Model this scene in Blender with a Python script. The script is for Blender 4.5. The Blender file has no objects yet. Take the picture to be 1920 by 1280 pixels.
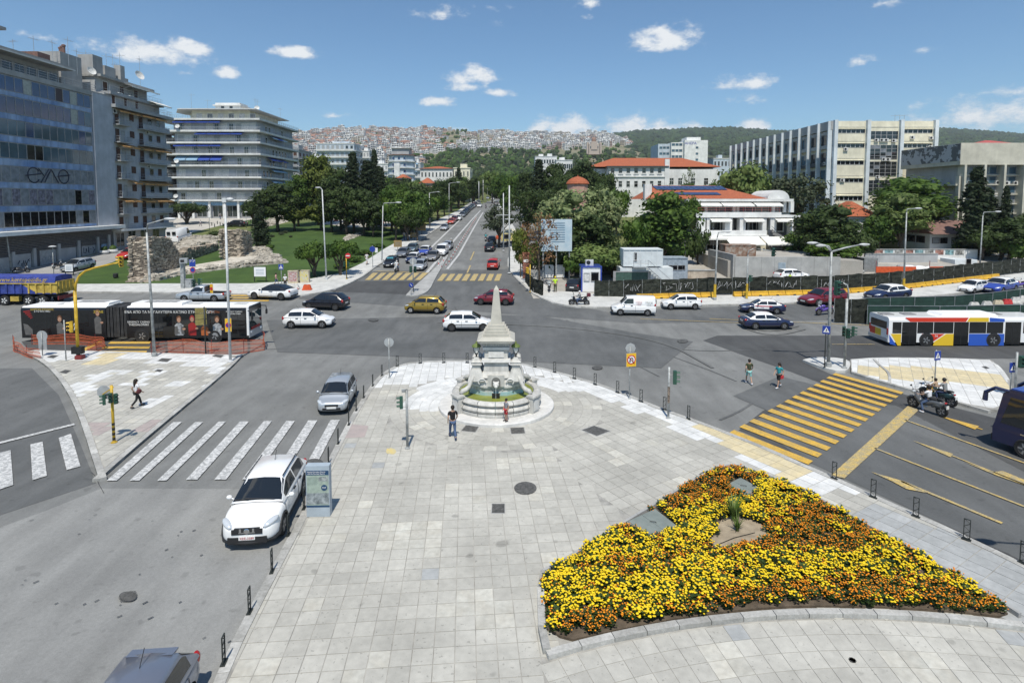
import bpy,bmesh,math,random
from math import radians,sin,cos,tan,pi,sqrt,atan2,hypot
from mathutils import Vector,Matrix,noise
random.seed(7)
C=bpy.context.scene
COL=C.collection
D=bpy.data
# ------ camera
HC,FP,PIT,VPP=11.6,1080.0,radians(4.0),451.5
cam=D.cameras.new('camera');cam_o=D.objects.new('camera',cam);COL.objects.link(cam_o)
cam_o.location=(0,0,HC);cam_o.rotation_euler=(pi/2-PIT,0,0)
cam.sensor_width=36;cam.lens=36*FP/1920;cam.shift_y=-(640-VPP)/1920
cam.clip_start=0.3;cam.clip_end=20000
C.camera=cam_o
C.render.resolution_x,C.render.resolution_y=1920,1280
# ------ light
SUN_EL=radians(62)
sun=D.lights.new('sun','SUN');sun.energy=4.3;sun.angle=radians(0.53);sun.color=(1,.945,.85)
sun_o=D.objects.new('sun',sun);COL.objects.link(sun_o)
sun_o.rotation_euler=(pi/2-SUN_EL,0,0);sun_o.location=(0,-40,80)
W=D.worlds.new('World');C.world=W;W.use_nodes=True
C.view_settings.view_transform='Standard';C.view_settings.look='None'
C.view_settings.exposure=0.16;C.view_settings.gamma=1
C.view_settings.use_curve_mapping=False
C.render.film_transparent=False
cy=C.cycles
cy.max_bounces=6;cy.diffuse_bounces=3;cy.glossy_bounces=3;cy.transmission_bounces=4;cy.transparent_max_bounces=12
cy.caustics_reflective=False;cy.caustics_refractive=False
cy.sample_clamp_indirect=6
try:
 cy.use_denoising=True;cy.denoiser='OPENIMAGEDENOISE';cy.denoising_input_passes='RGB_ALBEDO_NORMAL'
except Exception:pass
# ------ projection helpers (photo pixel -> place on the ground)
CP,SP=cos(PIT),sin(PIT)
KN=[(-60,0),(50,0),(60,.5),(75,1.3),(100,2.9),(130,4.8),(160,6.6),(190,8.2),(250,10.4),(320,12.2),(500,16),(800,24),(1200,40)]
def hz(y):
 if y<=KN[0][0]:return KN[0][1]
 for(a,ha),(b,hb)in zip(KN,KN[1:]):
  if y<=b:return ha+(hb-ha)*(y-a)/(b-a)
 return KN[-1][1]
def ray(u,v):
 a=(u-960)/FP;b=(VPP-v)/FP
 return a,CP+b*SP,-SP+b*CP
def G(u,v,dz=0.0):
 """point of the ground (+dz) seen at photo pixel u, v"""
 dx,dy,dzr=ray(u,v)
 t0,t=5/dy,5/dy
 while t*dy<1190:
  if HC+t*dzr<hz(t*dy)+dz:break
  t0=t;t*=1.01
 for _ in range(30):
  m=(t0+t)/2
  if HC+m*dzr<hz(m*dy)+dz:t=m
  else:t0=m
 return Vector((t*dx,t*dy,HC+t*dzr))
def P(u,v,y):
 """point at distance y seen at photo pixel u, v"""
 dx,dy,dz=ray(u,v);t=y/dy
 return Vector((dx*t,y,HC+dz*t))
def ZV(y,v):return P(960,v,y).z
def XU(y,u,v=500):return P(u,v,y).x
def ppm(y):return FP/y
def gx(u,v):p=G(u,v);return(p.x,p.y)
def PX(*pts):return[gx(u,v)for u,v in pts]
# ------ materials
MATS={}
def M(name,col,rough=.65,var=.12,scale=3.0,bump=0,metal=0,spec=.4,col2=None,detail=4,obj=False,attr=False,coat=0,bscale=None,fac=(.35,.65)):
 if name in MATS:return MATS[name]
 m=D.materials.new(name);m.use_nodes=True
 nt=m.node_tree;N=nt.nodes;L=nt.links
 b=N['Principled BSDF']
 b.inputs['Roughness'].default_value=rough;b.inputs['Metallic'].default_value=metal
 b.inputs['Specular IOR Level'].default_value=spec
 if coat:b.inputs['Coat Weight'].default_value=coat;b.inputs['Coat Roughness'].default_value=.06
 col=(*col,1)
 if col2 is None:c2=tuple(max(0,c*(1-var*2))for c in col[:3])+(1,);c1=tuple(min(1,c*(1+var))for c in col[:3])+(1,)
 else:c1,c2=col,(*col2,1)
 geo=N.new('ShaderNodeNewGeometry')
 src=geo.outputs['Position']
 if obj:tc=N.new('ShaderNodeTexCoord');src=tc.outputs['Object']
 if var or col2 is not None:
  nz=N.new('ShaderNodeTexNoise');nz.inputs['Scale'].default_value=scale;nz.inputs['Detail'].default_value=detail
  nz.inputs['Roughness'].default_value=.62
  L.new(src,nz.inputs['Vector'])
  mr=N.new('ShaderNodeMapRange');mr.inputs[1].default_value=fac[0];mr.inputs[2].default_value=fac[1]
  L.new(nz.outputs['Fac'],mr.inputs[0])
  mx=N.new('ShaderNodeMix');mx.data_type='RGBA';mx.inputs[6].default_value=c2;mx.inputs[7].default_value=c1
  L.new(mr.outputs[0],mx.inputs[0])
  out=mx.outputs[2]
  if attr:
   at=N.new('ShaderNodeAttribute');at.attribute_name='rnd'
   oi=N.new('ShaderNodeObjectInfo')
   ad=N.new('ShaderNodeMath');ad.operation='ADD';L.new(at.outputs['Fac'],ad.inputs[0]);L.new(oi.outputs['Random'],ad.inputs[1])
   fr=N.new('ShaderNodeMath');fr.operation='FRACT';L.new(ad.outputs[0],fr.inputs[0])
   ar=N.new('ShaderNodeMapRange');ar.inputs[3].default_value=1-attr;ar.inputs[4].default_value=1+attr*.6
   L.new(fr.outputs[0],ar.inputs[0])
   mu=N.new('ShaderNodeMix');mu.data_type='RGBA';mu.blend_type='MULTIPLY';mu.inputs[0].default_value=1
   L.new(out,mu.inputs[6]);L.new(ar.outputs[0],mu.inputs[7]);out=mu.outputs[2]
  L.new(out,b.inputs['Base Color'])
 else:
  b.inputs['Base Color'].default_value=col
 if bump:
  nb=N.new('ShaderNodeTexNoise');nb.inputs['Scale'].default_value=bscale or scale*6;nb.inputs['Detail'].default_value=3
  L.new(src,nb.inputs['Vector'])
  bp=N.new('ShaderNodeBump');bp.inputs['Strength'].default_value=bump;bp.inputs['Distance'].default_value=.03
  L.new(nb.outputs['Fac'],bp.inputs['Height']);L.new(bp.outputs[0],b.inputs['Normal'])
 MATS[name]=m
 return m
def glassmat(name,col,rough=.05):
 m=M(name,col,rough,var=.15,scale=.35,spec=.8)
 return m
def clearglass(name,tint=(.75,.85,.85),alpha=.25):
 m=D.materials.new(name);m.use_nodes=True;b=m.node_tree.nodes['Principled BSDF']
 b.inputs['Base Color'].default_value=(*tint,1);b.inputs['Roughness'].default_value=.05;b.inputs['Alpha'].default_value=alpha
 MATS[name]=m;return m
 # ------ mesh building
class MB:
 def __init__(s):s.v=[];s.f=[];s.m=[];s.a=[]
 def add(s,vs,fs,mi=0,a=0.0):
  n=len(s.v);s.v.extend([tuple(v)for v in vs])
  for f in fs:s.f.append([i+n for i in f]);s.m.append(mi);s.a.append(a)
  return s
 def box(s,c,d,rz=0,mi=0,a=0.0,taper=1.0,rx=0):
  x,y,z=d[0]/2,d[1]/2,d[2]/2
  vs=[]
  for sz in(-1,1):
   k=taper if sz>0 else 1
   for sx,sy in((-1,-1),(1,-1),(1,1),(-1,1)):vs.append(Vector((sx*x*k,sy*y*k,sz*z)))
  if rx:R=Matrix.Rotation(rx,3,'X');vs=[R@v for v in vs]
  if rz:R=Matrix.Rotation(rz,3,'Z');vs=[R@v for v in vs]
  vs=[v+Vector(c)for v in vs]
  return s.add(vs,[(0,3,2,1),(4,5,6,7),(0,1,5,4),(1,2,6,5),(2,3,7,6),(3,0,4,7)],mi,a)
 def tube(s,pts,r,n=8,mi=0,cap=True):
  pts=[Vector(p)for p in pts]
  if not isinstance(r,(list,tuple)):r=[r]*len(pts)
  rings=[];up=None
  for i,p in enumerate(pts):
   t=(pts[min(i+1,len(pts)-1)]-pts[max(i-1,0)]).normalized()
   if up is None:up=Vector((0,0,1))if abs(t.z)<.9 else Vector((1,0,0))
   x=up.cross(t)
   if x.length<1e-4:x=Vector((0,1,0)).cross(t)
   x.normalize();y=t.cross(x).normalized();up=y.cross(t)*-1 if False else up
   rings.append([p+(x*cos(2*pi*k/n)+y*sin(2*pi*k/n))*r[i]for k in range(n)])
  vs=[v for q in rings for v in q];fs=[]
  for i in range(len(pts)-1):
   for k in range(n):fs.append((i*n+k,i*n+(k+1)%n,(i+1)*n+(k+1)%n,(i+1)*n+k))
  if cap:fs.append(tuple(range(n-1,-1,-1)));fs.append(tuple(range((len(pts)-1)*n,len(pts)*n)))
  return s.add(vs,fs,mi)
 def lathe(s,prof,c=(0,0,0),n=16,mi=0,rot=0,cap=True):
  vs=[];fs=[]
  for r,z in prof:
   for k in range(n):
    a=2*pi*k/n+rot;vs.append((c[0]+r*cos(a),c[1]+r*sin(a),c[2]+z))
  m=len(prof)
  for i in range(m-1):
   for k in range(n):fs.append((i*n+k,i*n+(k+1)%n,(i+1)*n+(k+1)%n,(i+1)*n+k))
  if cap and prof[0][0]>1e-4:fs.append(tuple(range(n-1,-1,-1)))
  if cap and prof[-1][0]>1e-4:fs.append(tuple(range((m-1)*n,m*n)))
  return s.add(vs,fs,mi)
 def prism(s,pts,z0,z1,mi=0,a=0.0):
  """pts counter-clockwise (x, y)"""
  n=len(pts)
  vs=[(x,y,z0)for x,y in pts]+[(x,y,z1)for x,y in pts]
  fs=[tuple(range(n-1,-1,-1)),tuple(range(n,2*n))]+[(i,(i+1)%n,n+(i+1)%n,n+i)for i in range(n)]
  return s.add(vs,fs,mi,a)
 def extr(s,prof,o,ax,ay,ad,mi=0):
  """profile (p,q) in plane ax,ay at o, extruded along ad (vector)"""
  o,ax,ay,ad=Vector(o),Vector(ax),Vector(ay),Vector(ad)
  n=len(prof)
  a=[o+ax*p+ay*q for p,q in prof];vs=a+[v+ad for v in a]
  fs=[tuple(range(n-1,-1,-1)),tuple(range(n,2*n))]+[(i,(i+1)%n,n+(i+1)%n,n+i)for i in range(n)]
  return s.add(vs,fs,mi)
 def ball(s,c,r,n=8,m=6,mi=0,sq=(1,1,1)):
  vs=[(c[0],c[1],c[2]-r*sq[2])];fs=[]
  for i in range(1,m):
   ph=-pi/2+pi*i/m
   for k in range(n):vs.append((c[0]+r*sq[0]*cos(ph)*cos(2*pi*k/n),c[1]+r*sq[1]*cos(ph)*sin(2*pi*k/n),c[2]+r*sq[2]*sin(ph)))
  vs.append((c[0],c[1],c[2]+r*sq[2]))
  for k in range(n):fs.append((0,1+(k+1)%n,1+k))
  for i in range(m-2):
   for k in range(n):fs.append((1+i*n+k,1+i*n+(k+1)%n,1+(i+1)*n+(k+1)%n,1+(i+1)*n+k))
  t=len(vs)-1
  for k in range(n):fs.append((1+(m-2)*n+k,1+(m-2)*n+(k+1)%n,t))
  return s.add(vs,fs,mi)
 def quad(s,a,b,c,d,mi=0,at=0.0):return s.add([a,b,c,d],[(0,1,2,3)],mi,at)
 def mesh(s,name,mats,smooth=False,fix=False):
  me=D.meshes.new(name);me.from_pydata(s.v,[],s.f)
  if not isinstance(mats,(list,tuple)):mats=[mats]
  for m in mats:me.materials.append(m)
  if len(mats)>1:me.polygons.foreach_set('material_index',s.m)
  if any(s.a):
   at=me.attributes.new('rnd','FLOAT','FACE');at.data.foreach_set('value',s.a)
  if fix:
   bm=bmesh.new();bm.from_mesh(me);bmesh.ops.remove_doubles(bm,verts=bm.verts,dist=1e-5)
   bmesh.ops.recalc_face_normals(bm,faces=bm.faces);bm.to_mesh(me);bm.free()
  if smooth:
   me.polygons.foreach_set('use_smooth',[True]*len(me.polygons))
   if smooth!=True:me.set_sharp_from_angle(angle=radians(smooth))
  me.update();return me
 def obj(s,name,mats,parent=None,smooth=False,fix=False):
  return link(name,s.mesh(name,mats,smooth,fix),parent)
def link(name,me,parent=None,loc=None,rz=None,sc=None):
 o=D.objects.new(name,me);COL.objects.link(o)
 if parent is not None:o.parent=parent
 if loc is not None:o.location=loc
 if rz is not None:o.rotation_euler=(0,0,rz)
 if sc is not None:o.scale=(sc,sc,sc)if not isinstance(sc,(tuple,list))else sc
 return o
def tag(o,label=None,cat=None,group=None,kind=None):
 if label:o['label']=label
 if cat:o['category']=cat
 if group:o['group']=group
 if kind:o['kind']=kind
 return o
def thing(name,label,cat,loc=(0,0,0),rz=0,group=None):
 o=D.objects.new(name,None);COL.objects.link(o);o.location=loc;o.rotation_euler=(0,0,rz)
 o.empty_display_size=.3
 return tag(o,label,cat,group)
def dup(o,loc=None,rz=None,label=None,group=None,sc=None,swap=None,parent=None):
 c=o.copy();COL.objects.link(c)
 if loc is not None:c.location=loc
 if rz is not None:c.rotation_euler=(0,0,rz)
 if sc is not None:c.scale=(sc,sc,sc)if not isinstance(sc,(tuple,list))else sc
 if label:c['label']=label
 if group:c['group']=group
 if parent is not None:c.parent=parent
 if swap and c.type=='MESH':
  for sl in c.material_slots:
   if sl.material and sl.material.name in swap:sl.link='OBJECT';sl.material=swap[sl.material.name]
 for ch in CHILD.get(o.name,())or[x for x in o.children]:
  dup(ch,swap=swap,parent=c)
 return c
CHILD={}
ONES='first second third fourth fifth sixth seventh eighth ninth tenth eleventh twelfth thirteenth fourteenth fifteenth sixteenth seventeenth eighteenth nineteenth'.split()
TENS={2:'twenty',3:'thirty',4:'forty'}
def ORD(k):
 k+=1
 return ONES[k-1]if k<20 else TENS[k//10][:-1]+'ieth' if k%10==0 else TENS[k//10]+'-'+ONES[k%10-1]
TMP=D.scenes.new('tmp')
def evaluated(o):
 """mesh of an object after its modifiers, worked out in a scratch scene so that the big scene is not re-evaluated"""
 for c in list(o.users_collection):c.objects.unlink(o)
 TMP.collection.objects.link(o);TMP.view_layers[0].update();dg=TMP.view_layers[0].depsgraph;dg.update()
 me=D.meshes.new_from_object(o.evaluated_get(dg));return me
 # ------ ground sheets
def sheet(name,pts,dz,mat,parent=None,thick=0,kind='structure',cuts=True,bot=None):
 """flat-ish polygon (x, y) draped on the ground, dz above it; thick>0 gives it sides"""
 bm=bmesh.new()
 area=sum(a[0]*b[1]-b[0]*a[1]for a,b in zip(pts,list(pts[1:])+[pts[0]]))
 if area<0:pts=list(reversed(pts))
 bm.faces.new([bm.verts.new((x,y,0))for x,y in pts])
 for f in bm.faces:f.normal_update()
 bmesh.ops.triangulate(bm,faces=bm.faces[:],ngon_method='EAR_CLIP')
 ys=[p[1]for p in pts]
 for k,_ in KN:
  if min(ys)<k<max(ys):
   bmesh.ops.bisect_plane(bm,geom=bm.verts[:]+bm.edges[:]+bm.faces[:],dist=1e-5,plane_co=(0,k,0),plane_no=(0,1,0))
 for v in bm.verts:v.co.z=hz(v.co.y)+dz
 if thick:
  for e in[e for e in bm.edges if len(e.link_faces)==1]:
   a,b=e.verts
   f=e.link_faces[0]
   vs=[l.vert for l in f.loops];i=vs.index(a)
   if vs[(i+1)%len(vs)]!=b:a,b=b,a
   c=bm.verts.new((b.co.x,b.co.y,b.co.z-thick));d=bm.verts.new((a.co.x,a.co.y,a.co.z-thick))
   bm.faces.new((b,a,d,c))
 for f in bm.faces:
  f.normal_update()
 me=D.meshes.new(name);bm.to_mesh(me);bm.free();me.materials.append(mat)
 o=link(name,me,parent)
 if kind and parent is None:o['kind']=kind
 return o
def inside(x,y,poly):
 r=False;j=len(poly)-1
 for i in range(len(poly)):
  xi,yi=poly[i];xj,yj=poly[j]
  if(yi>y)!=(yj>y)and x<(xj-xi)*(y-yi)/(yj-yi)+xi:r=not r
  j=i
 return r
def clip(poly,p,n):
 """keep the part of convex polygon where (q-p).n <= 0"""
 out=[]
 for i in range(len(poly)):
  a,b=poly[i],poly[(i+1)%len(poly)]
  da=(a[0]-p[0])*n[0]+(a[1]-p[1])*n[1];db=(b[0]-p[0])*n[0]+(b[1]-p[1])*n[1]
  if da<=0:out.append(a)
  if da*db<0:
   t=da/(da-db);out.append((a[0]+(b[0]-a[0])*t,a[1]+(b[1]-a[1])*t))
 return out
def parea(p):return abs(sum(a[0]*b[1]-b[0]*a[1]for a,b in zip(p,p[1:]+p[:1])))/2
def resample(pts,step):
 out=[];
 for a,b in zip(pts,pts[1:]):
  d=hypot(b[0]-a[0],b[1]-a[1]);n=max(1,round(d/step))
  for i in range(n):out.append((a[0]+(b[0]-a[0])*i/n,a[1]+(b[1]-a[1])*i/n))
 out.append(pts[-1]);return out
def smoothline(pts,step,it=2):
 for _ in range(it):
  q=[pts[0]]
  for a,b in zip(pts,pts[1:]):
   q.append((a[0]*.75+b[0]*.25,a[1]*.75+b[1]*.25));q.append((a[0]*.25+b[0]*.75,a[1]*.25+b[1]*.75))
  q.append(pts[-1]);pts=q
 L=[0]
 for a,b in zip(pts,pts[1:]):L.append(L[-1]+hypot(b[0]-a[0],b[1]-a[1]))
 n=max(1,round(L[-1]/step));out=[];k=0
 for i in range(n+1):
  s=L[-1]*i/n
  while k<len(L)-2 and L[k+1]<s:k+=1
  t=(s-L[k])/max(1e-6,L[k+1]-L[k]);a,b=pts[k],pts[k+1]
  out.append((a[0]+(b[0]-a[0])*t,a[1]+(b[1]-a[1])*t))
 return out
def strip(line,off):
 """line shifted sideways (left positive)"""
 out=[]
 for i,p in enumerate(line):
  a=line[max(0,i-1)];b=line[min(len(line)-1,i+1)]
  dx,dy=b[0]-a[0],b[1]-a[1];d=hypot(dx,dy)or 1
  out.append((p[0]-dy/d*off,p[1]+dx/d*off))
 return out
def kerb(line,w,ztop,mat,parent,name='kerb_stone',side=1,gap=.02,stuff=False,zbot=-.05):
 """kerb stones laid along line (already stepped); side=1 puts their width to the left"""
 other=strip(line,w*side);mb=MB();out=[]
 for i in range(len(line)-1):
  a,b,c,d=line[i],line[i+1],other[i+1],other[i]
  l=hypot(b[0]-a[0],b[1]-a[1]);t=gap/2/max(l,.05)
  q=[(a[0]+(b[0]-a[0])*t,a[1]+(b[1]-a[1])*t),(b[0]+(a[0]-b[0])*t,b[1]+(a[1]-b[1])*t),(c[0]+(d[0]-c[0])*t,c[1]+(d[1]-c[1])*t),(d[0]+(c[0]-d[0])*t,d[1]+(c[1]-d[1])*t)]
  if side<0:q=q[::-1]
  dz=random.uniform(-.004,.004)
  o=(hz(p[1])for p in q);hs=list(o)
  n=4;vs=[(q[k][0],q[k][1],hs[k]+zbot)for k in range(4)]+[(q[k][0],q[k][1],hs[k]+ztop+dz)for k in range(4)]
  fs=[(4,5,6,7)]+[(k,(k+1)%4,4+(k+1)%4,4+k)for k in range(4)]
  if stuff:mb.add(vs,fs,0,random.random()+.001)
  else:
   m1=MB().add(vs,fs,0,random.random()+.001);out.append(m1.obj(name,mat,parent))
 if stuff:tag(mb.obj(name,mat,parent),kind='stuff')
 return out
 # ------ sky with clouds
def build_sky():
 nt=W.node_tree;N=nt.nodes;L=nt.links;N.clear()
 out=N.new('ShaderNodeOutputWorld')
 sky=N.new('ShaderNodeTexSky');sky.sky_type='NISHITA';sky.sun_disc=False
 sky.sun_elevation=SUN_EL;sky.sun_rotation=pi;sky.air_density=1.0;sky.dust_density=.25;sky.ozone_density=1.6;sky.altitude=60
 bg=N.new('ShaderNodeBackground');bg.inputs[1].default_value=SKY_S
 tint=N.new('ShaderNodeMix');tint.data_type='RGBA';tint.blend_type='MULTIPLY';tint.inputs[0].default_value=1;tint.inputs[7].default_value=(.80,1.04,1.17,1)
 L.new(sky.outputs[0],tint.inputs[6]);L.new(tint.outputs[2],bg.inputs[0])
 def mth(op,a,b=None,c=None):
  n=N.new('ShaderNodeMath');n.operation=op
  for i,x in enumerate((a,b,c)):
   if x is None:continue
   if isinstance(x,(int,float)):n.inputs[i].default_value=x
   else:L.new(x,n.inputs[i])
  return n.outputs[0]
 tc=N.new('ShaderNodeTexCoord');sp=N.new('ShaderNodeSeparateXYZ');L.new(tc.outputs['Generated'],sp.inputs[0])
 az=mth('ARCTAN2',sp.outputs[0],sp.outputs[1]);el=mth('ARCSINE',sp.outputs[2])
 def angs(u,v):
  x,y,z=ray(u,v);return atan2(x,y),atan2(z,hypot(x,y))
 CL=[(290,100,118,17,24,1),(345,92,60,14,16,.9),(558,100,46,9,14,.95),(424,138,30,8,14,.9),(352,138,24,6,7,.6),(75,70,32,9,11,.6),(635,218,28,5,7,.65),(1250,82,62,12,32,1),(1240,66,36,12,20,.9),(885,146,44,12,20,.95),(875,163,36,7,8,.7),(937,175,30,6,8,.85),(822,191,36,8,10,.85),(827,27,46,10,15,.75),(1393,158,70,10,17,.7),(1400,188,36,9,10,.6),(1613,116,30,8,12,.6),(1850,218,150,40,50,.62),(1900,175,70,14,18,.5),(1062,250,56,20,36,1),(1010,250,26,14,18,.9),(1180,244,48,16,30,1),(1245,248,70,14,26,1),(1408,246,31,16,26,1),(790,246,52,8,7,.7),(850,246,26,8,9,.8),(1660,6,46,8,9,.5),(1100,8,34,10,12,.5),(920,14,32,7,7,.45),(1730,95,34,8,9,.42),(940,43,26,5,6,.35),(1090,30,20,6,6,.35)]
 cur=None
 for u,v,w,hd,hu,k in CL:
  a0,e0=angs(u,v);w*=1.5;hd*=1.5;hu*=1.5;wa=w/FP;a=abs(a0)
  wa*=cos(a)**2;up=hu/FP*cos(a);dn=hd/FP*cos(a)
  x=mth('MULTIPLY',mth('SUBTRACT',az,a0),1/wa)
  d=mth('SUBTRACT',el,e0)
  y=mth('MAXIMUM',mth('MULTIPLY',d,1/up),mth('MULTIPLY',d,-1/dn))
  r=mth('SQRT',mth('MULTIPLY_ADD',x,x,mth('MULTIPLY',y,y)))
  b=mth('MULTIPLY_ADD',r,-k,k)
  cur=b if cur is None else mth('MAXIMUM',cur,b)
 def noise_(scale,det,rough=.6,sc=(1,1,1.7)):
  mp=N.new('ShaderNodeMapping');mp.inputs['Scale'].default_value=sc;L.new(tc.outputs['Generated'],mp.inputs[0])
  n=N.new('ShaderNodeTexNoise');n.inputs['Scale'].default_value=scale;n.inputs['Detail'].default_value=det;n.inputs['Roughness'].default_value=rough
  L.new(mp.outputs[0],n.inputs['Vector']);return n.outputs['Fac']
 n1=noise_(30,8,.62)
 n2=noise_(5.5,5);aaz=mth('ABSOLUTE',az)
 msk=mth('MINIMUM',mth('MAXIMUM',mth('MULTIPLY',mth('SUBTRACT',aaz,.85),4),0),1)
 oth=mth('MULTIPLY',mth('MULTIPLY',mth('MAXIMUM',mth('SUBTRACT',n2,.55),0),5),msk)
 cur=mth('MAXIMUM',cur,oth)
 den=mth('ADD',cur,mth('MULTIPLY',mth('SUBTRACT',n1,.5),1.9))
 mr=N.new('ShaderNodeMapRange');mr.interpolation_type='SMOOTHSTEP';mr.inputs[1].default_value=.16;mr.inputs[2].default_value=.80
 L.new(den,mr.inputs[0])
 fac=mth('MULTIPLY',mr.outputs[0],mth('MINIMUM',mth('MAXIMUM',mth('MULTIPLY',cur,6),0),1))
 fac=mth('MULTIPLY',fac,.92)
 n3=noise_(60,4)
 cm=N.new('ShaderNodeMix');cm.data_type='RGBA';cm.inputs[6].default_value=(.56,.63,.72,1);cm.inputs[7].default_value=(.92,.94,.95,1)
 cf=N.new('ShaderNodeMapRange');cf.inputs[1].default_value=.1;cf.inputs[2].default_value=.9
 L.new(mth('ADD',mth('MULTIPLY',n3,.55),mth('MULTIPLY',den,.75)),cf.inputs[0]);L.new(cf.outputs[0],cm.inputs[0])
 b2=N.new('ShaderNodeBackground');b2.inputs[1].default_value=.92;L.new(cm.outputs[2],b2.inputs[0])
 ms=N.new('ShaderNodeMixShader');L.new(fac,ms.inputs[0]);L.new(bg.outputs[0],ms.inputs[1]);L.new(b2.outputs[0],ms.inputs[2])
 L.new(ms.outputs[0],out.inputs[0])
SKY_S=.094
build_sky()
# ------ materials of the setting
def grain(m,scale,lo,hi,detail=2,sc=None,a=.3,b=.7):
 """multiply the base colour by a noise"""
 nt=m.node_tree;N=nt.nodes;L=nt.links;bs=N['Principled BSDF']
 src=bs.inputs['Base Color'].links[0].from_socket
 g=N.new('ShaderNodeNewGeometry');n=N.new('ShaderNodeTexNoise');n.inputs['Scale'].default_value=scale;n.inputs['Detail'].default_value=detail
 v=g.outputs['Position']
 if sc:
  mp=N.new('ShaderNodeMapping');mp.inputs['Scale'].default_value=sc[:3]
  if len(sc)>3:mp.inputs['Rotation'].default_value=(0,0,sc[3])
  L.new(v,mp.inputs[0]);v=mp.outputs[0]
 L.new(v,n.inputs['Vector'])
 r=N.new('ShaderNodeMapRange');r.inputs[1].default_value=a;r.inputs[2].default_value=b;r.inputs[3].default_value=lo;r.inputs[4].default_value=hi
 L.new(n.outputs['Fac'],r.inputs[0])
 x=N.new('ShaderNodeMix');x.data_type='RGBA';x.blend_type='MULTIPLY';x.inputs[0].default_value=1
 L.new(src,x.inputs[6]);L.new(r.outputs[0],x.inputs[7]);L.new(x.outputs[2],bs.inputs['Base Color']);return m
def asph(name,c1,c2,rough=.85):
 m=M(name,c1,rough,col2=c2,scale=.16,detail=7,bump=.25,bscale=60,spec=.25)
 grain(m,70,.82,1.16);grain(m,9,.93,1.06,4);grain(m,1.2,.86,1.1,4,(1,.22,1,-.35));grain(m,2.6,1,.82,1,None,.66,.74)
 return m
m_asph=asph('asphalt',(.215,.218,.21),(.155,.158,.153))
m_asphL=asph('asphalt_pale',(.275,.276,.264),(.205,.207,.2))
m_asphD=asph('asphalt_dark',(.088,.09,.09),(.062,.063,.064))
m_asphM=asph('asphalt_mid',(.14,.144,.143),(.10,.104,.104))
m_tile=M('tile',(.475,.463,.415),.75,col2=(.42,.408,.365),scale=.45,detail=6,attr=.09,bump=.08,bscale=40,spec=.3)
grain(m_tile,5,.9,1.06,5);grain(m_tile,.32,.84,1.08,5);grain(m_tile,11,1,.72,1,None,.70,.74);grain(m_tile,1.7,1,.72,1,None,.72,.78)
m_tileC=M('tile_cream',(.515,.505,.45),.75,col2=(.47,.45,.39),scale=2,attr=.14,spec=.3);grain(m_tileC,6,.86,1.08,5)
m_tileW=M('tile_white',(.70,.70,.68),.7,col2=(.55,.555,.54),scale=1.1,detail=6,attr=.10,spec=.3);grain(m_tileW,7,.92,1.05,5)
m_tileY=M('tile_yellow',(.64,.54,.33),.75,col2=(.56,.49,.33),scale=2,attr=.1);grain(m_tileY,6,.88,1.06,5)
m_tileG=M('tile_grey',(.39,.40,.395),.75,col2=(.33,.34,.335),scale=.8,attr=.1,spec=.3);grain(m_tileG,6,.88,1.06,5)  # tiles grey in themselves: right foreground of the plaza and a few scattered ones
m_joint=M('joint',(.345,.335,.305),.9,var=.15,scale=2)
m_kerb=M('kerb_granite',(.46,.455,.43),.8,col2=(.34,.335,.31),scale=1.5,attr=.2,bump=.1);grain(m_kerb,12,.85,1.08,4)
m_kerbW=M('kerb_white',(.62,.62,.59),.8,col2=(.5,.5,.475),scale=1.5,attr=.12)
m_conc=M('concrete',(.40,.40,.385),.85,col2=(.30,.30,.29),scale=.9,bump=.1);grain(m_conc,10,.9,1.06,5)
m_yel=M('paint_yellow',(.62,.375,.05),.7,col2=(.42,.29,.09),scale=3,detail=8);grain(m_yel,16,.80,1.06,5,None,.36,.5)
m_yelO=M('paint_yellow_worn',(.56,.40,.12),.75,col2=(.31,.28,.20),scale=4,detail=9);grain(m_yelO,20,.6,1.05,5,None,.36,.52)
m_whi=M('paint_white',(.60,.60,.585),.7,col2=(.33,.335,.33),scale=7,detail=9,fac=(.42,.58));grain(m_whi,25,.72,1.04,5,None,.38,.5)
m_red=M('ramp_red',(.40,.335,.315),.85,col2=(.33,.29,.275),scale=2)
m_soil=M('soil',(.13,.10,.07),.95,col2=(.075,.058,.04),scale=4,bump=.5)
m_soilD=M('sandy_soil',(.36,.30,.215),.95,col2=(.25,.205,.145),scale=3,bump=.5)
m_grass=M('lawn',(.058,.105,.018),.9,col2=(.035,.072,.012),scale=.25,detail=7,bump=.5,bscale=25);grain(m_grass,18,.72,1.2,4);grain(m_grass,.8,.85,1.12,3)
m_dryg=M('lawn_dry',(.16,.17,.055),.95,col2=(.09,.12,.035),scale=.9,bump=.5,bscale=20);grain(m_dryg,15,.75,1.2,4)
m_dirt=M('site_ground',(.42,.40,.36),.95,col2=(.32,.30,.265),scale=.35,detail=7,bump=.2);grain(m_dirt,6,.85,1.08,5)
m_iron=M('cast_iron',(.13,.128,.12),.65,var=.2,scale=8,metal=.3,bump=.3,bscale=60)
m_black=M('black_metal',(.018,.018,.018),.5,var=.1,scale=10)
m_galv=M('galvanised',(.42,.44,.45),.45,var=.12,scale=4,metal=.55)
m_stone_w=M('far_stone',(.5,.48,.44),.9)
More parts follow.
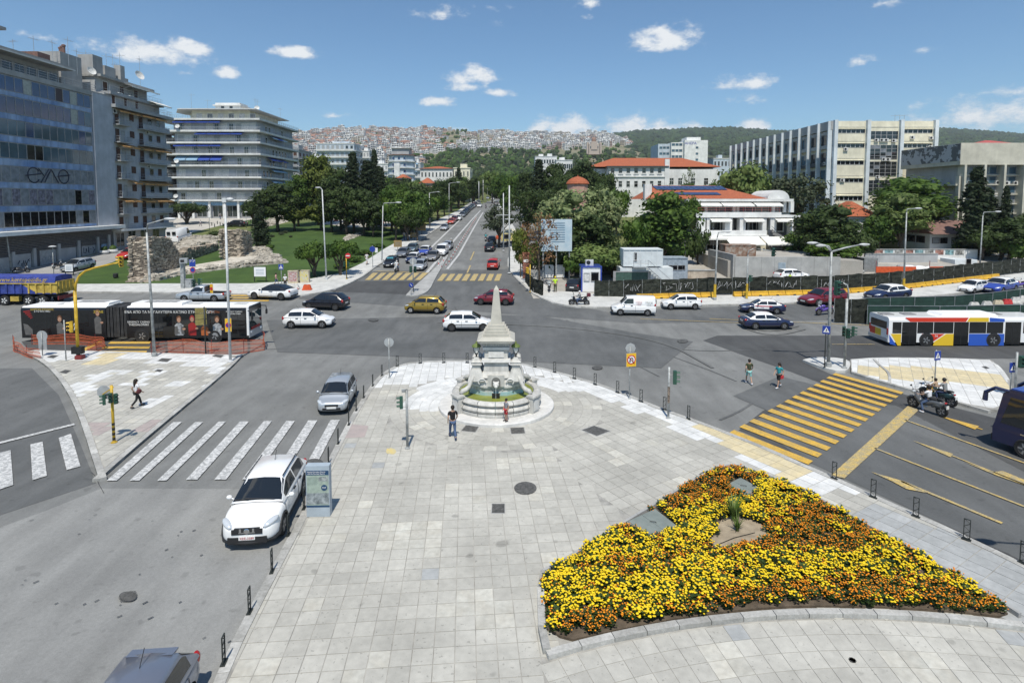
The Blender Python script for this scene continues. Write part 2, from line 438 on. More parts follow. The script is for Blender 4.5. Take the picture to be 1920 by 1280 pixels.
# ------ ground, roads
ground=sheet('ground',[(-700,-60),(700,-60),(1300,1199),(-1300,1199)],-.012,m_asph)
RZ=[0]
def road(name,pts,dz,mat):
 RZ[0]+=1;return sheet(name,pts,.0016*RZ[0]-.006,mat)
road('road',PX((-60,1330),(-60,1010),(90,955),(190,915),(480,916),(606,903),(500,1105),(410,1330)),.004,m_asphL)
road('road',PX((-60,690),(60,690),(110,740),(150,830),(180,905),(-60,985)),.004,m_asphM)
road('road',PX((560,560),(560,500),(700,508),(960,505),(1010,560),(1140,585),(1960,548),(1960,590),(1560,600),(1200,606)),.004,m_asphM)
road('asphalt_patch',PX((1318,638),(1345,629),(1920,629),(1960,672),(1640,672),(1510,680),(1560,702),(1700,740),(1860,782),(1960,800),(1960,1075),(1560,880),(1385,806),(1430,770),(1540,718),(1470,692),(1400,668)),.004,m_asphD)
road('asphalt_patch',PX((1410,790),(1520,744),(1680,760),(1960,905),(1960,1070),(1500,858)),.008,m_asphM)
road('asphalt_patch',PX((612,546),(660,527),(785,527),(762,552)),.008,m_asphD)
road('road',PX((500,600),(1000,590),(1300,640),(1240,690),(860,672),(520,660)),.006,m_asphM)
road('asphalt_patch',PX((1375,742),(1462,705),(1530,722),(1440,770)),.010,m_asphM)
road('asphalt_patch',PX((40,640),(110,628),(300,640),(290,663),(60,665)),.008,m_asphD)
for a in([(905,606),(1010,622),(1160,668),(1235,706)],[(1060,600),(1180,640),(1320,690),(1380,715)],[(500,655),(690,650),(860,655)],[(1180,640),(1290,660),(1450,655)],[(1352,788),(1395,770),(1440,735),(1500,715)]):
 l=smoothline(PX(*a),1.0);road('road_seam',l+strip(l,random.uniform(.08,.16))[::-1],.013,random.choice([m_asphM,m_asphD]))
for k in range(26):
 x,y=gx(random.uniform(30,430),random.uniform(960,1260));a=random.uniform(.8,1.1);l=random.uniform(.05,.16);w=random.uniform(.02,.045)
 q=[(x,y),(x+l*cos(a),y+l*sin(a)),(x+l*.9*cos(a)-w*sin(a),y+l*.9*sin(a)+w*cos(a)),(x-w*sin(a),y+w*cos(a))]
 sheet('oil_spot',q,.037,m_asphD)
m_asphT=asph('asphalt_tyre',(.165,.168,.163),(.115,.118,.115))
for pts,w in((((1340,690),(1250,640),(1080,612),(820,604)),.16),(((1390,610),(1440,625),(1500,612)),.10),(((1400,618),(1450,632),(1512,618)),.10)):
 l=smoothline(PX(*pts),1.0);sheet('tyre_mark',l+strip(l,w*1.6)[::-1],.0385,m_asphT)
rc=random.Random(3);m_crack=M('crack_tar',(.055,.056,.057),.9)
for u,v,n_,a0 in((195,925,5,2.6),(560,905,4,1.2),(160,900,3,.5)):
 x,y=gx(u,v);l=[(x,y)]
 for _ in range(n_):a0+=rc.uniform(-.5,.5);x+=.5*cos(a0);y+=.5*sin(a0);l.append((x,y))
 l=smoothline(l,.3,1);o_=strip(l,.022);mb=MB()
 for p_,q_,r_,s_ in zip(l,l[1:],o_[1:],o_):mb.quad(*[(w_[0],w_[1],hz(w_[1])+.0388)for w_ in(s_,r_,q_,p_)][::-1])
 tag(mb.obj('road_crack',m_crack),kind='structure')
 # ------ paving
def tiles(polys,edge,size,grid,parent,matf,name='paving_tile',dz=.12,cap=300,gap=.024,ext=None,top=.012,minarea=.12,clips=None):
 """grid: list of (origin, angle, region(x,y)->bool); polys: outline polygon; every whole or cut tile is real; the largest in view are single objects"""
 allt=[]
 outline=polys
 ed=list(zip(outline,outline[1:]+outline[:1]))
 ar=sum(a[0]*b[1]-b[0]*a[1]for a,b in ed)
 sg=1 if ar>0 else -1
 for(ox,oy),ang,reg,sz in grid:
  ca,sa=cos(ang),sin(ang)
  loc=[((x-ox)*ca+(y-oy)*sa,-(x-ox)*sa+(y-oy)*ca)for x,y in outline]
  i0,i1=int(min(p[0]for p in loc)/sz[0])-1,int(max(p[0]for p in loc)/sz[0])+1
  j0,j1=int(min(p[1]for p in loc)/sz[1])-1,int(max(p[1]for p in loc)/sz[1])+1
  for j in range(j0,j1+1):
   for i in range(i0,i1+1):
    off=0
    lx,ly=i*sz[0],j*sz[1]
    q=[(lx+gap/2,ly+gap/2),(lx+sz[0]-gap/2,ly+gap/2),(lx+sz[0]-gap/2,ly+sz[1]-gap/2),(lx+gap/2,ly+sz[1]-gap/2)]
    q=[(ox+x*ca-y*sa,oy+x*sa+y*ca)for x,y in q]
    cx=sum(p[0]for p in q)/4;cyy=sum(p[1]for p in q)/4
    if ext and not ext(cx,cyy):continue
    allt.append((q,cx,cyy,reg))
 out=[]
 for q,cx,cyy,reg in allt:
  if not reg(cx,cyy):continue
  rr=max(hypot(p[0]-cx,p[1]-cyy)for p in q)+.01
  cutq=q
  ins=inside(cx,cyy,outline)
  near=False
  for a,b in ed:
   dx,dy=b[0]-a[0],b[1]-a[1];l=hypot(dx,dy)
   if l<1e-6:continue
   t=max(0,min(1,((cx-a[0])*dx+(cyy-a[1])*dy)/l/l))
   if hypot(a[0]+dx*t-cx,a[1]+dy*t-cyy)<rr:
    near=True
    cutq=clip(cutq,a,(dy/l*sg,-dx/l*sg))
    if len(cutq)<3:break
  if len(cutq)<3 or(not ins and not near):continue
  if not ins and near:
   mx=sum(p[0]for p in cutq)/len(cutq);my=sum(p[1]for p in cutq)/len(cutq)
   if not inside(mx,my,outline):continue
  for f in(clips or()):
   cutq=f(cutq)
   if len(cutq)<3:break
  if len(cutq)<3 or parea(cutq)<minarea*parea(q):continue
  out.append((cutq,cx,cyy))
 return lay(out,parent,matf,name,dz,cap,top)
def lay(out,parent,matf,name,dz,cap,top=.012):
 out.sort(key=lambda t:t[2]if abs(t[1]/max(t[2],1))<.93 and t[2]>13 else t[2]+500)
 mbs={}
 for k,(q,cx,cyy)in enumerate(out):
  if sum(a[0]*b[1]-b[0]*a[1]for a,b in zip(q,q[1:]+q[:1]))<0:q=q[::-1]
  n=len(q);h=random.uniform(-.0025,.0025);tx=random.uniform(-.004,.004);ty=random.uniform(-.004,.004)
  up=[(x,y,hz(y)+dz+top+h+tx*(x-cx)+ty*(y-cyy))for x,y in q];lo=[(x,y,hz(y)+dz-.01)for x,y in q]
  vs=up+lo;fs=[tuple(range(n))]+[(i,n+i,n+(i+1)%n,(i+1)%n)for i in range(n)]
  mat=matf(cx,cyy);a=random.random()*.98+.01
  if k<cap:MB().add(vs,fs,0,a).obj(name,mat,parent)
  else:mbs.setdefault(mat.name,(MB(),mat))[0].add(vs,fs,0,a)
 for mb,mat in mbs.values():tag(mb.obj(name,mat,parent),kind='stuff')
def frnd(x,y,s,seed=0):return noise.noise(Vector((x*s,y*s,seed*7.3)))
PL_left=[(380,1340),(420,1240),(468,1147),(510,1070),(545,1005),(581,938),(615,867),(634,830),(652,795),(668,768),(684,742),(700,720),(716,703),(738,690),(768,682)]
PL_top=[(830,679),(880,679),(940,680),(985,685)]
PL_right=[(1004,690),(1039,698),(1077,709),(1116,720),(1158,735),(1200,752),(1250,773),(1291,786),(1375,818),(1460,853),(1530,885),(1565,899),(1636,932),(1715,967),(1812,1011),(1918,1062),(2010,1110)]
plw=smoothline(PX(*PL_left),1.0)+smoothline(PX(*PL_top),1.0)[0:]+smoothline(PX(*PL_right),1.0)
PLAZA=plw+[(24,13),(24,3),(-14,3),(-12,10)]
plaza=sheet('plaza_pavement',PLAZA,.12,m_joint,thick=.17)
edge=smoothline(PX(*PL_left)+PX(*PL_top)+PX(*PL_right),1.0)
kerb(edge,.28,.142,m_kerb,plaza,side=-1,gap=.015)
inner=strip(edge,-.30)
PTILE=inner+[(23.8,13),(23.8,9),(-11.6,9)]
FC=G(931,760,.12);FX,FY=FC.x,FC.y;FR=3.22
BED=smoothline(PX((1018,1098),(1024,1222),(1180,1186),(1320,1162),(1450,1148),(1560,1146),(1700,1150),(1820,1160),(1908,1170),(1840,1124),(1700,1042),(1600,985),(1500,932),(1420,897),(1366,884),(1335,892),(1225,962),(1130,1020),(1040,1078),(1018,1098)),.4,1)
T=.54
def circ(a,b,c):
 ax,ay=a;bx,by=b;cx,cyy=c;d=2*(ax*(by-cyy)+bx*(cyy-ay)+cx*(ay-by))
 ux=((ax*ax+ay*ay)*(by-cyy)+(bx*bx+by*by)*(cyy-ay)+(cx*cx+cyy*cyy)*(ay-by))/d
 uy=((ax*ax+ay*ay)*(cx-bx)+(bx*bx+by*by)*(ax-cx)+(cx*cx+cyy*cyy)*(bx-ax))/d
 return ux,uy,hypot(ax-ux,ay-uy)
AX,AY,AR=circ(gx(1024,1232),gx(1480,1156),gx(1915,1180))
bl=gx(1012,1240);xl=bl[0]
seam=PX((1020,760),(1046,860),(1085,905),(1200,1000));dvec=(PX((1158,737))[0],PX((1715,967))[0]);dang=atan2(dvec[1][1]-dvec[0][1],dvec[1][0]-dvec[0][0])
def rfount(x,y):return hypot(x-FX,y-FY)
def regD(x,y):return x>xl and y<BEDLOW(x)
def BEDLOW(x):
 d=AR*AR-(x-AX)**2
 return AY+sqrt(d)if d>0 else 12
def regB(x,y):
 if y>seam[0][1]:return x>FX+1.0 and False
 for a,b in zip(seam,seam[1:]):
  if b[1]<=y<=a[1]:return x>a[0]+(b[0]-a[0])*(y-a[1])/(b[1]-a[1])
 return x>seam[-1][0]+(seam[-1][1]-y)*.9
def rC(x,y):return FR-.05<=rfount(x,y)<FR+5*T
def cell(x,y):
 if rC(x,y):return 'C'
 if regD(x,y):return 'D'
 if regB(x,y)or(x>FX+2 and y>FY-4 and(x-FX)*.75+(FY-y)*.2>2.6):return 'B'
 return 'A'
def notbed(x,y):return not inside(x,y,BEDX)and rfount(x,y)>FR-.05 and y>9.2
BEDX=BED
white_edge=smoothline(PX(*PL_right[2:14]),1)
def plmat(x,y):
 n=frnd(x,y,.35)
 d=min(hypot(x-a,y-b)for a,b in white_edge)
 px=960+FP*x/y;py=376+HC*FP/y
 if inside(x,y,YEL1):return m_tileY
 if y>34.2+n*1.6:return m_tileW
 if y>22 and d<1.9+n*1.2:return m_tileW
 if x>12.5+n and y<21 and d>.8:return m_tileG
 if rfount(x,y)<5.6 and x<FX and y>31+n:return m_tileW
 if frnd(x,y,.55,3)>.36 or random.random()<.03:return m_tileC
 if random.random()<.008:return m_tileG
 return m_tile
YEL1=PX((1303,806),(1345,795),(1385,822),(1532,888),(1490,908),(1440,880))
aA=radians(4.6)
grid=[((gx(700,1200)),aA,lambda x,y:cell(x,y)=='A',(T,T)),(dvec[0],dang,lambda x,y:cell(x,y)=='B',(T*1.25,T*1.05))]
POL=[]
def polar(cx,cyy,r0,nr,reg,step,wid,a0=0,a1=2*pi):
 for k in range(nr):
  ra,rb=r0+k*wid,r0+(k+1)*wid;n=max(6,round((a1-a0)*(ra+rb)/2/step))
  for i in range(n):
   a,b=a0+(a1-a0)*i/n+.008/ra,a0+(a1-a0)*(i+1)/n-.008/ra
   q=[(cx+(ra+.008)*cos(a),cyy+(ra+.008)*sin(a)),(cx+(rb-.008)*cos(a),cyy+(rb-.008)*sin(a)),(cx+(rb-.008)*cos(b),cyy+(rb-.008)*sin(b)),(cx+(ra+.008)*cos(b),cyy+(ra+.008)*sin(b))]
   mx=sum(p[0]for p in q)/4;my=sum(p[1]for p in q)/4
   if reg(mx,my)and inside(mx,my,PTILE):POL.append((q,mx,my))
polar(FX,FY,FR+.02,5,lambda x,y:cell(x,y)=='C' and not inside(x,y,BEDX),T*1.15,T*.98)
_lay=lay
def lay(out,parent,matf,name,dz,cap,top=.012):
 return _lay(out+(POL if name=='paving_tile' and parent is plaza else[]),parent,matf,name,dz,cap,top)
th=[atan2(p[1]-AY,p[0]-AX)for p in(gx(1024,1232),gx(1990,1186))]
for k in range(12):
 rb=AR-.30-k*T;ra=rb-T
 if ra<1:break
 n=round((th[0]-th[1]+.12)*AR/(T*.97))
 for i in range(n):
  a,b=th[1]-.06+(th[0]-th[1]+.12)*i/n+.008/AR,th[1]-.06+(th[0]-th[1]+.12)*(i+1)/n-.008/AR
  q=[(AX+r*cos(t),AY+r*sin(t))for r,t in((ra+.008,a),(rb-.008,a),(rb-.008,b),(ra+.008,b))]
  mx=sum(p[0]for p in q)/4;my=sum(p[1]for p in q)/4
  if mx>xl and my>9.5 and inside(mx,my,PTILE):POL.append((q,mx,my))
def clipC(q):return q
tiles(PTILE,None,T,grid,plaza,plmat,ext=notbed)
def patch(name,pts,mat,dz=.126):return sheet(name,PX(*pts),dz+.012,mat,plaza)
patch('ramp_patch',[(642,826),(652,799),(691,803),(684,824)],m_red)
mY=M('yellow_stain',(.62,.48,.16),.8,col2=(.5,.44,.27),scale=5)
ys=[(732+10*cos(a)*random.uniform(.75,1.2),851+6*sin(a)*random.uniform(.7,1.2))for a in[2*pi*i/14 for i in range(14)]]
patch('paint_stain',ys,mY)
mW=M('white_stain',(.72,.72,.70),.8)
patch('paint_stain',[(795+8*cos(a)*random.uniform(.8,1.15),752+4.5*sin(a)*random.uniform(.8,1.15))for a in[2*pi*i/12 for i in range(12)]],mW)
def cover(pts,label,dz=.139,nm='manhole_cover',mat=None):
 w=PX(*pts);cx=sum(p[0]for p in w)/len(w);cyy=sum(p[1]for p in w)/len(w)
 area=sum(a[0]*b[1]-b[0]*a[1]for a,b in zip(w,w[1:]+w[:1]))
 if area<0:w=w[::-1]
 t=thing(nm,label,'manhole cover',(cx,cyy,hz(cyy)+dz))
 w=[(x-cx,y-cyy)for x,y in w]
 MB().prism([(x*1.12,y*1.12)for x,y in w],-.012,.004).obj('frame',mat or m_conc,t)
 mb=MB().prism(w,-.005,.010);mb.obj('lid',m_iron,t)
 r=MB()
 for i in range(-3,4):
  f=i/4
  for j in range(-3,4):
   g=j/4
   if len(w)==4:
    x=(w[0][0]*(1-f)*(1-g)+w[1][0]*(1+f)*(1-g)+w[2][0]*(1+f)*(1+g)+w[3][0]*(1-f)*(1+g))/4
    y=(w[0][1]*(1-f)*(1-g)+w[1][1]*(1+f)*(1-g)+w[2][1]*(1+f)*(1+g)+w[3][1]*(1-f)*(1+g))/4
   else:
    if f*f+g*g>.8:continue
    m=max(abs(p[0])for p in w);x,y=f*m,g*m
   r.box((x,y,.012),(.045,.045,.008))
 tag(r.obj('stud_pattern',m_iron,t),kind='stuff')
cover([(865,812),(874,802),(898,804),(891,815)],'steel cover in the paving by the feet of the man in black')
cover([(957,807),(982,806),(984,817),(959,818)],'steel cover set in the paving right in front of the fountain')
cover([(1091,811),(1114,803),(1143,813),(1119,822)],'large diamond-laid steel cover to the right of the fountain')
cover([(923,951),(946,951),(946,968),(922,968)],'small square cover below the round manhole')
cover([(1310,895),(1320,889),(1330,894),(1320,900)],'small cover at the far tip of the flower bed')
cover([(985+19*cos(a),921+11*sin(a))for a in[2*pi*i/20 for i in range(20)]],'round iron manhole cover in the plaza paving',mat=m_iron)
cover([(1598+5*cos(a),1247+3.5*sin(a))for a in[2*pi*i/12 for i in range(12)]],'tiny round drain cap in the paving under the bed',mat=m_iron)
for u,v,lb in((590,870,'beside the roof of the white SUV'),(470,1120,'in the wide road at the left foreground'),(1120,690,'in the road above the right plaza edge'),(700,600,'in the junction below the gold hatchback'),(1280,640,'in the junction beside the dark asphalt patch')):
 if u==470:u=240
 r_=9 if v<720 else 15;cover([(u+r_*cos(a),v+r_*(.36 if v<720 else .55)*sin(a))for a in[2*pi*i/16 for i in range(16)]],'round iron cover '+lb,.042,mat=m_asphD)
LI_l=[(186,903),(172,860),(160,820),(146,780),(128,740),(105,706),(78,680),(44,664)]
LI_t=[(44,664),(60,658),(90,660),(200,661),(330,666),(455,668)]
LI_r=[(455,668),(440,685),(398,722),(350,762),(315,791),(250,846),(186,903)]
lil=smoothline(PX(*LI_l),1);lit=smoothline(PX(*LI_t),1);lir=smoothline(PX(*LI_r),1)
LI=lil+lit[1:]+lir[1:-1]
isl=sheet('traffic_island',LI,.12,m_joint,thick=.17)
kerb(lil,.26,.14,m_kerb,isl,side=-1);kerb(lir,.26,.14,m_kerb,isl,side=-1);kerb(lit,.26,.14,m_kerbW,isl,side=-1)
m_kdark=M('kerb_face_dark',(.12,.12,.075),.8)
LIi=strip(lil,-.29)[1:-1]+strip(lit,-.28)[1:-1]+strip(lir,-.29)[1:-1]
LRED=PX((160,800),(205,795),(210,815),(168,825));LRED2=PX((262,800),(318,786),(312,795),(290,815),(255,812))
LYEL=PX((158,686),(200,663),(235,663),(215,682),(195,686))
def limat(x,y):
 if inside(x,y,LRED)or inside(x,y,LRED2):return m_red
 if inside(x,y,LYEL):return m_tileY
 if y>41+frnd(x,y,.4):return m_tileW
 if random.random()<.12:return m_tileC
 return m_tileW if frnd(x,y,.5,5)>.15 else m_tile
tiles(LIi,None,T,[(gx(215,830),radians(-3),lambda x,y:True,(T*1.1,T*.98))],isl,limat)
for pts,lb in(([(88,693),(93,697),(112,698),(132,700),(124,704),(106,704)][0:0]or[(111,702),(122,697),(134,698),(124,704)],'dark cover near the curved edge of the left island'),([(296,680),(304,675),(322,676),(313,682)],'grey cover on the left island behind the walking woman'),([(290,699),(296,696),(306,697),(300,701)],'smallest cover on the left island beside the walking woman'),([(398,671),(404,668),(420,669),(414,674)],'cover on the left island by the yellow no-parking sign'),([(88,673),(98,669),(110,670),(100,675)],'pale cover on the left island by the grey pole')):cover(pts,lb)
RI=smoothline(PX((1505,678),(1522,673),(1560,673),(1592,677),(1595,690),(1586,700),(1570,700),(1532,689),(1505,678)),.7,1)
ri=sheet('traffic_island',RI[:-1],.15,m_kerbW,thick=.2)
R2=smoothline(PX((1594,678),(1642,674),(1760,675),(1858,678)),1)+smoothline(PX((1862,680),(1878,695),(1890,712)),.7)+smoothline(PX((1893,718),(1900,735),(1890,770),(1853,774),(1742,742),(1672,724),(1596,700)),1)
rp=sheet('traffic_island',R2,.12,m_joint,thick=.17)
k2=smoothline(PX((1853,775),(1742,743),(1672,725),(1596,701)),1);kerb(k2,.25,.142,m_kerb,rp,side=-1)
k3=smoothline(PX((1594,677),(1642,673),(1760,674),(1858,677),(1880,695),(1893,716)),1);kerb(k3,.22,.142,m_kerbW,rp,side=-1)
k4=smoothline(PX((1641,677),(1652,690),(1664,697),(1672,710),(1670,723)),.8);kerb(k4,.16,.18,m_kerb,rp,side=-1)
RY=[PX((1600,690),(1660,690),(1668,720),(1600,698)),PX((1664,690),(1760,693),(1880,705),(1890,735),(1790,722),(1680,715))]
R2i=[((x-30)*.985+30,(y-41)*.97+41)for x,y in R2]
tiles(R2i,None,T,[(gx(1742,742),dang*0.55,lambda x,y:True,(T*1.15,T*1.1))],rp,lambda x,y:m_tileY if any(inside(x,y,p)for p in RY)else m_tileW)
cover([(1542,687),(1548,684),(1556,686),(1550,690)],'small cover on the lamp island at the foot of the double lamp',.155)
cover([(1841,691),(1848,690),(1855,694),(1848,695)],'cover near the right tip of the pale island')
def pave(name,pts,mat,dz=.12,step=1.2):return sheet(name,smoothline(PX(*pts),step,1)[:-1],dz,mat,thick=.15)
m_pave=M('far_paving',(.58,.58,.55),.8,col2=(.44,.44,.42),scale=.8,detail=6);grain(m_pave,5,.88,1.06,4)
m_paveB=M('far_paving_beige',(.50,.47,.42),.8,col2=(.40,.38,.34),scale=.6,detail=6)
PK=[(-30,540),(140,537),(300,535),(470,535),(560,536),(640,519),(700,497)]
FPK=PX((-40,548),(140,548),(300,549),(480,553),(566,556),(630,543),(664,528),(690,513),(705,500),(740,480),(790,449),(835,419),(868,397),(896,376),(890,376),(858,396),(815,415),(770,440),(720,468),(680,494),(640,513),(560,528),(470,533),(300,533),(140,534),(-40,536))
walk=sheet('pavement',FPK,.12,m_pave,thick=.17)
kl=smoothline(PX((-40,549),(140,549),(300,550),(480,554),(566,557),(630,544),(664,529),(690,514),(705,501),(740,481),(790,450),(835,420),(868,398)),1.2);kerb(kl,.25,.145,m_kerb,walk,side=1)
FR1=PX((958,470),(952,487),(952,500),(958,512),(968,520),(985,540),(1000,553),(1035,569),(1080,577),(1200,578),(1340,572),(1470,571),(1503,567),(1620,562),(1718,558),(1793,552),(1960,526),(1960,508),(1860,520),(1700,537),(1580,548),(1340,556),(1140,556),(1080,548),(1040,548),(1000,520),(990,490),(972,440),(948,400),(930,376),(926,376),(940,410),(950,440))
walk2=sheet('pavement',FR1,.12,m_pave,thick=.17)
kr=smoothline(PX((962,518),(985,541),(1000,554),(1035,570),(1080,578),(1200,579),(1340,573),(1470,572),(1503,568),(1620,563),(1718,559),(1793,553),(1960,527)),1.2);kerb(kr,.25,.145,m_kerb,walk2,side=1)
ME=smoothline(PX((761,555),(771,544),(792,525),(820,500),(838,478),(842,478),(828,503),(815,525),(806,545),(790,555),(770,557),(761,555)),.8,1)
sheet('street_median',ME[:-1],.13,m_conc,thick=.18)
kerb(smoothline(PX((778,556),(764,556),(761,553),(766,548)),.5),.2,.15,m_yelO,None and 0,name='yellow_kerb',side=-1)if False else None
sheet('site_ground',PX((1000,560),(1140,555),(1340,554),(1580,546),(1700,535),(1860,518),(1960,506),(1960,440),(1500,440),(1180,470),(985,500),(990,540)),.02,m_dirt)
sheet('park_ground',[(-19,92),(-12,260),(-6,500),(-6,1190),(-1200,1190),(-300,92)],.02,m_dryg)
sheet('university_grounds',[(8,97),(300,97),(1200,1190),(8,1190)],.03,m_dryg)
# ------ markings (each stripe a piece of the road)
def mark(name,quad,mat,dz=.040,world=False):return sheet(name,quad if world else PX(*quad),dz,mat,ground)
L0,L1,R0,R1=[Vector(gx(*p))for p in((1563.5,701.5),(1371.7,809.5),(1692,738),(1520,868.5))]
for i in range(14):
 t=i/13;a=L0.lerp(L1,t);b=R0.lerp(R1,t);s=(L1-L0)/13*.25;r=(R1-R0)/13*.25
 j=random.uniform(-.05,.05)
 mark('crossing_stripe',[tuple(a-s),tuple(a+s),tuple(b+r),tuple(b-r)],m_yel,world=True)
mark('stop_line',[(1702,762),(1723,769),(1583,898),(1558,892)],m_yelO)
def line(a,b,w,mat,name='lane_line'):
 p,q=Vector(gx(*a)),Vector(gx(*b));d=(q-p).normalized();n=Vector((-d.y,d.x))*w/2
 mark(name,[tuple(p-n),tuple(q-n),tuple(q+n),tuple(p+n)],mat,world=True)
line((1697,788),(1960,883),.13,m_yelO);line((1640,841),(1960,966),.13,m_yelO)
mark('lane_arrow',[(1757,779),(1836,800),(1828,806)],m_yel);line((1832,803),(1842,806),.1,m_yel)
mark('lane_arrow',[(1712,827),(1787,852),(1782,858)],m_yelO);line((1785,855),(1960,925),.1,m_yelO)
mark('lane_arrow',[(1634,886),(1680,899),(1695,904),(1737,925),(1700,918),(1672,903)],m_yelO);line((1690,903),(1879,982),.16,m_yelO)
mark('lane_arrow',[(1806,866),(1862,886),(1880,884),(1960,916),(1960,924),(1905,905),(1870,893)],m_yelO)
Z=[((325,792),(341,792),(219,902),(200,902)),((366,792),(381,792),(261,902),(243,902)),((410,791),(424,791),(312,902),(295,902)),((450,791),(467,791),(370,900),(349,900)),((495,790),(510,790),(424,900),(402,900)),((537,790),(553,790),(475,900),(454,900)),((578,789),(595,789),(527,900),(506,900)),((620,788),(637,788),(585,888),(564,890))]
for q in Z:mark('crossing_stripe',q,m_whi)
for q in(((110,822),(133,814),(151,875),(125,882)),((57,834),(80,829),(88,893),(61,901)),((-4,850),(20,845),(25,910),(-2,919))):mark('crossing_stripe',q,m_whi)
line((-20,836),(140,796),.28,m_whi,'stop_line')
for i in range(7):
 x=684+15.6*i;mark('crossing_stripe',((x,525.5),(x+10,525.5),(x+25,512),(x+15,512)),m_yelO)
for i in range(8):
 x=819+15.3*i;mark('crossing_stripe',((x,527),(x+10,527),(x+20-i*.7,514),(x+11-i*.7,514)),m_yelO)
line((704,508.5),(806,511.5),.3,m_yelO,'stop_line')
for v in(545,549,553.5,558,563):mark('crossing_stripe',((434-(v-545)*.5,v),(505,v),(503,v+2.2),(433-(v-545)*.5,v+2.2)),m_yel)
for v,a,b in((641,208,283),(650,196,282),(658.5,175,276)):mark('crossing_stripe',((a,v),(b,v),(b-3,v+4.2),(a-6,v+4.2)),m_yel)
mark('stop_line',((150,657),(186,640),(192,641),(157,660)),m_yel)
line((1560,646),(1640,646),.12,m_yelO);line((1200,598),(1420,607),.12,m_yelO);line((1330,598),(1650,611),.12,m_yelO)
mark('street_line',((797,512),(900,395),(902,395),(803,512)),m_whi)
mark('street_line',((836,505),(858,478),(905,398),(907,398),(862,478),(841,505)),m_whi)
mark('street_line',((790,480),(880,396),(882,396),(795,480)),m_whi)
for a in((882,488,889,472),(876,512,882,498)):line(a[:2],a[2:],.2,m_yelO)
# ------ park lawns
lawn=sheet('lawn',PX((140,535),(300,533),(470,532),(560,527),(640,512),(684,491),(735,458),(770,438),(700,424),(600,415),(480,425),(430,455),(330,478),(250,470),(150,508)),.06,m_grass)
sheet('lawn',PX((330,408),(470,404),(560,414),(470,424),(380,425),(322,418)),.03,m_grass)
sheet('park_path',PX((600,420),(640,404),(745,404),(790,410),(745,426),(660,427)),.09,m_paveB)
sheet('lawn',PX((585,402),(640,402),(760,401),(870,392),(850,385),(580,385),(520,398)),.07,m_grass)
sheet('park_path',PX((-60,540),(140,512),(215,488),(260,470),(330,466),(322,446),(410,424),(480,410),(560,404),(560,400),(320,402),(215,468),(-60,535)),.04,m_paveB)
m_lane=asph('asphalt_lane',(.33,.325,.31),(.27,.265,.255))
sheet('service_lane',PX((-60,540),(140,514),(212,492),(252,472),(322,458),(330,448),(215,470),(120,492),(-60,523)),.07,m_lane)
# ====== buildings
def wallmat(name,c,var=.08,streak=True,rough=.85):
 m=M(name,c,rough,var=var,scale=.5,detail=6,spec=.25)
 if streak:grain(m,1.0,.92,1.04,6,(1.6,1.6,.16));
 return m
m_wwht=wallmat('render_white',(.74,.74,.72));m_wcrm=wallmat('render_cream',(.74,.70,.55));m_wgry=wallmat('render_grey',(.40,.41,.415))
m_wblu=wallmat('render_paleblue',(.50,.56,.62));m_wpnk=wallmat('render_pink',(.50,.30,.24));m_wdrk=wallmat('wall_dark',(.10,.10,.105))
m_wconc=wallmat('facade_concrete',(.36,.36,.35));m_wcon2=wallmat('facade_buff',(.54,.515,.425));m_wlav=wallmat('facade_lavender',(.43,.45,.49))
m_slabw=wallmat('slab_white',(.66,.66,.64));m_slabs=wallmat('slab_grey',(.36,.37,.375))
m_gl=[glassmat('glass_navy',(.02,.055,.15)),glassmat('glass_teal',(.05,.10,.14)),glassmat('glass_black',(.008,.008,.01)),M('curtain_grey',(.20,.22,.245),.5,var=.2,scale=1.2,spec=.6),M('curtain_violet',(.17,.165,.215),.5,var=.35,scale=2.2,spec=.6),M('curtain_brown',(.05,.025,.022),.5,spec=.6),M('blind_pale',(.40,.42,.38),.6)]
m_glass=m_gl[2];m_gldk=glassmat('glass_dark',(.022,.027,.03))
m_frm=M('frame_alu',(.34,.34,.34),.5,var=.1,metal=.2);m_frw=M('frame_white',(.62,.62,.6),.6);m_frb=M('frame_brown',(.09,.055,.04),.7)
m_sha=M('shutter_brown',(.10,.05,.035),.75,var=.25,scale=4);m_shg=M('shutter_grey',(.36,.375,.38),.7,var=.1);m_shw=M('shutter_white',(.60,.60,.585),.7)
m_awo=M('awning_orange',(.50,.27,.10),.85,var=.2,scale=2);m_awb=M('awning_blue',(.035,.08,.36),.8,var=.15);m_awl=M('awning_paleblue',(.24,.38,.52),.8);m_aww=M('awning_white',(.74,.73,.68),.8,var=.05);m_awr=M('awning_red',(.42,.10,.09),.8)
m_tileR=M('roof_tile',(.42,.125,.055),.85,col2=(.30,.085,.04),scale=2.5,detail=6);grain(m_tileR,12,.75,1.15,4,(1,1,1))
m_rail=M('railing_metal',(.38,.40,.42),.5,metal=.3,var=.1);m_ac=M('aircon_white',(.60,.60,.58),.6)
m_roofg=M('roof_grey',(.34,.34,.33),.9);m_brn=M('roof_brown',(.20,.115,.095),.8,var=.12,scale=1.5)
def frame_mesh(nm,mf,mg,b=.07,cross=0,dep=.05):
 mb=MB()
 for x,z,w,h in((-.5+b/2,0,b,1),(.5-b/2,0,b,1),(0,-.5+b/2,1-2*b,b),(0,.5-b/2,1-2*b,b)):mb.box((x,-dep/2,z),(w,dep,h))
 if cross&1:mb.box((0,-dep/2+.002,0),(b*.7,dep-.01,1-2*b))
 if cross&2:mb.box((0,-dep/2+.004,.08),(1-2*b,dep-.014,b*.7))
 fr=mb.mesh(nm,mf)
 pn=MB().box((0,-.011,0),(1-2*b+.004,.018,1-2*b+.004)).mesh('pane',mg)
 return fr,pn
WM={}
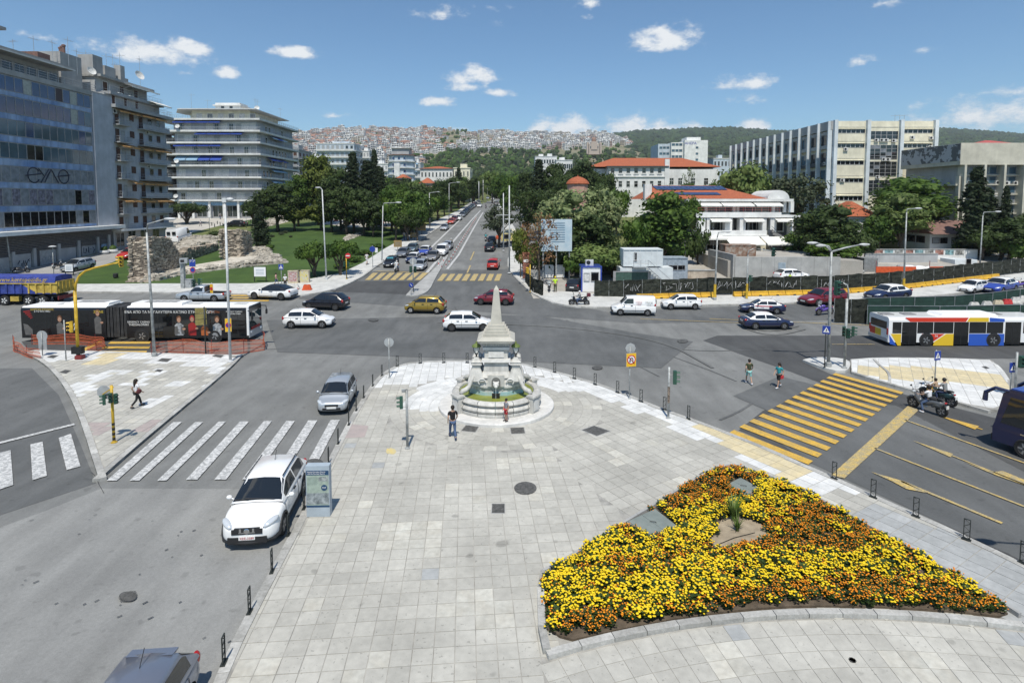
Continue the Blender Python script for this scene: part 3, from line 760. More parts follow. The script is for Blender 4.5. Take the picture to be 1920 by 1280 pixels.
def win(par,x,y,z,w,h,rz,mg=None,mf=None,cross=0,name='window',b=.07,pane=True):
 mg=mg or m_gldk;mf=mf or m_frm
 k=(mg.name,mf.name,cross,b)
 if k not in WM:WM[k]=frame_mesh(name,mf,mg,b,cross)
 o=link(name,WM[k][0],par,(x,y,z),rz,(w,1,h))
 if pane:link('pane',WM[k][1],o)
 return o
def at(loc,rz,p,q,d=0):
 """point p along the facade, q up, d outward from facade at loc turned rz (front looks to -Y when rz=0)"""
 return(loc[0]+p*cos(rz)+d*sin(rz),loc[1]+p*sin(rz)-d*cos(rz),loc[2]+q)
def fbox(mb,loc,rz,p,q,w,h,d0,d1,mi=0):
 """box on the facade: centre p, q, size w x h, from d0 to d1 outward"""
 c=at(loc,rz,p,q,(d0+d1)/2);return mb.box(c,(w,abs(d1-d0),h),rz,mi)
def part(par,name,mat,loc,rz,p,q,w,h,d0,d1):
 mb=MB();fbox(mb,loc,rz,p,q,w,h,d0,d1);return mb.obj(name,mat,par)
def railing(par,pts,h,z,mat=None,bars=.0,rails=(1.0,.5),name='railing',r=.022,post=1.5):
 mb=MB()
 for k in rails:mb.tube([(x,y,z+h*k)for x,y in pts],r,4)
 for x,y in resample(pts,post):mb.tube([(x,y,z),(x,y,z+h)],r,4)
 if bars:
  for x,y in resample(pts,bars):mb.box((x,y,z+h/2),(.02,.02,h))
 return mb.obj(name,mat or m_rail,par)
def awning(par,loc,rz,p,q,w,drop,out,mat,name='awning'):
 """sloping cloth with a short valance, on two thin arms"""
 a,b=at(loc,rz,p-w/2,q,.02),at(loc,rz,p+w/2,q,.02);c,d=at(loc,rz,p+w/2,q-drop,out),at(loc,rz,p-w/2,q-drop,out)
 t=.03;mb=MB()
 up=[Vector(v)+Vector((0,0,t))for v in(a,b,c,d)]
 lo=[Vector(v)for v in(a,b,c,d)]
 mb.add(lo+up,[(3,2,1,0),(4,5,6,7),(0,1,5,4),(1,2,6,5),(2,3,7,6),(3,0,4,7)])
 fbox(mb,loc,rz,p,q-drop-.1,w,.2,out-.02,out+.01)
 o=mb.obj(name,mat,par);m2=MB()
 for s in(-1,1):m2.tube([at(loc,rz,p+s*(w/2-.05),q-drop-.6,.03),at(loc,rz,p+s*(w/2-.05),q-drop-.02,out-.03)],.02,4)
 m2.obj('arm',m_rail,o);return o
def aircon(par,x,y,z,rz,s=1.0):
 if 'ac' not in WM:
  WM['ac']=(MB().box((0,-.16,0),(.85,.3,.6)).mesh('air_conditioner',m_ac),MB().lathe([(.0,0),(.22,0),(.22,.02),(.0,.03)],n=12).mesh('fan',m_black))
 o=link('air_conditioner',WM['ac'][0],par,(x,y,z),rz,s);f=link('fan',WM['ac'][1],o,(-.12,-.31,0));f.rotation_euler=(pi/2,0,0);return o
def antenna(par,x,y,z,h,n=4):
 mb=MB();mb.tube([(x,y,z),(x,y,z+h)],.035,5);a=random.uniform(0,3);dx,dy=cos(a),sin(a)
 mb.tube([(x-dx*.7,y-dy*.7,z+h*.9),(x+dx*.9,y+dy*.9,z+h*.9)],.02,4)
 for k in range(n):
  t=-.6+1.4*k/(n-1);mb.tube([(x+dx*t-dy*.4,y+dy*t+dx*.4,z+h*.9),(x+dx*t+dy*.4,y+dy*t-dx*.4,z+h*.9)],.015,4)
 return mb.obj('antenna',m_galv,par)
def dish(par,x,y,z,r,rz=0):
 mb=MB().lathe([(.02,0),(r*.5,r*.09),(r*.85,r*.25),(r,r*.36),(r*.99,r*.38),(r*.5,r*.12),(.02,.03)],n=14)
 o=mb.obj('satellite_dish',m_ac,par);o.location=(x,y,z);o.rotation_euler=(radians(65),0,rz)
 a=MB().tube([(0,0,0),(0,0,r*.8)],.02,4);a.obj('arm',m_galv,o);return o
 # ---- B1: office block with blue glazing on the left
XA=-69.5
b1=thing('office_building','glazed office block with seven bands of blue windows above a louvred base','office building',(XA,90,hz(90)))
def rel(o):return(-o.location.x,-o.location.y,-o.location.z)
class Off:
 pass
def root(name,label,cat,x,y,group=None):return thing(name,label,cat,(0,0,0),0,group)
D.objects.remove(b1)
b1=thing('office_building','glazed office block with seven bands of blue windows above a louvred base','office building')
zz=lambda v:ZV(96.2,v)
rows=[(180,204),(212,239),(249,274),(285,310),(322,347),(357,384),(394,418)]
ztop=zz(170);zpod=zz(427)
mb=MB()
mb.box((XA-8-.1,87,(zpod+zz(178))/2),(16,28.5,zz(178)-zpod));mb.obj('wall',m_wlav,b1)
MB().box((XA-8,98.9,(zpod+ztop-.3)/2),(16.4,4.7,ztop-.3-zpod)).obj('end_pier',m_wlav,b1)
MB().box((XA-8,86.4,(ztop+zz(178.5))/2),(16.3,29.7,ztop-zz(178.5))).obj('parapet',m_wconc,b1)
m_span=M('spandrel_blue',(.34,.44,.60),.35,col2=(.14,.24,.46),scale=.35,detail=6,spec=.6);grain(m_span,1.4,.7,1.15,5,(1,1,.3))
NC=16;wy=1.45
SPM=MB().box((0,-.03,0),(.985,.06,.97)).mesh('spandrel_panel',m_span)
for r,(va,vb)in enumerate(rows):
 z1,z0=zz(va),zz(vb)
 for k in range(NC):
  y=96.2-wy*(k+.5)
  rr=random.random()
  if r<2:g=m_gl[0]if rr<.85 else m_gl[random.choice((1,5,6))]
  elif r==2:g=m_gl[1]if rr<.8 else m_gl[0]
  elif r==3:g=m_gl[1]if rr<.75 else m_gl[2]
  elif r==4:g=m_gl[3]if rr<.9 or 2<k<10 else m_gl[2]
  elif r==5:g=m_gl[4]if rr<.6 else m_gl[3]if rr<.85 else m_gl[2]
  else:g=m_gl[2]if 4<=k<=11 or rr<.35 else m_gl[3]
  win(b1,XA,y,(z0+z1)/2,wy*.99,z1-z0,pi/2,g,m_frm,b=.035)
  zl=zz(rows[r+1][0])if r<6 else zpod+.35
  link('spandrel_panel',SPM,b1,(XA,y,(z0+zl)/2),pi/2,(wy,1,(z0-zl)*.93))
def text(body,size,par,mat,loc,rot,name='lettering',ext=.004,align='CENTER',sx=1.0,sp=1.0):
 cu=D.curves.new(name,'FONT');cu.body=body;cu.size=size;cu.extrude=ext;cu.align_x=align;cu.align_y='CENTER';cu.resolution_u=2;cu.space_character=sp
 tmp=D.objects.new('tmp',cu);me=evaluated(tmp);D.objects.remove(tmp);D.curves.remove(cu)
 me.materials.clear();me.materials.append(mat);me.name=name
 o=link(name,me,par,loc);o.rotation_euler=rot;o.scale=(sx,1,1);return o
m_graf=M('graffiti_black',(.02,.025,.045),.8,var=0);m_grafw=M('graffiti_white',(.5,.5,.5),.8,var=.2)
zc=(zz(322)+zz(347))/2;y0=86.2
def arcpts(cy_,r,a0,a1,n=14):return[(XA+.075,cy_+r*cos(a0+(a1-a0)*i/n),zc+r*1.05*sin(a0+(a1-a0)*i/n))for i in range(n+1)]
gr=MB();w=.09
for pts in(arcpts(84.1,1.05,.6,5.7),[(XA+.075,82.7,zc-.1),(XA+.075,85.4,zc+.25)],[(XA+.075,85.0,zc+1),(XA+.075,85.9,zc)],[(XA+.075,86.9,zc+1),(XA+.075,85.3,zc-1.05)],[(XA+.075,86.0,zc-1),(XA+.075,87.3,zc+1)],[(XA+.075,87.3,zc+1),(XA+.075,88.6,zc-1)],arcpts(89.7,1.0,0,2*pi,18),[(XA+.075,88.5,zc),(XA+.075,91.0,zc+.3)]):gr.tube(pts,w,4)
gr.obj('graffiti_letters',m_graf,b1)
MB().box((XA-7.2,85.9,zpod),(17.6,30.6,.55)).obj('canopy_slab',m_wwht,b1)
zb=zz(459);gz=hz(86)-.6
MB().box((XA-8.6,86,(gz+zpod-.28)/2),(16,29.2,zpod-.28-gz)).obj('base_wall',m_wdrk,b1)
m_slat=M('louvre_slat',(.13,.13,.135),.6,var=.15)
SL=MB().box((0,0,0),(.16,29,.14),0).mesh('louvre_slat',m_slat)
n=int((zpod-.3-zb)/.23)
for k in range(n):link('louvre_slat',SL,b1,(XA-.5,86,zb+.1+k*.23)).rotation_euler=(0,radians(25),0)
for k,(yy,wd)in enumerate(((74,2.6),(78.5,2.8),(82.2,2.6),(86.6,3.0),(90.6,3.2),(95,3.0),(98.6,1.2))):
 zg=hz(yy)-.3
 part(b1,'shop_shutter',random.choice((m_wgry,m_shg,m_wgry))if k!=6 else m_awl,(XA-.6,yy,zg),pi/2,0,1.25,wd,2.5,0,.06)
 if k in(0,1,2,3,5):
  g=MB();random.seed(k+3)
  for j in range(5):
   px_=-wd*.42+wd*.84*(j+.1)/5;pts=[at((XA-.6,yy,zg),pi/2,px_+random.uniform(0,.5),.5+random.uniform(0,1.2),.075)for _ in range(4)]
   g.tube(pts,.05,4)
  g.obj('graffiti',(m_graf,m_grafw)[k in(1,3)],b1)
 MB().box((XA-.5,yy+wd/2+.42,zg+1.5),(.5,.5,3.4)).obj('pier',m_wgry,b1)
random.seed(11)
zr=ztop;MB().box((XA-9,82,zr+1.35),(12,23.5,2.7)).obj('penthouse_wall',m_wgry,b1)
for k in range(11):win(b1,XA-3,71.6+k*2.1,zr+1.2,1.9,1.9,pi/2,m_glass,m_frm)
MB().box((XA-7.2,82,zr+2.95),(13,24.4,.5)).obj('roof_slab',m_wconc,b1)
MB().box((XA-.62,82,zr+2.72),(.2,24.2,.16)).obj('roof_edge',m_slabw,b1)
railing(b1,[(XA-.2,70),(XA-.2,101)],1.1,zr,rails=(1,.66,.33),post=1.6)
MB().box((XA-12,78,zr+4.9),(12,12,3.4)).obj('lift_house',m_wgry,b1);MB().box((XA-11.2,78.4,zr+6.8),(14.5,14.4,.4)).obj('roof_slab',m_wconc,b1)
mb=MB()
for yy in(81.2,82.0):mb.tube([(XA-5,yy,zr+7),(XA-5,yy,zr+9.6)],.08,6)
mb.obj('vent_pipe',m_galv,b1)
for k,(dx,yy,h)in enumerate(((-5,91.6,4.4),(-4,94,4.5),(-6,89,3.2),(-3,96,5.5),(-3.5,98.5,4.2))):antenna(b1,XA+dx,yy,zr+3.1,h)
MB().box((XA-5,91,zr+3.9),(4,2.4,1.6)).obj('roof_shed',m_brn,b1)
MB().box((XA-6,97.2,zr+3.2),(5,4.6,5.6)).obj('stair_tower',m_wconc,b1)
for k in range(3):MB().lathe([(.22,0),(.22,1.1),(.3,1.15),(.3,1.4),(.05,1.5)],(XA-4-k*.9,96.4+k*.8,zr+6.0),8).obj('chimney',m_brn,b1)
dish(b1,XA-2.6,100.4,zr+4.0,.75,1.2)
# ---- B2: grey apartment block with orange awnings
b2=thing('apartment_building','grey apartment block with orange awnings and small balconies beside the glazed office block','apartment block')
zz2=lambda v:ZV(103.5,v);XB=XA-.35;Y0,Y1=101.4,117.3
lev=[zz2(v)for v in(431,401,370,335.5,302,267.5,235)]
zt=zz2(202)
MB().box((XB-7.5,(Y0+Y1)/2,(lev[0]+zt)/2),(15,Y1-Y0,zt-lev[0])).obj('wall',m_wlav,b2)
MB().box((XB-8,(Y0+Y1)/2,(lev[0]+hz(105)-1)/2),(15,Y1-Y0-.2,lev[0]-hz(105)+1)).obj('ground_floor_wall',m_wgry,b2)
part(b2,'canopy_slab',m_wwht,(XB,109.3,lev[0]),pi/2,0,0,16.4,.3,-.5,1.2)
for k,yy in enumerate((103.2,106.4,110,113.6)):win(b2,XB-.5,yy,hz(yy)+1.5,2.3,2.7,pi/2,m_gldk,m_frm,1,'shop_window')
for f,z in enumerate(lev[0:]):
 nz=(lev+[zt])[f+1];h=nz-z;loc=(XB,0,z)
 for(a,b,nm)in((102.0,105.4,1),(108.6,117.0,2)):
  c=(a+b)/2
  if f==0 and nm==1:pass
  part(b2,'balcony_slab',m_slabs,loc,pi/2,c,0,b-a,.2,0,1.15)
  o=railing(b2,[(XB,a),(XB+1.1,a),(XB+1.1,b),(XB,b)],.95,z+.1,m_rail,bars=.28,name='balcony_railing')
  part(b2,'balcony_panel',m_wgry if nm==1 else m_wlav,loc,pi/2,c if nm==2 else a+.5,.52,(b-a)*.98 if nm==2 else 1.0,.72,1.04,1.08)
 for yy,w,hh,q,mg in((103.0,1.0,2.2,1.25,m_sha),(104.5,.9,2.0,1.2,m_shg),(107.0,1.2,1.25,1.75,m_sha),(109.6,1.1,2.2,1.25,m_sha),(112.3,1.2,2.2,1.25,m_gldk),(114.9,1.1,2.2,1.25,random.choice((m_sha,m_gldk)))):
  win(b2,XB,yy,z+q,w,hh,pi/2,mg,m_frb if mg is m_sha else m_frm,name='shuttered_window' if mg is m_sha else 'window')
 if f in(1,2,4,6):
  for yy,w in(((103.6,2.4),(106.2,2.0),(109.8,3.0),(113.2,3.2),(115.8,2.2))if f!=6 else((103.4,2.4),(106.4,2.8),(110,3.4),(114,3.4))):
   if random.random()<.85:awning(b2,loc,pi/2,yy,h-.2,w,.55,1.25+random.uniform(0,.35),m_awo)
 if f in(1,3,5):aircon(b2,XB,111.2,z+2.6,pi/2)
aircon(b2,XB+.1,102.0,zz2(211),pi/2,1.3)
part(b2,'cornice_slab',m_slabs,(XB,0,zt),pi/2,109.6,0,17.2,.55,-1,1.3)
zt2=zz2(177);MB().box((XB-8.2,109,(zt+zt2)/2),(15,15.6,zt2-zt)).obj('upper_wall',m_wgry,b2)
for yy in(103.4,106.6,109.8):win(b2,XB-.7,yy,zt+1.35,1.0,1.9,pi/2,m_sha,m_frw)
for yy in(105,108):aircon(b2,XB-.7,yy,zt+2.5,pi/2,1.2)
railing(b2,[(XB+1.1,101.2),(XB+1.1,118),(XB-1,118)],1.0,zt+.3,bars=.5)
awning(b2,(XB-.7,0,zt),pi/2,114.5,3.0,5,.9,2.4,m_aww)
part(b2,'cornice_slab',m_slabs,(XB,0,zt2),pi/2,109.2,0,15.4,.5,-1.5,.2)
zt3=zz2(146);MB().box((XB-9.2,108.4,(zt2+zt3)/2),(14,14,zt3-zt2)).obj('upper_wall',m_wgry,b2)
railing(b2,[(XB,101.6),(XB,116.6)],1.0,zt2+.25,bars=.5)
awning(b2,(XB-2.2,0,zt2),pi/2,111.5,zt3-zt2-.1,8.4,.55,2.4,m_aww)
for yy in(103.6,108,112):win(b2,XB-2.2,yy,zt2+1.35,1.3,1.9,pi/2,m_sha,m_frw)
MB().box((XB-8.6,108.6,zt3),(15,15,.4)).obj('roof_slab',m_roofg,b2)
for(x,y,w,d,h)in((-4,102.8,2.6,2.4,3.4),(-5,106.8,3.4,2.8,2.4),(-3.4,109.4,1.2,1.2,3.2),(-6,112,3,3,1.6)):MB().box((XB+x,y,zt3+h/2+.2),(w,d,h)).obj('roof_hut',random.choice((m_wconc,m_wgry)),b2)
for k in range(9):antenna(b2,XB-2.6-random.uniform(0,5),101.8+k*1.6+random.uniform(-.5,.5),zt3+.2,random.uniform(3,6.2))
dish(b2,XB-2.4,113.4,zt3+2.4,.95,1.3)
# ---- generic flat block
def block(name,label,cat,x0,x1,y0,y1,z1,floors,wall,mg=None,cols=6,sides='F',slab=None,wf=(.55,.5),z0=None,grp=None,balc=0,awn=None,roofb=True,frm=None,side_cols=4):
 o=thing(name,label,cat,group=grp);zb=(hz(y0)-2)if z0 is None else z0
 MB().box(((x0+x1)/2,(y0+y1)/2,(zb+z1)/2),(x1-x0,y1-y0,z1-zb)).obj('wall',wall,o)
 g0=hz(y0)if z0 is None else z0
 fh=(z1-g0)/floors
 faces=[((x0,y0,0),0,x1-x0,cols)]
 if 'R' in sides:faces.append(((x1,y0,0),pi/2,y1-y0,side_cols))
 if 'L' in sides:faces.append(((x0,y1,0),-pi/2,y1-y0,side_cols))
 for loc,rz,L,nc in faces:
  for f in range(floors):
   z=g0+f*fh
   for c in range(nc):
    p=at((loc[0],loc[1],z),rz,L*(c+.5)/nc,fh*.52)
    win(o,p[0],p[1],p[2],L/nc*wf[0],fh*wf[1],rz,mg if mg and random.random()<.75 else m_gldk,frm)
   if balc and f:
    part(o,'balcony_slab',slab or m_slabw,(loc[0],loc[1],z),rz,L/2,.05,L*.98,.22,0,balc)
    part(o,'balcony_front',slab or m_slabw,(loc[0],loc[1],z),rz,L/2,.55,L*.98,.8,balc-.08,balc)
    if awn and random.random()<.6:awning(o,(loc[0],loc[1],z),rz,L*random.uniform(.3,.7),fh-.1,L*.3,.5,balc+.2,random.choice(awn))
 MB().box(((x0+x1)/2,(y0+y1)/2,z1+.22),(x1-x0+.5,y1-y0+.5,.45)).obj('roof_slab',slab or m_slabw,o)
 if roofb:
  for k in range(2):MB().box((x0+(x1-x0)*random.uniform(.25,.75),y0+(y1-y0)*random.uniform(.3,.7),z1+1.4),((x1-x0)*.22,(y1-y0)*.25,2.2)).obj('roof_hut',wall,o)
  for k in range(3):antenna(o,x0+(x1-x0)*random.uniform(.1,.9),y0+1,z1+.3,random.uniform(2,4))
 return o
 # ---- B3: white block ringed with balconies and blue awnings
b3=thing('apartment_building','white block of eight storeys ringed by continuous balconies with blue awnings','apartment block')
YB=160;zz3=lambda v:ZV(YB,v)
fl=[zz3(v)for v in(377,355.5,334,312,290.5,269,247,225)]
F3=[(-97.6,168),(-93.2,161),(-70.6,161),(-70.6,187),(-92,187),(-95.4,183)]
def outset(poly,d):
 cx=sum(p[0]for p in poly)/len(poly);cyy=sum(p[1]for p in poly)/len(poly)
 return[(x+(d if x>cx else -d),y+(d if y>cyy else -d))for x,y in poly]
MB().prism(F3,hz(160)-1,zz3(225.5)).obj('wall',m_wlav,b3)
for f,z in enumerate(fl):
 O=outset(F3,1.5);MB().prism(O,z-.12,z+.14).obj('balcony_slab',m_slabs if f%2 else m_slabw,b3)
 rim=O[0:4];mb=MB()
 for a,b in zip(rim,rim[1:]):
  d=Vector((b[0]-a[0],b[1]-a[1],0));c=((a[0]+b[0])/2,(a[1]+b[1])/2,z+.14)
  mb.box((c[0],c[1],z+.2),(d.length,.1,.5),atan2(d.y,d.x))
 mb.obj('balcony_parapet',m_slabw,b3);railing(b3,rim,.85,z+.4,m_rail,bars=.6,rails=(1,.55),r=.03,name='balcony_railing')
 if f==7:break
 h=fl[f+1]-z if f<7 else 3
 for k in range(11):
  x=-91.6+k*2.0;rr=random.random()
  if rr<.45:win(b3,x,161,z+1.35,1.9,2.3,0,m_shw if rr<.2 else m_shg,m_frw,name='shuttered_window')
  elif rr<.8:win(b3,x,161,z+1.35,1.3,2.2,0,m_gldk,m_frw,1)
  yy=162.5+k*2.3
  if rr>.2:win(b3,-70.6,yy,z+1.35,1.3,2.1,pi/2,m_gldk if rr>.5 else m_shg,m_frw)
 win(b3,-94.2,164,z+1.3,2,2.1,-radians(59),m_gldk,m_frw)
 if f in(3,5,6,4):
  for x0_,n_ in(((-93,4),)if f!=5 else((-87,4),)):
   for k in range(n_):awning(b3,(0,161,z),0,x0_+1.6+k*3.3,h-.15,3.1,{3:1.25,4:.5,5:.5,6:.5}[f],1.7,m_awl if f==3 and k<2 else m_awb)
 if f in(1,2,3,5):
  for k in range(3):awning(b3,(-70.6,0,z),pi/2,168+k*4+random.uniform(0,2),h-.15,3.4,.8,1.7,random.choice((m_awb,m_awb,m_awl)))
for k,x in enumerate((-90.5,-86.5,-82,-78,-74)):
 MB().box((x-1.9,160.2,hz(160)+2.3),(.6,.6,5)).obj('pillar',m_wwht,b3)
 win(b3,x,161,hz(160)+2,3.0,3.4,0,m_gldk,m_frm,1,'shop_window')
MB().box((-81.5,160.4,fl[0]-.75),(22,.5,1.0)).obj('fascia',m_awl,b3)
MB().prism(outset(F3,-3.2),zz3(224),zz3(203)).obj('penthouse_wall',m_wcrm,b3)
for k in range(6):win(b3,-88+k*3.0,164.2,fl[7]+1.4,1.6,1.9,0,m_gldk if k%2 else m_shw,m_frw)
MB().prism(outset(F3,-.6),zz3(203),zz3(203)+.2).obj('roof_slab',m_slabw,b3)
MB().box((-80.6,168,zz3(197)),(7,5,3)).obj('lift_house',m_wwht,b3);MB().box((-80.6,168,zz3(191.5)),(8,6,.3)).obj('roof_slab',m_slabw,b3)
win(b3,-82,165.5,zz3(197),1,1.2,0,m_gldk,m_frw);win(b3,-79.6,165.5,zz3(197),1,1.2,0,m_gldk,m_frw)
for x,y,h in((-90,164,4.5),(-86,165,3),(-73,166,3.5),(-71.5,180,3),(-75,172,4)):antenna(b3,x,y,zz3(203)+.2,h)
dish(b3,-72.5,166,zz3(203)+.9,.7,.3)
for f in(3,0,6):dish(b3,-92.6+f*.2,159.2,fl[f]+1.3,.6,.2)
# ---- other blocks of the middle distance
block('apartment_building','darker balconied block half hidden in the gap between the grey and the white apartment blocks','apartment block',-107,-97,161,178,ZV(161,258),7,m_wgry,m_sha,4,'FR',m_slabs,balc=1.3,awn=[m_awl,m_aww])
block('apartment_building','dark block with a red awning peeping out behind the white balconied block','apartment block',-86,-76.5,208,222,ZV(208,282),7,m_wgry,m_sha,4,'FR',m_slabs,balc=1.2,awn=[m_awr])
block('apartment_building','long pale blue block rising behind the park trees','apartment block',XU(330,598),XU(330,668),330,352,ZV(330,270),8,m_wblu,m_shg,8,'FR',m_slabw,balc=1.1)
block('apartment_building','lower pale stepped block to the right of the pale blue one','apartment block',XU(345,672),XU(345,696),345,365,ZV(345,284),7,m_wwht,m_shg,4,'FR',m_slabw,balc=1.1)
block('apartment_building','plain cream block just left of the round-cornered tower','apartment block',XU(320,700),XU(320,730),320,336,ZV(320,308),5,m_wwht,m_shg,5,'F',m_slabw,balc=1.0)
block('apartment_building','small white block with green awning right of the round-cornered tower','apartment block',XU(310,777),XU(310,790),310,320,ZV(310,306),5,m_wwht,m_shg,3,'F',m_slabw,balc=1.0,awn=[m_awl])
tw=thing('tower_block','round-cornered blue-white tower block with a flat crown above the trees','apartment block');YT=270;cx_=XU(YT,752);zT=ZV(YT,290)
ft=[(cx_+5.9*cos(a)*(1.05),YT+6+5.9*sin(a))for a in[2*pi*(k+.5)/8 for k in range(8)]]
MB().prism(ft,hz(YT)-2,zT).obj('wall',m_wblu,tw)
for f in range(8):
 z=zT-3.05*f;fo=[(cx_+(x-cx_)*1.13,YT+6+(y-YT-6)*1.13)for x,y in ft]
 MB().prism(fo,z-.15,z+.35 if f else z+.2).obj('balcony_slab',m_slabw if f else m_brn,tw)
 for k in range(3):win(tw,cx_-3+k*2.6,YT+.55,z-1.6,1.3,1.5,0,m_gl[0],m_frw)
MB().box((cx_-1.2,YT-.2,zT-9),(2.6,1.2,10)).obj('stair_panel',m_wwht,tw)
MB().box((cx_,YT+6,zT+1.6),(8,8,3)).obj('penthouse_wall',m_wgry,tw);MB().box((cx_,YT+6,zT+3.2),(9.4,9.4,.3)).obj('roof_slab',m_slabw,tw)
def hiproof(x0,x1,y0,y1,z,h,mat,par,over=.6,name='roof'):
 x0-=over;x1+=over;y0-=over;y1+=over;d=min(x1-x0,y1-y0)/2
 if x1-x0>=y1-y0:a,b=(x0+d,(y0+y1)/2,z+h),(x1-d,(y0+y1)/2,z+h);f=[(0,1,5,4),(1,2,5),(2,3,4,5),(3,0,4)]
 else:a,b=((x0+x1)/2,y0+d,z+h),((x0+x1)/2,y1-d,z+h);f=[(0,1,4),(1,2,5,4),(2,3,5),(3,0,4,5)]
 mb=MB().add([(x0,y0,z),(x1,y0,z),(x1,y1,z),(x0,y1,z),a,b],f+[(3,2,1,0)])
 return mb.obj(name,mat,par)
def house(label,x0,x1,y0,y1,zw,hr,wall,roof,cols=4,floors=2,sides='F',z0=None,cat='house',nm='house',wf=(.4,.45),mg=None):
 o=block(nm,label,cat,x0,x1,y0,y1,zw,floors,wall,mg,cols,sides,None,wf,z0,roofb=False)
 hiproof(x0,x1,y0,y1,zw+.45,hr,roof,o);return o
Yp=215
house('pink house with a red tiled roof below the round-cornered tower',XU(Yp,790),XU(Yp,812),Yp,Yp+9,ZV(Yp,346),2.2,m_wpnk,m_tileR,2)
house('red roofed pink house wing left of the taller pink gable',XU(Yp+8,748),XU(Yp+8,764),Yp+8,Yp+18,ZV(Yp+8,336),1.6,m_wpnk,m_tileR,2)
Yq=285
house('long white low building with a red roof strip beyond the street trees',XU(Yq,790),XU(Yq,850),Yq,Yq+14,ZV(Yq,318),1.5,m_wwht,m_tileR,9,3,cat='public building',nm='public_building')
block('public_building','cream cube of an old public building with a little roof turret by the far street','public building',XU(Yq-8,852),XU(Yq-8,882),Yq-8,Yq+10,ZV(Yq-8,316),3,m_wcrm,None,4,'FR',m_wcrm,(.3,.45))
block('public_building','white flat-roofed university building above the dark trees in the middle','public building',XU(420,1003),XU(420,1043),420,440,ZV(420,294),4,m_wwht,None,8,'F',m_slabw,(.7,.4))
block('public_building','lower white wing with a strip of dark windows beside the white flat-roofed university building','public building',XU(400,1042),XU(400,1072),400,416,ZV(400,301),3,m_wwht,m_glass,8,'F',m_slabw,(.85,.4))
block('public_building','small pale block low between the hospital and the cream slab building','public building',XU(330,1333),XU(330,1366),330,340,ZV(330,298),4,m_wblu,None,5,'F',m_slabw)
# ---- hospital block
hp=thing('hospital_building','tall white hospital block with blue-grey window bands standing before the wooded hill','hospital');YH=330
xa,xb,xc=XU(YH,1257),XU(YH,1279),XU(YH,1322);zh=ZV(YH,263)
MB().box(((xb+xc)/2,YH+10,(zh+10)/2),(xc-xb,20,zh-10)).obj('wall',m_wwht,hp);MB().box(((xa+xb)/2,YH+12,(zh+9)/2),(xb-xa,18,zh-11)).obj('wing_wall',m_wwht,hp)
MB().box((XU(YH,1246),YH+15,(ZV(YH,268)+8)/2),(XU(YH,1257)-XU(YH,1235),18,ZV(YH,268)-8)).obj('side_block',m_wblu,hp)
for f in range(9):
 z=zh-2.2-f*3.4
 for k in range(3):win(hp,xa+1.2+k*2.1,YH+3,z,1.9,1.5,0,m_gl[1],m_frm)
 for k in range(3):win(hp,XU(YH,1237)+1+k*2,YH+6,z-1.5,1.8,1.4,0,m_gl[1],m_frm)
 win(hp,XU(YH,1302),YH,z-2,1.5,1.3,0,m_gl[1],m_frm)
MB().box((xb+6,YH+8,zh+1),(8,10,2)).obj('roof_hut',m_wwht,hp)
text('AHEPA',2.2,hp,M('sign_blue',(.05,.07,.35),.5),(XU(YH,1290),YH-.05,zh-1.8),(pi/2,0,0),'sign_letters')
# ---- long red-roofed faculty building
rb=thing('faculty_building','long cream faculty building under a broad red tiled hip roof','university building');YR=165
x0,x1,x2,x3=XU(YR,1108),XU(YR,1140),XU(YR,1245),XU(YR,1352);ze=ZV(YR,312)
MB().box(((x1+x2)/2,YR+8,(ze+4)/2),(x2-x1,16,ze-4)).obj('wall',m_wwht,rb)
MB().box(((x2+x3)/2,YR+12,(ze+3.4)/2),(x3-x2,16,ze-4.6)).obj('wing_wall',m_wwht,rb);MB().box(((x0+x1)/2,YR+13,(ze+3.6)/2),(x1-x0,16,ze-4.4)).obj('wing_wall',m_wwht,rb)
hiproof(x0,x3,YR+4.5,YR+21,ze+.1,ZV(YR,291)-ze,m_tileR,rb,.8);hiproof(x1,x2,YR,YR+16,ze+.05,(ZV(YR,297)-ze),m_tileR,rb,.8,'front_roof')
MB().box(((x1+x2)/2,YR-.05,ze-.1),(x2-x1+1.2,1.0,.4)).obj('cornice',m_slabs,rb);MB().box(((x1+x2)/2,YR-.12,ZV(YR,331)),(x2-x1,.3,.35)).obj('string_course',m_wwht,rb)
for k in range(7):
 x=x1+1.0+k*(x2-x1-1.4)/6.6
 win(rb,x,YR,ZV(YR,320),1.15,1.55,0,m_glass,m_frw,2);win(rb,x,YR,ZV(YR,345),1.1,1.9,0,m_glass,m_frw,2)
 MB().box((x,YR-.1,ZV(YR,326.3)),(1.5,.24,.14)).obj('sill',m_wwht,rb)
for k,u in enumerate((1256,1272,1296,1320)):win(rb,XU(YR+4,u),YR+4,ZV(YR+4,340),1.3,2.1,0,m_glass,m_frw,3)
MB().box((XU(YR,1247),YR-.2,(ze+8)/2+2),(1.3,.5,ze-8)).obj('pilaster',m_wwht,rb)
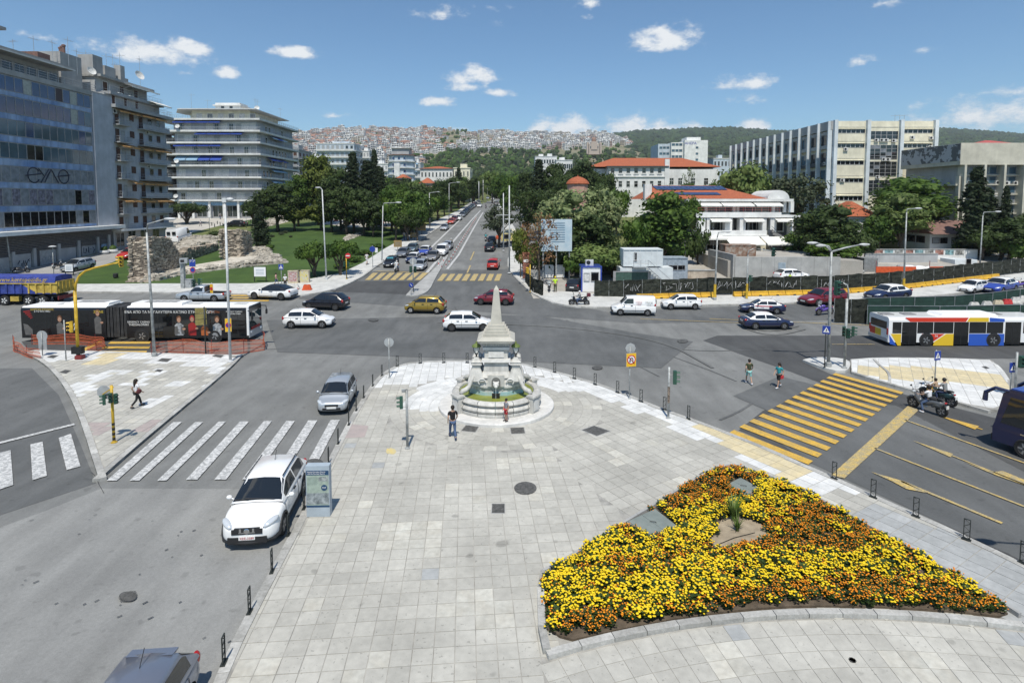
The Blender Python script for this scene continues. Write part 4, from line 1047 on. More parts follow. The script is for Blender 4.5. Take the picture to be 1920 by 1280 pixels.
# ---- cream slab university building
ub=thing('university_building','big five-storey cream university slab with white fins seen at its corner','university building');YU=125
ux=[XU(YU,u,300)for u in(1563,1624,1686,1750)];zt=ZV(YU,227)
MB().box(((ux[0]+ux[3])/2,YU+28,(zt+3)/2),(ux[3]-ux[0],56,zt-3)).obj('wall',m_wcrm,ub)
m_fin=wallmat('fin_white',(.62,.67,.69))
for x in ux:MB().box((x,YU-.25,(zt+4)/2+.15),(.75,.9,zt-4)).obj('fin',m_fin,ub)
for c,(a,b)in enumerate(zip(ux,ux[1:])):
 w=b-a-1.0;cx0=(a+b)/2
 if c==1:
  for va,vb in((246,261),(272,299),(303,331),(338,366)):
   nr=2 if vb-va<20 else 4;z1,z0=ZV(YU,va),ZV(YU,vb)
   for r in range(nr):
    for k in range(5):win(ub,a+.5+w*(k+.5)/5,YU,z0+(z1-z0)*(r+.5)/nr,w/5,(z1-z0)/nr,0,m_gldk if random.random()<.85 else m_gl[3],m_frm,b=.05)
 else:
  for va,vb in((243,250),(270,277),(302,309),(335,342),(368,376)):
   z1,z0=ZV(YU,va),ZV(YU,vb)
   for k in range(6):win(ub,a+.5+w*(k+.5)/6,YU,(z0+z1)/2,w/6,z1-z0,0,m_glass,m_frw,b=.06)
   part(ub,'sill',m_wcrm,(a,YU,z1),0,.5+w/2,.15,w,.12,0,.35)
 for va in(238.5,265,297,330,363):part(ub,'string_course',m_wconc,(a,YU,ZV(YU,va)),0,.5+w/2,0,w,.06,0,.06)
for u,v in((1576,280),(1572,338),(1632,263),(1642,263),(1650,263),(1664,264),(1647,299),(1655,299),(1698,258),(1733,259),(1732,276),(1637,332)):aircon(ub,XU(YU,u),YU,ZV(YU,v),0,1.1)
XL=ux[0]-.4;nb=13;bl_=56/nb
MB().box((XL-.02,YU+28,zt-.9),(.9,56,1.9)).obj('cornice_panel',m_wgry,ub)
for k in range(nb+1):MB().box((XL-.55,YU+k*bl_+.2,(zt+3)/2),(.9,.3,zt-3)).obj('fin',m_fin,ub)
for f in range(6):
 z=zt-2-f*3.75
 for k in range(nb):
  if f in(0,):part(ub,'spandrel',m_wgry,(XL,0,z),-pi/2,-(YU+(k+.5)*bl_+.2),-.35,bl_-.3,.7,-.1,.12)
  for j in range(2):win(ub,XL+.05,YU+(k+.27+.46*j)*bl_+.2,z-1.9,bl_*.46,2.3,-pi/2,m_glass if random.random()<.8 else m_gl[1],m_frm,b=.05)
  part(ub,'spandrel',m_wdrk if f%2 else m_wgry,(XL,0,z),-pi/2,-(YU+(k+.5)*bl_+.2),-3.4,bl_-.3,.75,-.1,.15)
  if random.random()<.14:aircon(ub,XL-.1,YU+(k+.5)*bl_,z-3.2,-pi/2,1.1)
for k in range(3):antenna(ub,ux[2]+k,YU+2,zt,1.6)
# ---- auditorium
au=thing('auditorium_building','buff concrete auditorium with a blank upper wall and a window grid at the right edge','university building');YA=105
xa=XU(YA,1790);zt=ZV(YA,268);zm=ZV(YA,309)
MB().box((xa+25,YA+8,(zt+zm)/2),(50,16,zt-zm)).obj('upper_wall',m_wcon2,au)
m_peel=M('peeling_paint',(.12,.125,.125),.8,col2=(.42,.43,.44),scale=.5,detail=3,fac=(.49,.51))
MB().box((xa-.03,YA+8,(zt+zm)/2+.3),(.06,15.8,zt-zm-.8)).obj('side_cladding',m_peel,au)
MB().box((xa+26.5,YA+9,(zm+3)/2),(50,15,zm-3)).obj('lower_wall',m_wgry,au);MB().box((xa+1.0,YA+8.3,zm-3.6),(2,15,.3)).obj('ledge',m_wcon2,au)
for k in range(8):
 x=xa+1.0+k*3.6;MB().box((x,YA+.7,(zm+3)/2),(.4,1.6,zm-3)).obj('fin',m_wcon2,au)
 for r in range(6):
  z=zm-.95-r*1.75
  for j in range(2):win(au,x+.75+j*1.6+.2,YA+1.5,z,1.55,1.35,0,m_gl[1]if random.random()<.7 else m_gl[3],m_frm)
  part(au,'shelf',m_wcon2,(x,YA+1.5,z-.87),0,1.8,0,3.2,.16,0,.5)
for u,v in((1860,342),(1877,343),(1893,343),(1855,365)):aircon(au,XU(YA+1.4,u),YA+1.4,ZV(YA,v),0,1.1)
MB().box((xa+.5,YA+.9,(zm+3)/2+1),(.35,.8,9)).obj('side_column',m_wcon2,au)
rd=hiproof(xa+6,xa+14,YA+3,YA+10,zt,1.1,m_awr,au,.2,'roof_hump')
# ---- terraced restaurant
rs=thing('restaurant_building','white three-terrace restaurant with pale awnings, red roof and solar panels','restaurant')
def lvl(y,va,vb,u0,u1,nm,mat,depth=10,dy=0):z1,z0=ZV(y,va),ZV(y,vb);xa,xb=XU(y,u0),XU(y,u1);return MB().box(((xa+xb)/2,y+depth/2,(z0+z1)/2),(xb-xa,depth,z1-z0)).obj(nm,mat,rs)
m_pv=M('solar_cell',(.035,.055,.14),.25,var=.3,scale=2,spec=.7)
yt,ym,yg=103,98,94
MB().box((XU(yt,1375),yt+9,ZV(yt,395)/2+1),(XU(yt,1478)-XU(yt,1265),16,ZV(yt,376)-2)).obj('core_wall',m_wwht,rs)
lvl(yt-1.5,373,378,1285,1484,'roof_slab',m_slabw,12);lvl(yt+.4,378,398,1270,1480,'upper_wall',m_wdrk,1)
for u in(1320,1372,1379,1445,1466,1478):MB().box((XU(yt,u),yt-.2,ZV(yt,388)),(.5 if u<1470 else .9,.5,ZV(yt,378)-ZV(yt,398))).obj('pier',m_wwht,rs)
for u0,u1 in((1320,1345),(1345,1372),(1380,1412),(1412,1442),(1448,1464)):win(rs,(XU(yt,u0)+XU(yt,u1))/2,yt+.38,ZV(yt,391),XU(yt,u1)-XU(yt,u0)-.3,1.2,0,m_gl[1],m_frm,1)
lvl(ym-.3,398,408,1304,1462,'parapet',m_wwht,.35);lvl(ym-.2,404,408,1300,1500,'terrace_floor',m_slabw,6)
railing(rs,[(XU(ym,1306),ym-.1),(XU(ym,1458),ym-.1)],.75,ZV(ym,398),m_awr,rails=(1,.5))
for u0,u1 in((1298,1341),(1343,1400),(1403,1452)):awning(rs,(0,yt,0),0,(XU(yt,u0)+XU(yt,u1))/2,ZV(yt,377),XU(yt,u1)-XU(yt,u0),.75,2.8,m_aww)
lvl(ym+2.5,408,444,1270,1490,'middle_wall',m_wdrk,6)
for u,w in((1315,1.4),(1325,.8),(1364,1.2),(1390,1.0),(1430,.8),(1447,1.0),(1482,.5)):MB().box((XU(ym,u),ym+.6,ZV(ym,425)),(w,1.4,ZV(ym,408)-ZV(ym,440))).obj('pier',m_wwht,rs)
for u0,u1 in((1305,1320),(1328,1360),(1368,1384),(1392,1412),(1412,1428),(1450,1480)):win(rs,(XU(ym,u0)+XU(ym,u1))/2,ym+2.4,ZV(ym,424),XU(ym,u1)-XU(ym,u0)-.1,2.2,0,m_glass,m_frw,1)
for u0,u1 in((1328,1366),(1391,1427),(1449,1482)):awning(rs,(0,ym,0),0,(XU(ym,u0)+XU(ym,u1))/2,ZV(ym,410),XU(ym,u1)-XU(ym,u0),.35,1.2,m_aww)
lvl(yg+1,432,443,1298,1436,'parapet',m_wwht,.35);lvl(yg,441,445,1290,1440,'terrace_floor',m_slabw,6)
lvl(yg+3,444,482,1260,1480,'ground_wall',m_wcrm,3)
for u0,u1 in((1294,1312),(1334,1362),(1380,1420)):win(rs,(XU(yg,u0)+XU(yg,u1))/2,yg+2.9,ZV(yg,459),XU(yg,u1)-XU(yg,u0),2.4,0,m_glass,m_frw,1)
for u0,u1 in((1297,1352),(1356,1421),(1424,1472)):awning(rs,(0,yg,0),0,(XU(yg,u0)+XU(yg,u1))/2,ZV(yg,444 if u0>1300 else 442),XU(yg,u1)-XU(yg,u0),1.0 if u0>1300 else .3,2.8,m_aww)
z0=ZV(yt,373);xl_,xr_=XU(yt,1214),XU(yt,1432)
ro=MB().add([(xl_,yt-1,z0+.02),(xr_,yt-1,z0+.02),(xr_-6,yt+9,z0+2.6),(xl_+3,yt+9,z0+2.6),(xl_,yt+16,z0),(xr_,yt+16,z0)],[(0,1,2,3),(1,5,2),(0,3,4),(2,5,4,3)]).obj('roof',m_tileR,rs)
for r in range(2):
 for k in range(13 if r else 9):
  if r:x=XU(yt,1243)+k*1.02;y=yt+5.2
  else:x=XU(yt,1263)+k*.98;y=yt+1.4
  f=lambda yy:z0+.12+(yy-yt+1)*.258
  l=2.9 if r else 1.7
  MB().add([(x,y,f(y)),(x+.95,y,f(y)),(x+.75,y+l,f(y+l)),(x-.2,y+l,f(y+l)),(x,y,f(y)+.05),(x+.95,y,f(y)+.05),(x+.75,y+l,f(y+l)+.05),(x-.2,y+l,f(y+l)+.05)],[(4,5,6,7),(0,1,5,4),(1,2,6,5),(2,3,7,6),(3,0,4,7)]).obj('solar_panel',m_pv,rs)
MB().box((XU(yt,1219),yt+3,z0+1.2),(1.3,1.3,3)).obj('chimney',m_wwht,rs)
mb=MB();xs,ys_=XU(yt,1434),yt+2
mb.extr([(cos(a)*2,sin(a)*1.6)for a in[pi*k/10 for k in range(11)]],(xs+3,ys_+8,z0),(1,0,0),(0,0,1),(0,-8,0));mb.obj('vault_roof',m_slabw,rs)
st=MB()
for k in range(10):st.box((XU(yg,1446)+k*.32,yg+.6,ZV(yg,432)-k*.42),(.34,1.4,.1))
st.tube([(XU(yg,1444),yg-.1,ZV(yg,424)),(XU(yg,1487),yg-.1,ZV(yg,462))],.04,4);st.tube([(XU(yg,1444),yg-.1,ZV(yg,429)),(XU(yg,1485),yg-.1,ZV(yg,466))],.04,4)
st.obj('outside_stair',m_wdrk,rs)
mb=MB().extr([(0,0),(5.4,0),(5.0,1.5),(0,4.2)],(XU(yg,1450),yg+.9,hz(yg)),(1,0,0),(0,0,1),(0,1.6,0));mb.obj('ramp_wall',m_wconc,rs)
# ---- small houses at the right
Yc=97;ch=thing('cottage','low white cottage with a brown roof among the trees on the right','house');xa,xb=XU(Yc,1741),XU(Yc,1840);zc2=ZV(Yc,437)
MB().box(((xa+xb)/2,Yc+4,(zc2+2)/2),(xb-xa,8,zc2-2)).obj('wall',m_wwht,ch)
MB().extr([(-1.6,-.1),(9,-.1),(4.5,2.0)],(xa-.6,Yc,zc2),(0,1,0),(0,0,1),(xb-xa+1.2,0,0)).obj('roof',m_brn,ch)
for k,u in enumerate((1752,1767,1788,1804,1824)):win(ch,XU(Yc,u),Yc,ZV(Yc,451),1.25,1.0,0,m_glass if k in(1,3)else m_shg,m_frb)
for k in range(2):win(ch,xa,Yc+2.2+k*2.4,ZV(Yc,450),2.1,1.2,-pi/2,m_glass,m_frb)
h2=house('white house with an orange tiled roof half hidden behind round trees',XU(108,1580),XU(108,1640),108,116,ZV(108,410),2.8,m_wwht,m_tileR,4)
dm=thing('domed_chapel','small chapel whose red tiled dome shows above the light green trees','chapel');Yd=128;xd=XU(Yd,1082)
MB().lathe([(2.3,0),(2.3,ZV(Yd,344)-hz(Yd))],(xd,Yd,hz(Yd)-.2),12).obj('wall',m_wpnk,dm)
MB().lathe([(2.6,0),(2.35,.5),(1.9,.95),(1.2,1.35),(.4,1.6),(.15,1.62),(.12,1.9),(0,1.95)],(xd,Yd,ZV(Yd,345)),16).obj('dome',m_tileR,dm)
# ---- city on the hill
def vridge(u):
 T_=[(-900,262),(300,258),(480,256),(560,252),(600,248),(640,244),(700,244),(760,245),(830,243),(870,245),(900,250),(960,252),(1040,256),(1085,257),(1105,251),(1140,255),(1160,262),(1185,268),(1230,272),(3000,280)]
 for(a,x),(b,y)in zip(T_,T_[1:]):
  if u<=b:return x+(y-x)*(u-a)/(b-a)
 return 280
def vforest(u):
 T_=[(-900,285),(700,285),(900,275),(1080,262),(1130,256),(1200,248),(1290,244),(1370,242),(1440,248),(1560,250),(1680,247),(1760,244),(1830,249),(1920,255),(2100,262),(3200,270)]
 for(a,x),(b,y)in zip(T_,T_[1:]):
  if u<=b:return x+(y-x)*(u-a)/(b-a)
 return 270
YRC,YRF=1900.,3000.
def hill(x,y,vf=vridge,yr=YRC):
 u=960+FP*x/y;zr=ZV(yr,vf(u));t=(y-600)/(yr-600);hb=hz(600)
 n=noise.fractal(Vector((x*.004,y*.004,3.1)),.8,2.0,4)*9*min(1,max(0,t*3))
 if t<=0:return hz(y)-1
 if t<=1:return hb+(zr-hb)*t**1.12+n*(1-t*.8)
 return zr-(t-1)*40
def hillmesh(name,vf,yr,mat,y0=600,ny=46,u0=-900,u1=2900,nu=150):
 vs=[];fs=[]
 for j in range(ny+1):
  y=y0+(yr*1.12-y0)*j/ny
  for i in range(nu+1):
   u=u0+(u1-u0)*i/nu;x=(u-960)/FP*y;vs.append((x,y,hill(x,y,vf,yr)))
 for j in range(ny):
  for i in range(nu):a=j*(nu+1)+i;fs.append((a,a+1,a+nu+2,a+nu+1))
 return tag(MB().add(vs,fs).obj(name,mat,None,True),kind='structure')
m_hill=M('hill_scrub',(.10,.12,.05),.95,col2=(.26,.22,.15),scale=.02,detail=7);m_hillf=M('hill_forest_floor',(.035,.055,.02),.95,col2=(.07,.075,.03),scale=.01,detail=7)
hillmesh('hills',vridge,YRC,m_hill);hillmesh('hills',vforest,YRF,m_hillf,1300)
m_roofs=[M('roof_far',(.36,.19,.13),.9,var=.15,scale=.1),M('roof_dull',(.30,.19,.145),.9,var=.15),m_slabw]
m_cw=[M('city_white',(.74,.73,.70),.9,var=.08,scale=.05),M('city_grey',(.55,.55,.54),.9,var=.1,scale=.05),M('city_cream',(.58,.52,.42),.9,var=.08,scale=.05),M('city_pink',(.48,.36,.30),.9,var=.1,scale=.05)]
m_cwin=M('city_window',(.05,.055,.065),.5,var=.2,scale=.1)
def cityhouse(mb,x,y,z,w,d,h,rz,wm,red,rm):
 mb.box((x,y,z+h/2-3),(w,d,h+6),rz,wm)
 nf=max(2,int(h/3.2));dx,dy=cos(rz),sin(rz)
 for f in range(nf):
  zz_=z+h*(f+.58)/nf
  for k in range(3):
   p=(k-1)*w*.31;mb.box((x+dx*p+dy*d*.5,y+dy*p-dx*d*.5,zz_),(w*.2,.25,h/nf*.5),rz,4)
  if not red:mb.box((x+dy*(d*.5+.4),y-dx*(d*.5+.4),z+h*f/nf+.2),(w*.94,1.0,.7),rz,wm)
 if red:
  hw,hd=w/2+.5,d/2+.5;vs=[]
  for sx,sy,zz_ in((-hw,-hd,0),(hw,-hd,0),(hw,hd,0),(-hw,hd,0),(-hw*.5,0,2.6),(hw*.5,0,2.6)):vs.append((x+sx*dx-sy*dy,y+sx*dy+sy*dx,z+h+zz_))
  mb.add(vs,[(0,1,5,4),(1,2,5),(2,3,4,5),(3,0,4)],rm)
 else:
  mb.box((x,y,z+h+.2),(w+.8,d+.8,.5),rz,7);mb.box((x+w*.15,y+1,z+h+1.5),(w*.3,d*.3,2.4),rz,wm)
CM=m_cw+[m_cwin]+m_roofs
PRO=[]
for k in range(10):
 mb=MB();red=k>=6;h=random.uniform(9,17)if not red else random.uniform(6,9)
 cityhouse(mb,0,0,0,random.uniform(11,17),random.uniform(10,13),h,0,(0,1,0,2,0,1,0,3,2,0)[k],red,5+k%2)
 PRO.append((mb.mesh('hillside_house',CM),red))
H=[];random.seed(5)
for k in range(5200):
 u=random.uniform(540,1180);t=random.random()**.8;y=760+(YRC-775)*t;x=(u-960)/FP*y
 v=376-(hill(x,y)-HC)*FP/y
 if 800<u and v>290-(.02*(u-800))and u<1010:continue
 if u>1010 and v>283:continue
 if u>1120 and v>275:continue
 if 838<u<905 and v<275 and random.random()<.9:continue
 if 820<u<862 and random.random()<.75:continue
 H.append((y,x,u,v))
def far_apart(L,md):
 cell_={};out=[]
 for q in L:
  a,b=int(q[1]//md),int(q[0]//md)
  if any(hypot(q[1]-r[1],q[0]-r[0])<md for i in(-1,0,1)for j in(-1,0,1)for r in cell_.get((a+i,b+j),())):continue
  cell_.setdefault((a,b),[]).append(q);out.append(q)
 return out
H=far_apart(H,15.5);H.sort()
stuffm=MB()
for i,(y,x,u,v)in enumerate(H):
 red=random.random()<(.55 if u<840 else .1);z=hill(x,y)
 if i<300:
  me,r_=random.choice([p for p in PRO if p[1]==red])
  o=link('hillside_house',me,None,(x,y,z),random.uniform(-.5,.5),random.uniform(.85,1.15))
  if red:tag(o,'small red-roofed house among many on the far hillside','house','red-roofed houses on the far hillside')
  else:tag(o,'small pale flat-roofed apartment house among many on the far hillside','house','flat-roofed houses on the far hillside')
 else:cityhouse(stuffm,x,y,z,random.uniform(10,19),random.uniform(9,13),random.uniform(6,9)if red else random.uniform(8,17),random.uniform(-.5,.5),random.choice((0,0,0,0,1,2,3)),red,random.choice((5,5,6)))
tag(stuffm.obj('hillside_town',CM),'dense pale town covering the far hillside up to its ridge','town',kind='stuff')
ft_=thing('fortress','ruined stone fortress wall crowning the ridge of the far town','fortress');m_fort=M('fort_stone',(.42,.35,.26),.95,var=.2,scale=.03)
yf=1830
for u0,u1,v in((838,848,251),(848,862,247),(862,879,250),(850,855,243),(874,884,247)):
 xa,xb=XU(yf,u0),XU(yf,u1);zt=ZV(yf,v);MB().box(((xa+xb)/2,yf+4,zt-14),(xb-xa,8,28)).obj('rampart',m_fort,ft_)
 for k in range(int((xb-xa)/4)):MB().box((xa+2+k*4,yf+.6,zt+.7),(2,1.2,1.5)).obj('merlon',m_fort,ft_)
cc=thing('church','pinkish brick church with a dome among the white houses on the hill','church');yk=1000;xk=XU(yk,1112);zk=ZV(yk,283)
m_chb=M('church_brick',(.48,.40,.34),.9,var=.1);MB().box((xk,yk+8,zk+3),(20,16,18)).obj('wall',m_chb,cc);MB().box((xk,yk+4,zk+9),(11,10,14)).obj('nave',m_chb,cc)
MB().lathe([(4,0),(4,4),(3.6,5.5),(2.4,7),(.8,7.8),(.2,8),(.1,10),(0,10)],(xk,yk+6,zk+16),14).obj('dome',m_roofs[1],cc)
for s in(-1,1):MB().box((xk+s*11,yk+2,zk+5),(4,4,20)).obj('bell_tower',m_chb,cc)
for k in range(3):win(cc,xk-6+k*6,yk,zk+6,2.4,6,0,m_gldk,m_wwht)
# ====== vegetation
def leafmat(name,c,c2,sc=.55):
 m=M(name,c,.6,col2=c2,scale=sc,detail=4,attr=.35,spec=.25,fac=(.38,.62))
 nt=m.node_tree;N=nt.nodes;L=nt.links;b=N['Principled BSDF'];out=[n for n in N if n.type=='OUTPUT_MATERIAL'][0]
 tr=N.new('ShaderNodeBsdfTranslucent');ms=N.new('ShaderNodeMixShader');ms.inputs[0].default_value=.28
 L.new(b.inputs['Base Color'].links[0].from_socket,tr.inputs[0]);L.new(b.outputs[0],ms.inputs[1]);L.new(tr.outputs[0],ms.inputs[2]);L.new(ms.outputs[0],out.inputs[0])
 return m
LF={'dark':leafmat('leaf_dark',(0.067,0.101,0.028),(0.031,0.053,0.014)),'mid':leafmat('leaf_mid',(0.098,0.161,0.025),(0.041,0.085,0.014)),'light':leafmat('leaf_light',(0.196,0.253,0.075),(0.083,0.136,0.033)),'pale':leafmat('leaf_pale',(0.322,0.368,0.172),(0.136,0.195,0.071),.8),'conifer':leafmat('leaf_conifer',(0.040,0.060,0.025),(0.018,0.031,0.012)),'rust':leafmat('leaf_rust',(0.299,0.149,0.081),(0.142,0.106,0.035)),'grey':leafmat('leaf_grey',(0.115,0.138,0.081),(0.053,0.071,0.035)),'olive':leafmat('leaf_olive',(0.172,0.207,0.040),(0.071,0.100,0.017))}
m_bark=M('bark',(.10,.08,.06),.95,var=.25,scale=4,bump=.4)
def ico(c,r,seed,sub=1,sq=(1,1,1)):
 if sub not in WM.setdefault('ico',{}):
  bm=bmesh.new();bmesh.ops.create_icosphere(bm,subdivisions=sub,radius=1);WM['ico'][sub]=([v.co.copy()for v in bm.verts],[[v.index for v in f.verts]for f in bm.faces]);bm.free()
 vs,fs=WM['ico'][sub]
 return[(c[0]+v.x*r*sq[0]*(k:=1+.28*noise.noise(v*1.9+Vector((seed,seed*.7,0)))),c[1]+v.y*r*sq[1]*k,c[2]+v.z*r*sq[2]*k)for v in vs],fs
def leafcloud(mb,c,r,n,s,rng,sq=(1,1,.85),long=1.5):
 for _ in range(n):
  z=rng.uniform(-.75,1);a=rng.uniform(0,2*pi);q=sqrt(max(0,1-z*z));d=Vector((q*cos(a),q*sin(a),z))
  p=Vector((c[0]+d.x*r*sq[0],c[1]+d.y*r*sq[1],c[2]+d.z*r*sq[2]))*1.0
  p+=d*r*rng.uniform(-.22,.2)
  nrm=(d+Vector((rng.uniform(-.8,.8),rng.uniform(-.8,.8),rng.uniform(-.3,.9)))).normalized()
  t=nrm.cross(Vector((rng.uniform(-1,1),rng.uniform(-1,1),rng.uniform(-1,1)))).normalized();b=nrm.cross(t)
  w=s*rng.uniform(.55,1.2);l=w*long
  mb.add([p-t*l*.5,p-b*w*.5,p+t*l*.5+nrm*w*.12,p+b*w*.5],[(0,1,2,3)],0,rng.random()*.98+.01)
def crown(kind,seed):
 """returns mesh builder pieces (crown, trunk) and size (width, height)"""
 rng=random.Random(seed);cr=MB();tk=MB();tips=[]
 if kind in('round','tall','spread','loose','bush'):
  w,h,t0,nc,rc={'round':(7,8,2.2,34,1.15),'tall':(8,13,2.5,52,1.35),'spread':(9,5.2,1.8,40,1.0),'loose':(8,9.5,2.4,36,1.0),'bush':(3,1.8,.1,16,.55)}[kind]
  cz=(h+t0)/2;rz_=(h-t0)/2
  for i in range(nc):
   for _ in range(30):
    d=Vector((rng.gauss(0,1),rng.gauss(0,1),rng.gauss(0,1))).normalized();k=rng.uniform(.35,1)**.6
    if kind=='spread' and d.z<-.25:continue
    break
   env=1+.22*noise.noise(d*1.7+Vector((seed,0,0)))
   p=(d.x*(w/2-rc*.8)*k*env,d.y*(w/2-rc*.8)*k*env,cz+d.z*(rz_-rc*.7)*k*env)
   r=rc*rng.uniform(.65,1.25);tips.append((p,r))
  for p,r in tips:
   v,f=ico(p,r*(.66 if kind!='loose' else .4),rng.random()*50);cr.add(v,f,0,.02)
   leafcloud(cr,p,r,{'round':62,'tall':58,'spread':60,'loose':58,'bush':45}[kind],{'bush':.2,'loose':.3}.get(kind,.36),rng)
  tk.tube([(0,0,-.4),(.05,0,t0*.6),(.1,.08,t0),(.05,.1,cz)],[w*.035+.05,w*.028+.04,w*.024+.03,.06],7)
  for p,r in tips[::4]:tk.tube([(.08,.05,t0*.9),(p[0]*.45,p[1]*.45,(t0+p[2])/2),p],[w*.017+.02,w*.011+.015,.02],5)
  if kind=='spread':
   for a in(.7,2.5,4.4):tk.tube([(0,0,.2),(cos(a)*.5,sin(a)*.5,1.2),(cos(a)*1.6,sin(a)*1.6,2.9)],[.2,.15,.07],6)
  return cr,tk,w,h
 if kind=='cypress':
  w,h=2.6,10
  for i in range(46):
   t=(i+.5)/46;z=.5+t*(h-.8);r=(w/2)*min(1,.55+t*2.2)*(1-t)**.55;a=rng.uniform(0,6.28);p=(cos(a)*r*.55,sin(a)*r*.55,z)
   v,f=ico(p,max(.25,r*.62),i);cr.add(v,f,0,.02);leafcloud(cr,p,max(.3,r*.8),48,.26,rng,(1,1,1.5),2)
  tk.tube([(0,0,-.3),(0,0,h*.8)],[.16,.03],6);return cr,tk,w,h
 if kind=='conifer':
  w,h=6.5,14
  for i in range(62):
   t=(i/62)**.9;z=1.8+t*(h-2);R_=(w/2)*(1-t)**.8*rng.uniform(.55,1.05);a=i*2.4+rng.uniform(-.4,.4)
   for k in(.45,.9):
    p=(cos(a)*R_*k,sin(a)*R_*k,z-.25*R_*k);r=.5+.42*(1-t)*rng.uniform(.8,1.2)
    v,f=ico(p,r*.55,i+k,1,(1,1,.55));cr.add(v,f,0,.02);leafcloud(cr,p,r,30,.30,rng,(1.1,1.1,.5),2)
  tk.tube([(0,0,-.4),(0,0,h*.92)],[.3,.04],7);return cr,tk,w,h
 if kind=='sparse':
  w,h=6,8.5
  tk.tube([(0,0,-.3),(.1,0,2.2),(.2,.1,5)],[.2,.15,.08],6)
  for i in range(16):
   a=i*2.4;z=2+i*.32;e=(cos(a)*w*.45*rng.uniform(.6,1),sin(a)*w*.45*rng.uniform(.6,1),z+rng.uniform(1,2.2))
   tk.tube([(.1,0,z*.9),(e[0]*.5,e[1]*.5,(z+e[2])/2+.2),e],[.07,.045,.015],4)
   leafcloud(cr,e,.75,46,.24,rng,(1,1,.7));leafcloud(cr,(e[0]*.6,e[1]*.6,e[2]-.5),.6,22,.24,rng)
  return cr,tk,w,h
PROT={}
def proto(kind,leaf,var):
 k=(kind,leaf,var)
 if k not in PROT:
  g=(kind,var)
  if g not in PROT:PROT[g]=crown(kind,var*17+len(kind))
  cr,tk,w,h=PROT[g]
  tr=PROT.setdefault(('trunk',kind,var),None)or tk.mesh('trunk',m_bark,True);PROT[('trunk',kind,var)]=tr
  PROT[k]=(cr.mesh('crown',LF[leaf]),tr,w,h)
 return PROT[k]
random.seed(21)
def tree(kind,leaf,u,y,vtop,wpx,label,name=None,cat='tree',group=None,var=None,x=None,hgt=None):
 c,t,w,h=proto(kind,leaf,random.randint(0,2)if var is None else var)
 x=XU(y,u,450)if x is None else x;z=hz(y)if y<600 else hill(x,y)
 H_=(ZV(y,vtop)-z)if hgt is None else hgt
 sz=H_/h;sx=wpx/ppm(y)/w
 nm=name or{'cypress':'cypress_tree','conifer':'pine_tree','bush':'bush'}.get(kind,'tree')
 o=thing(nm,label,cat,(x,y,z),random.uniform(0,6.28),group);o.scale=(sx,sx,sz)
 link('crown',c,o);link('trunk',t,o);return o
def gy(u,v):return G(u,v).y
tree('cypress','conifer',490,gy(490,467),374,31,'dark slim cypress standing alone at the edge of the rubble slope',var=0)
tree('round','olive',553,gy(553,434),384,58,'yellowish round tree, left one of the pair on the lawn',var=0)
tree('round','olive',603,gy(603,432),379,72,'larger yellowish round tree, right one of the pair on the lawn',var=1)
tree('spread','dark',757,gy(757,440),387,98,'dark dome-shaped tree shading the pavement edge of the lawn',var=0)
tree('spread','mid',716,gy(716,424),384,60,'smaller dome-shaped tree left of the dark dome-shaped one',var=1)
tree('spread','mid',588,gy(598,519),455,78,'low umbrella-shaped tree, left one by the street corner',var=1)
tree('spread','mid',637,gy(640,517),450,76,'low umbrella-shaped tree, right one by the street corner',var=2)
tree('spread','dark',352,gy(352,420),380,82,'dark spreading tree in front of the white balconied block',var=2)
tree('tall','dark',522,128,340,92,'dark leafy tree hiding the corner of the white balconied block',var=0)
tree('tall','olive',598,142,283,92,'tallest olive green tree in the park behind the lawn',var=1)
tree('tall','mid',560,138,318,60,'narrow tree squeezed between the white block and the tallest olive tree',var=2)
for k,(u,y,v,w)in enumerate(((640,132,300,62),(664,128,284,52),(690,130,300,64),(704,150,279,34),(622,126,320,60),(650,122,335,66),(682,120,342,56),(715,138,312,46))):
 tree('conifer' if k in(1,2,3,7)else 'tall','conifer' if k in(1,2,3,7)else 'dark',u,y,v+(0 if k in(1,2,3,7)else 8),w*1.15,('dark tree of the park clump, %s'%('leaning on the olive tree','tallest of the broad pines','just right of the tallest broad pine','thin spire of the group','low on the left of the group','front of the group','front right of the group','right rim of the group')[k]),group='dark trees in the park',var=k%3)
for k,(u,y,v,w,lf,kd)in enumerate(((735,128,342,66,'mid','tall'),(772,126,352,76,'mid','round'),(742,112,366,60,'mid','round'),(783,112,378,46,'mid','round'),(802,150,340,62,'dark','round'),(700,118,372,60,'dark','round'),(764,165,338,50,'dark','round'),(475,140,372,50,'dark','round'))):
 tree(kd,lf,u,y,v,w,'leafy park tree %s'%('behind the dark dome-shaped tree, tall and bright','below the pink house, broad and bright','in front of the bright tall one','nearest to the far street lamp','under the cream public building','behind the smaller dome-shaped tree','left of the pink house gable','before the arcade of the white block')[k],group='leafy trees in the park')
for k in range(11):
 t=k/10;y=112+t*t*120+t*22;a=Vector(gx(812,425));b=Vector(gx(886,380));x=a.x+(b.x-a.x)*(y-a.y)/(b.y-a.y)-1.0
 tree('round','mid' if k%3 else 'dark',0,y,0,6.4*ppm(y),'street tree, %s from the near end of the row along the parked cars'%ORD(k),'street_tree',group='street trees along the left kerb',x=x,hgt=random.uniform(6.6,8.2))
for k,(u,y)in enumerate(sorted((random.uniform(690,905-(300-y)*.25),y)for y in[random.uniform(150,300)for _ in range(34)])):
 v=random.uniform(326,346)
 tree(random.choice(('round','tall','round')),random.choice(('dark','mid','dark','light')),u,y,v,random.uniform(30,58),'leafy tree in the wooded park left of the far street, %s from the left'%ORD(k),group='trees behind the park')
tree('conifer','conifer',861,235,314,30,'dark pine before the cream public building',var=1)
tree('loose','grey',806,158,355,44,'grey-green misty tree between the street trees and the bright park trees')
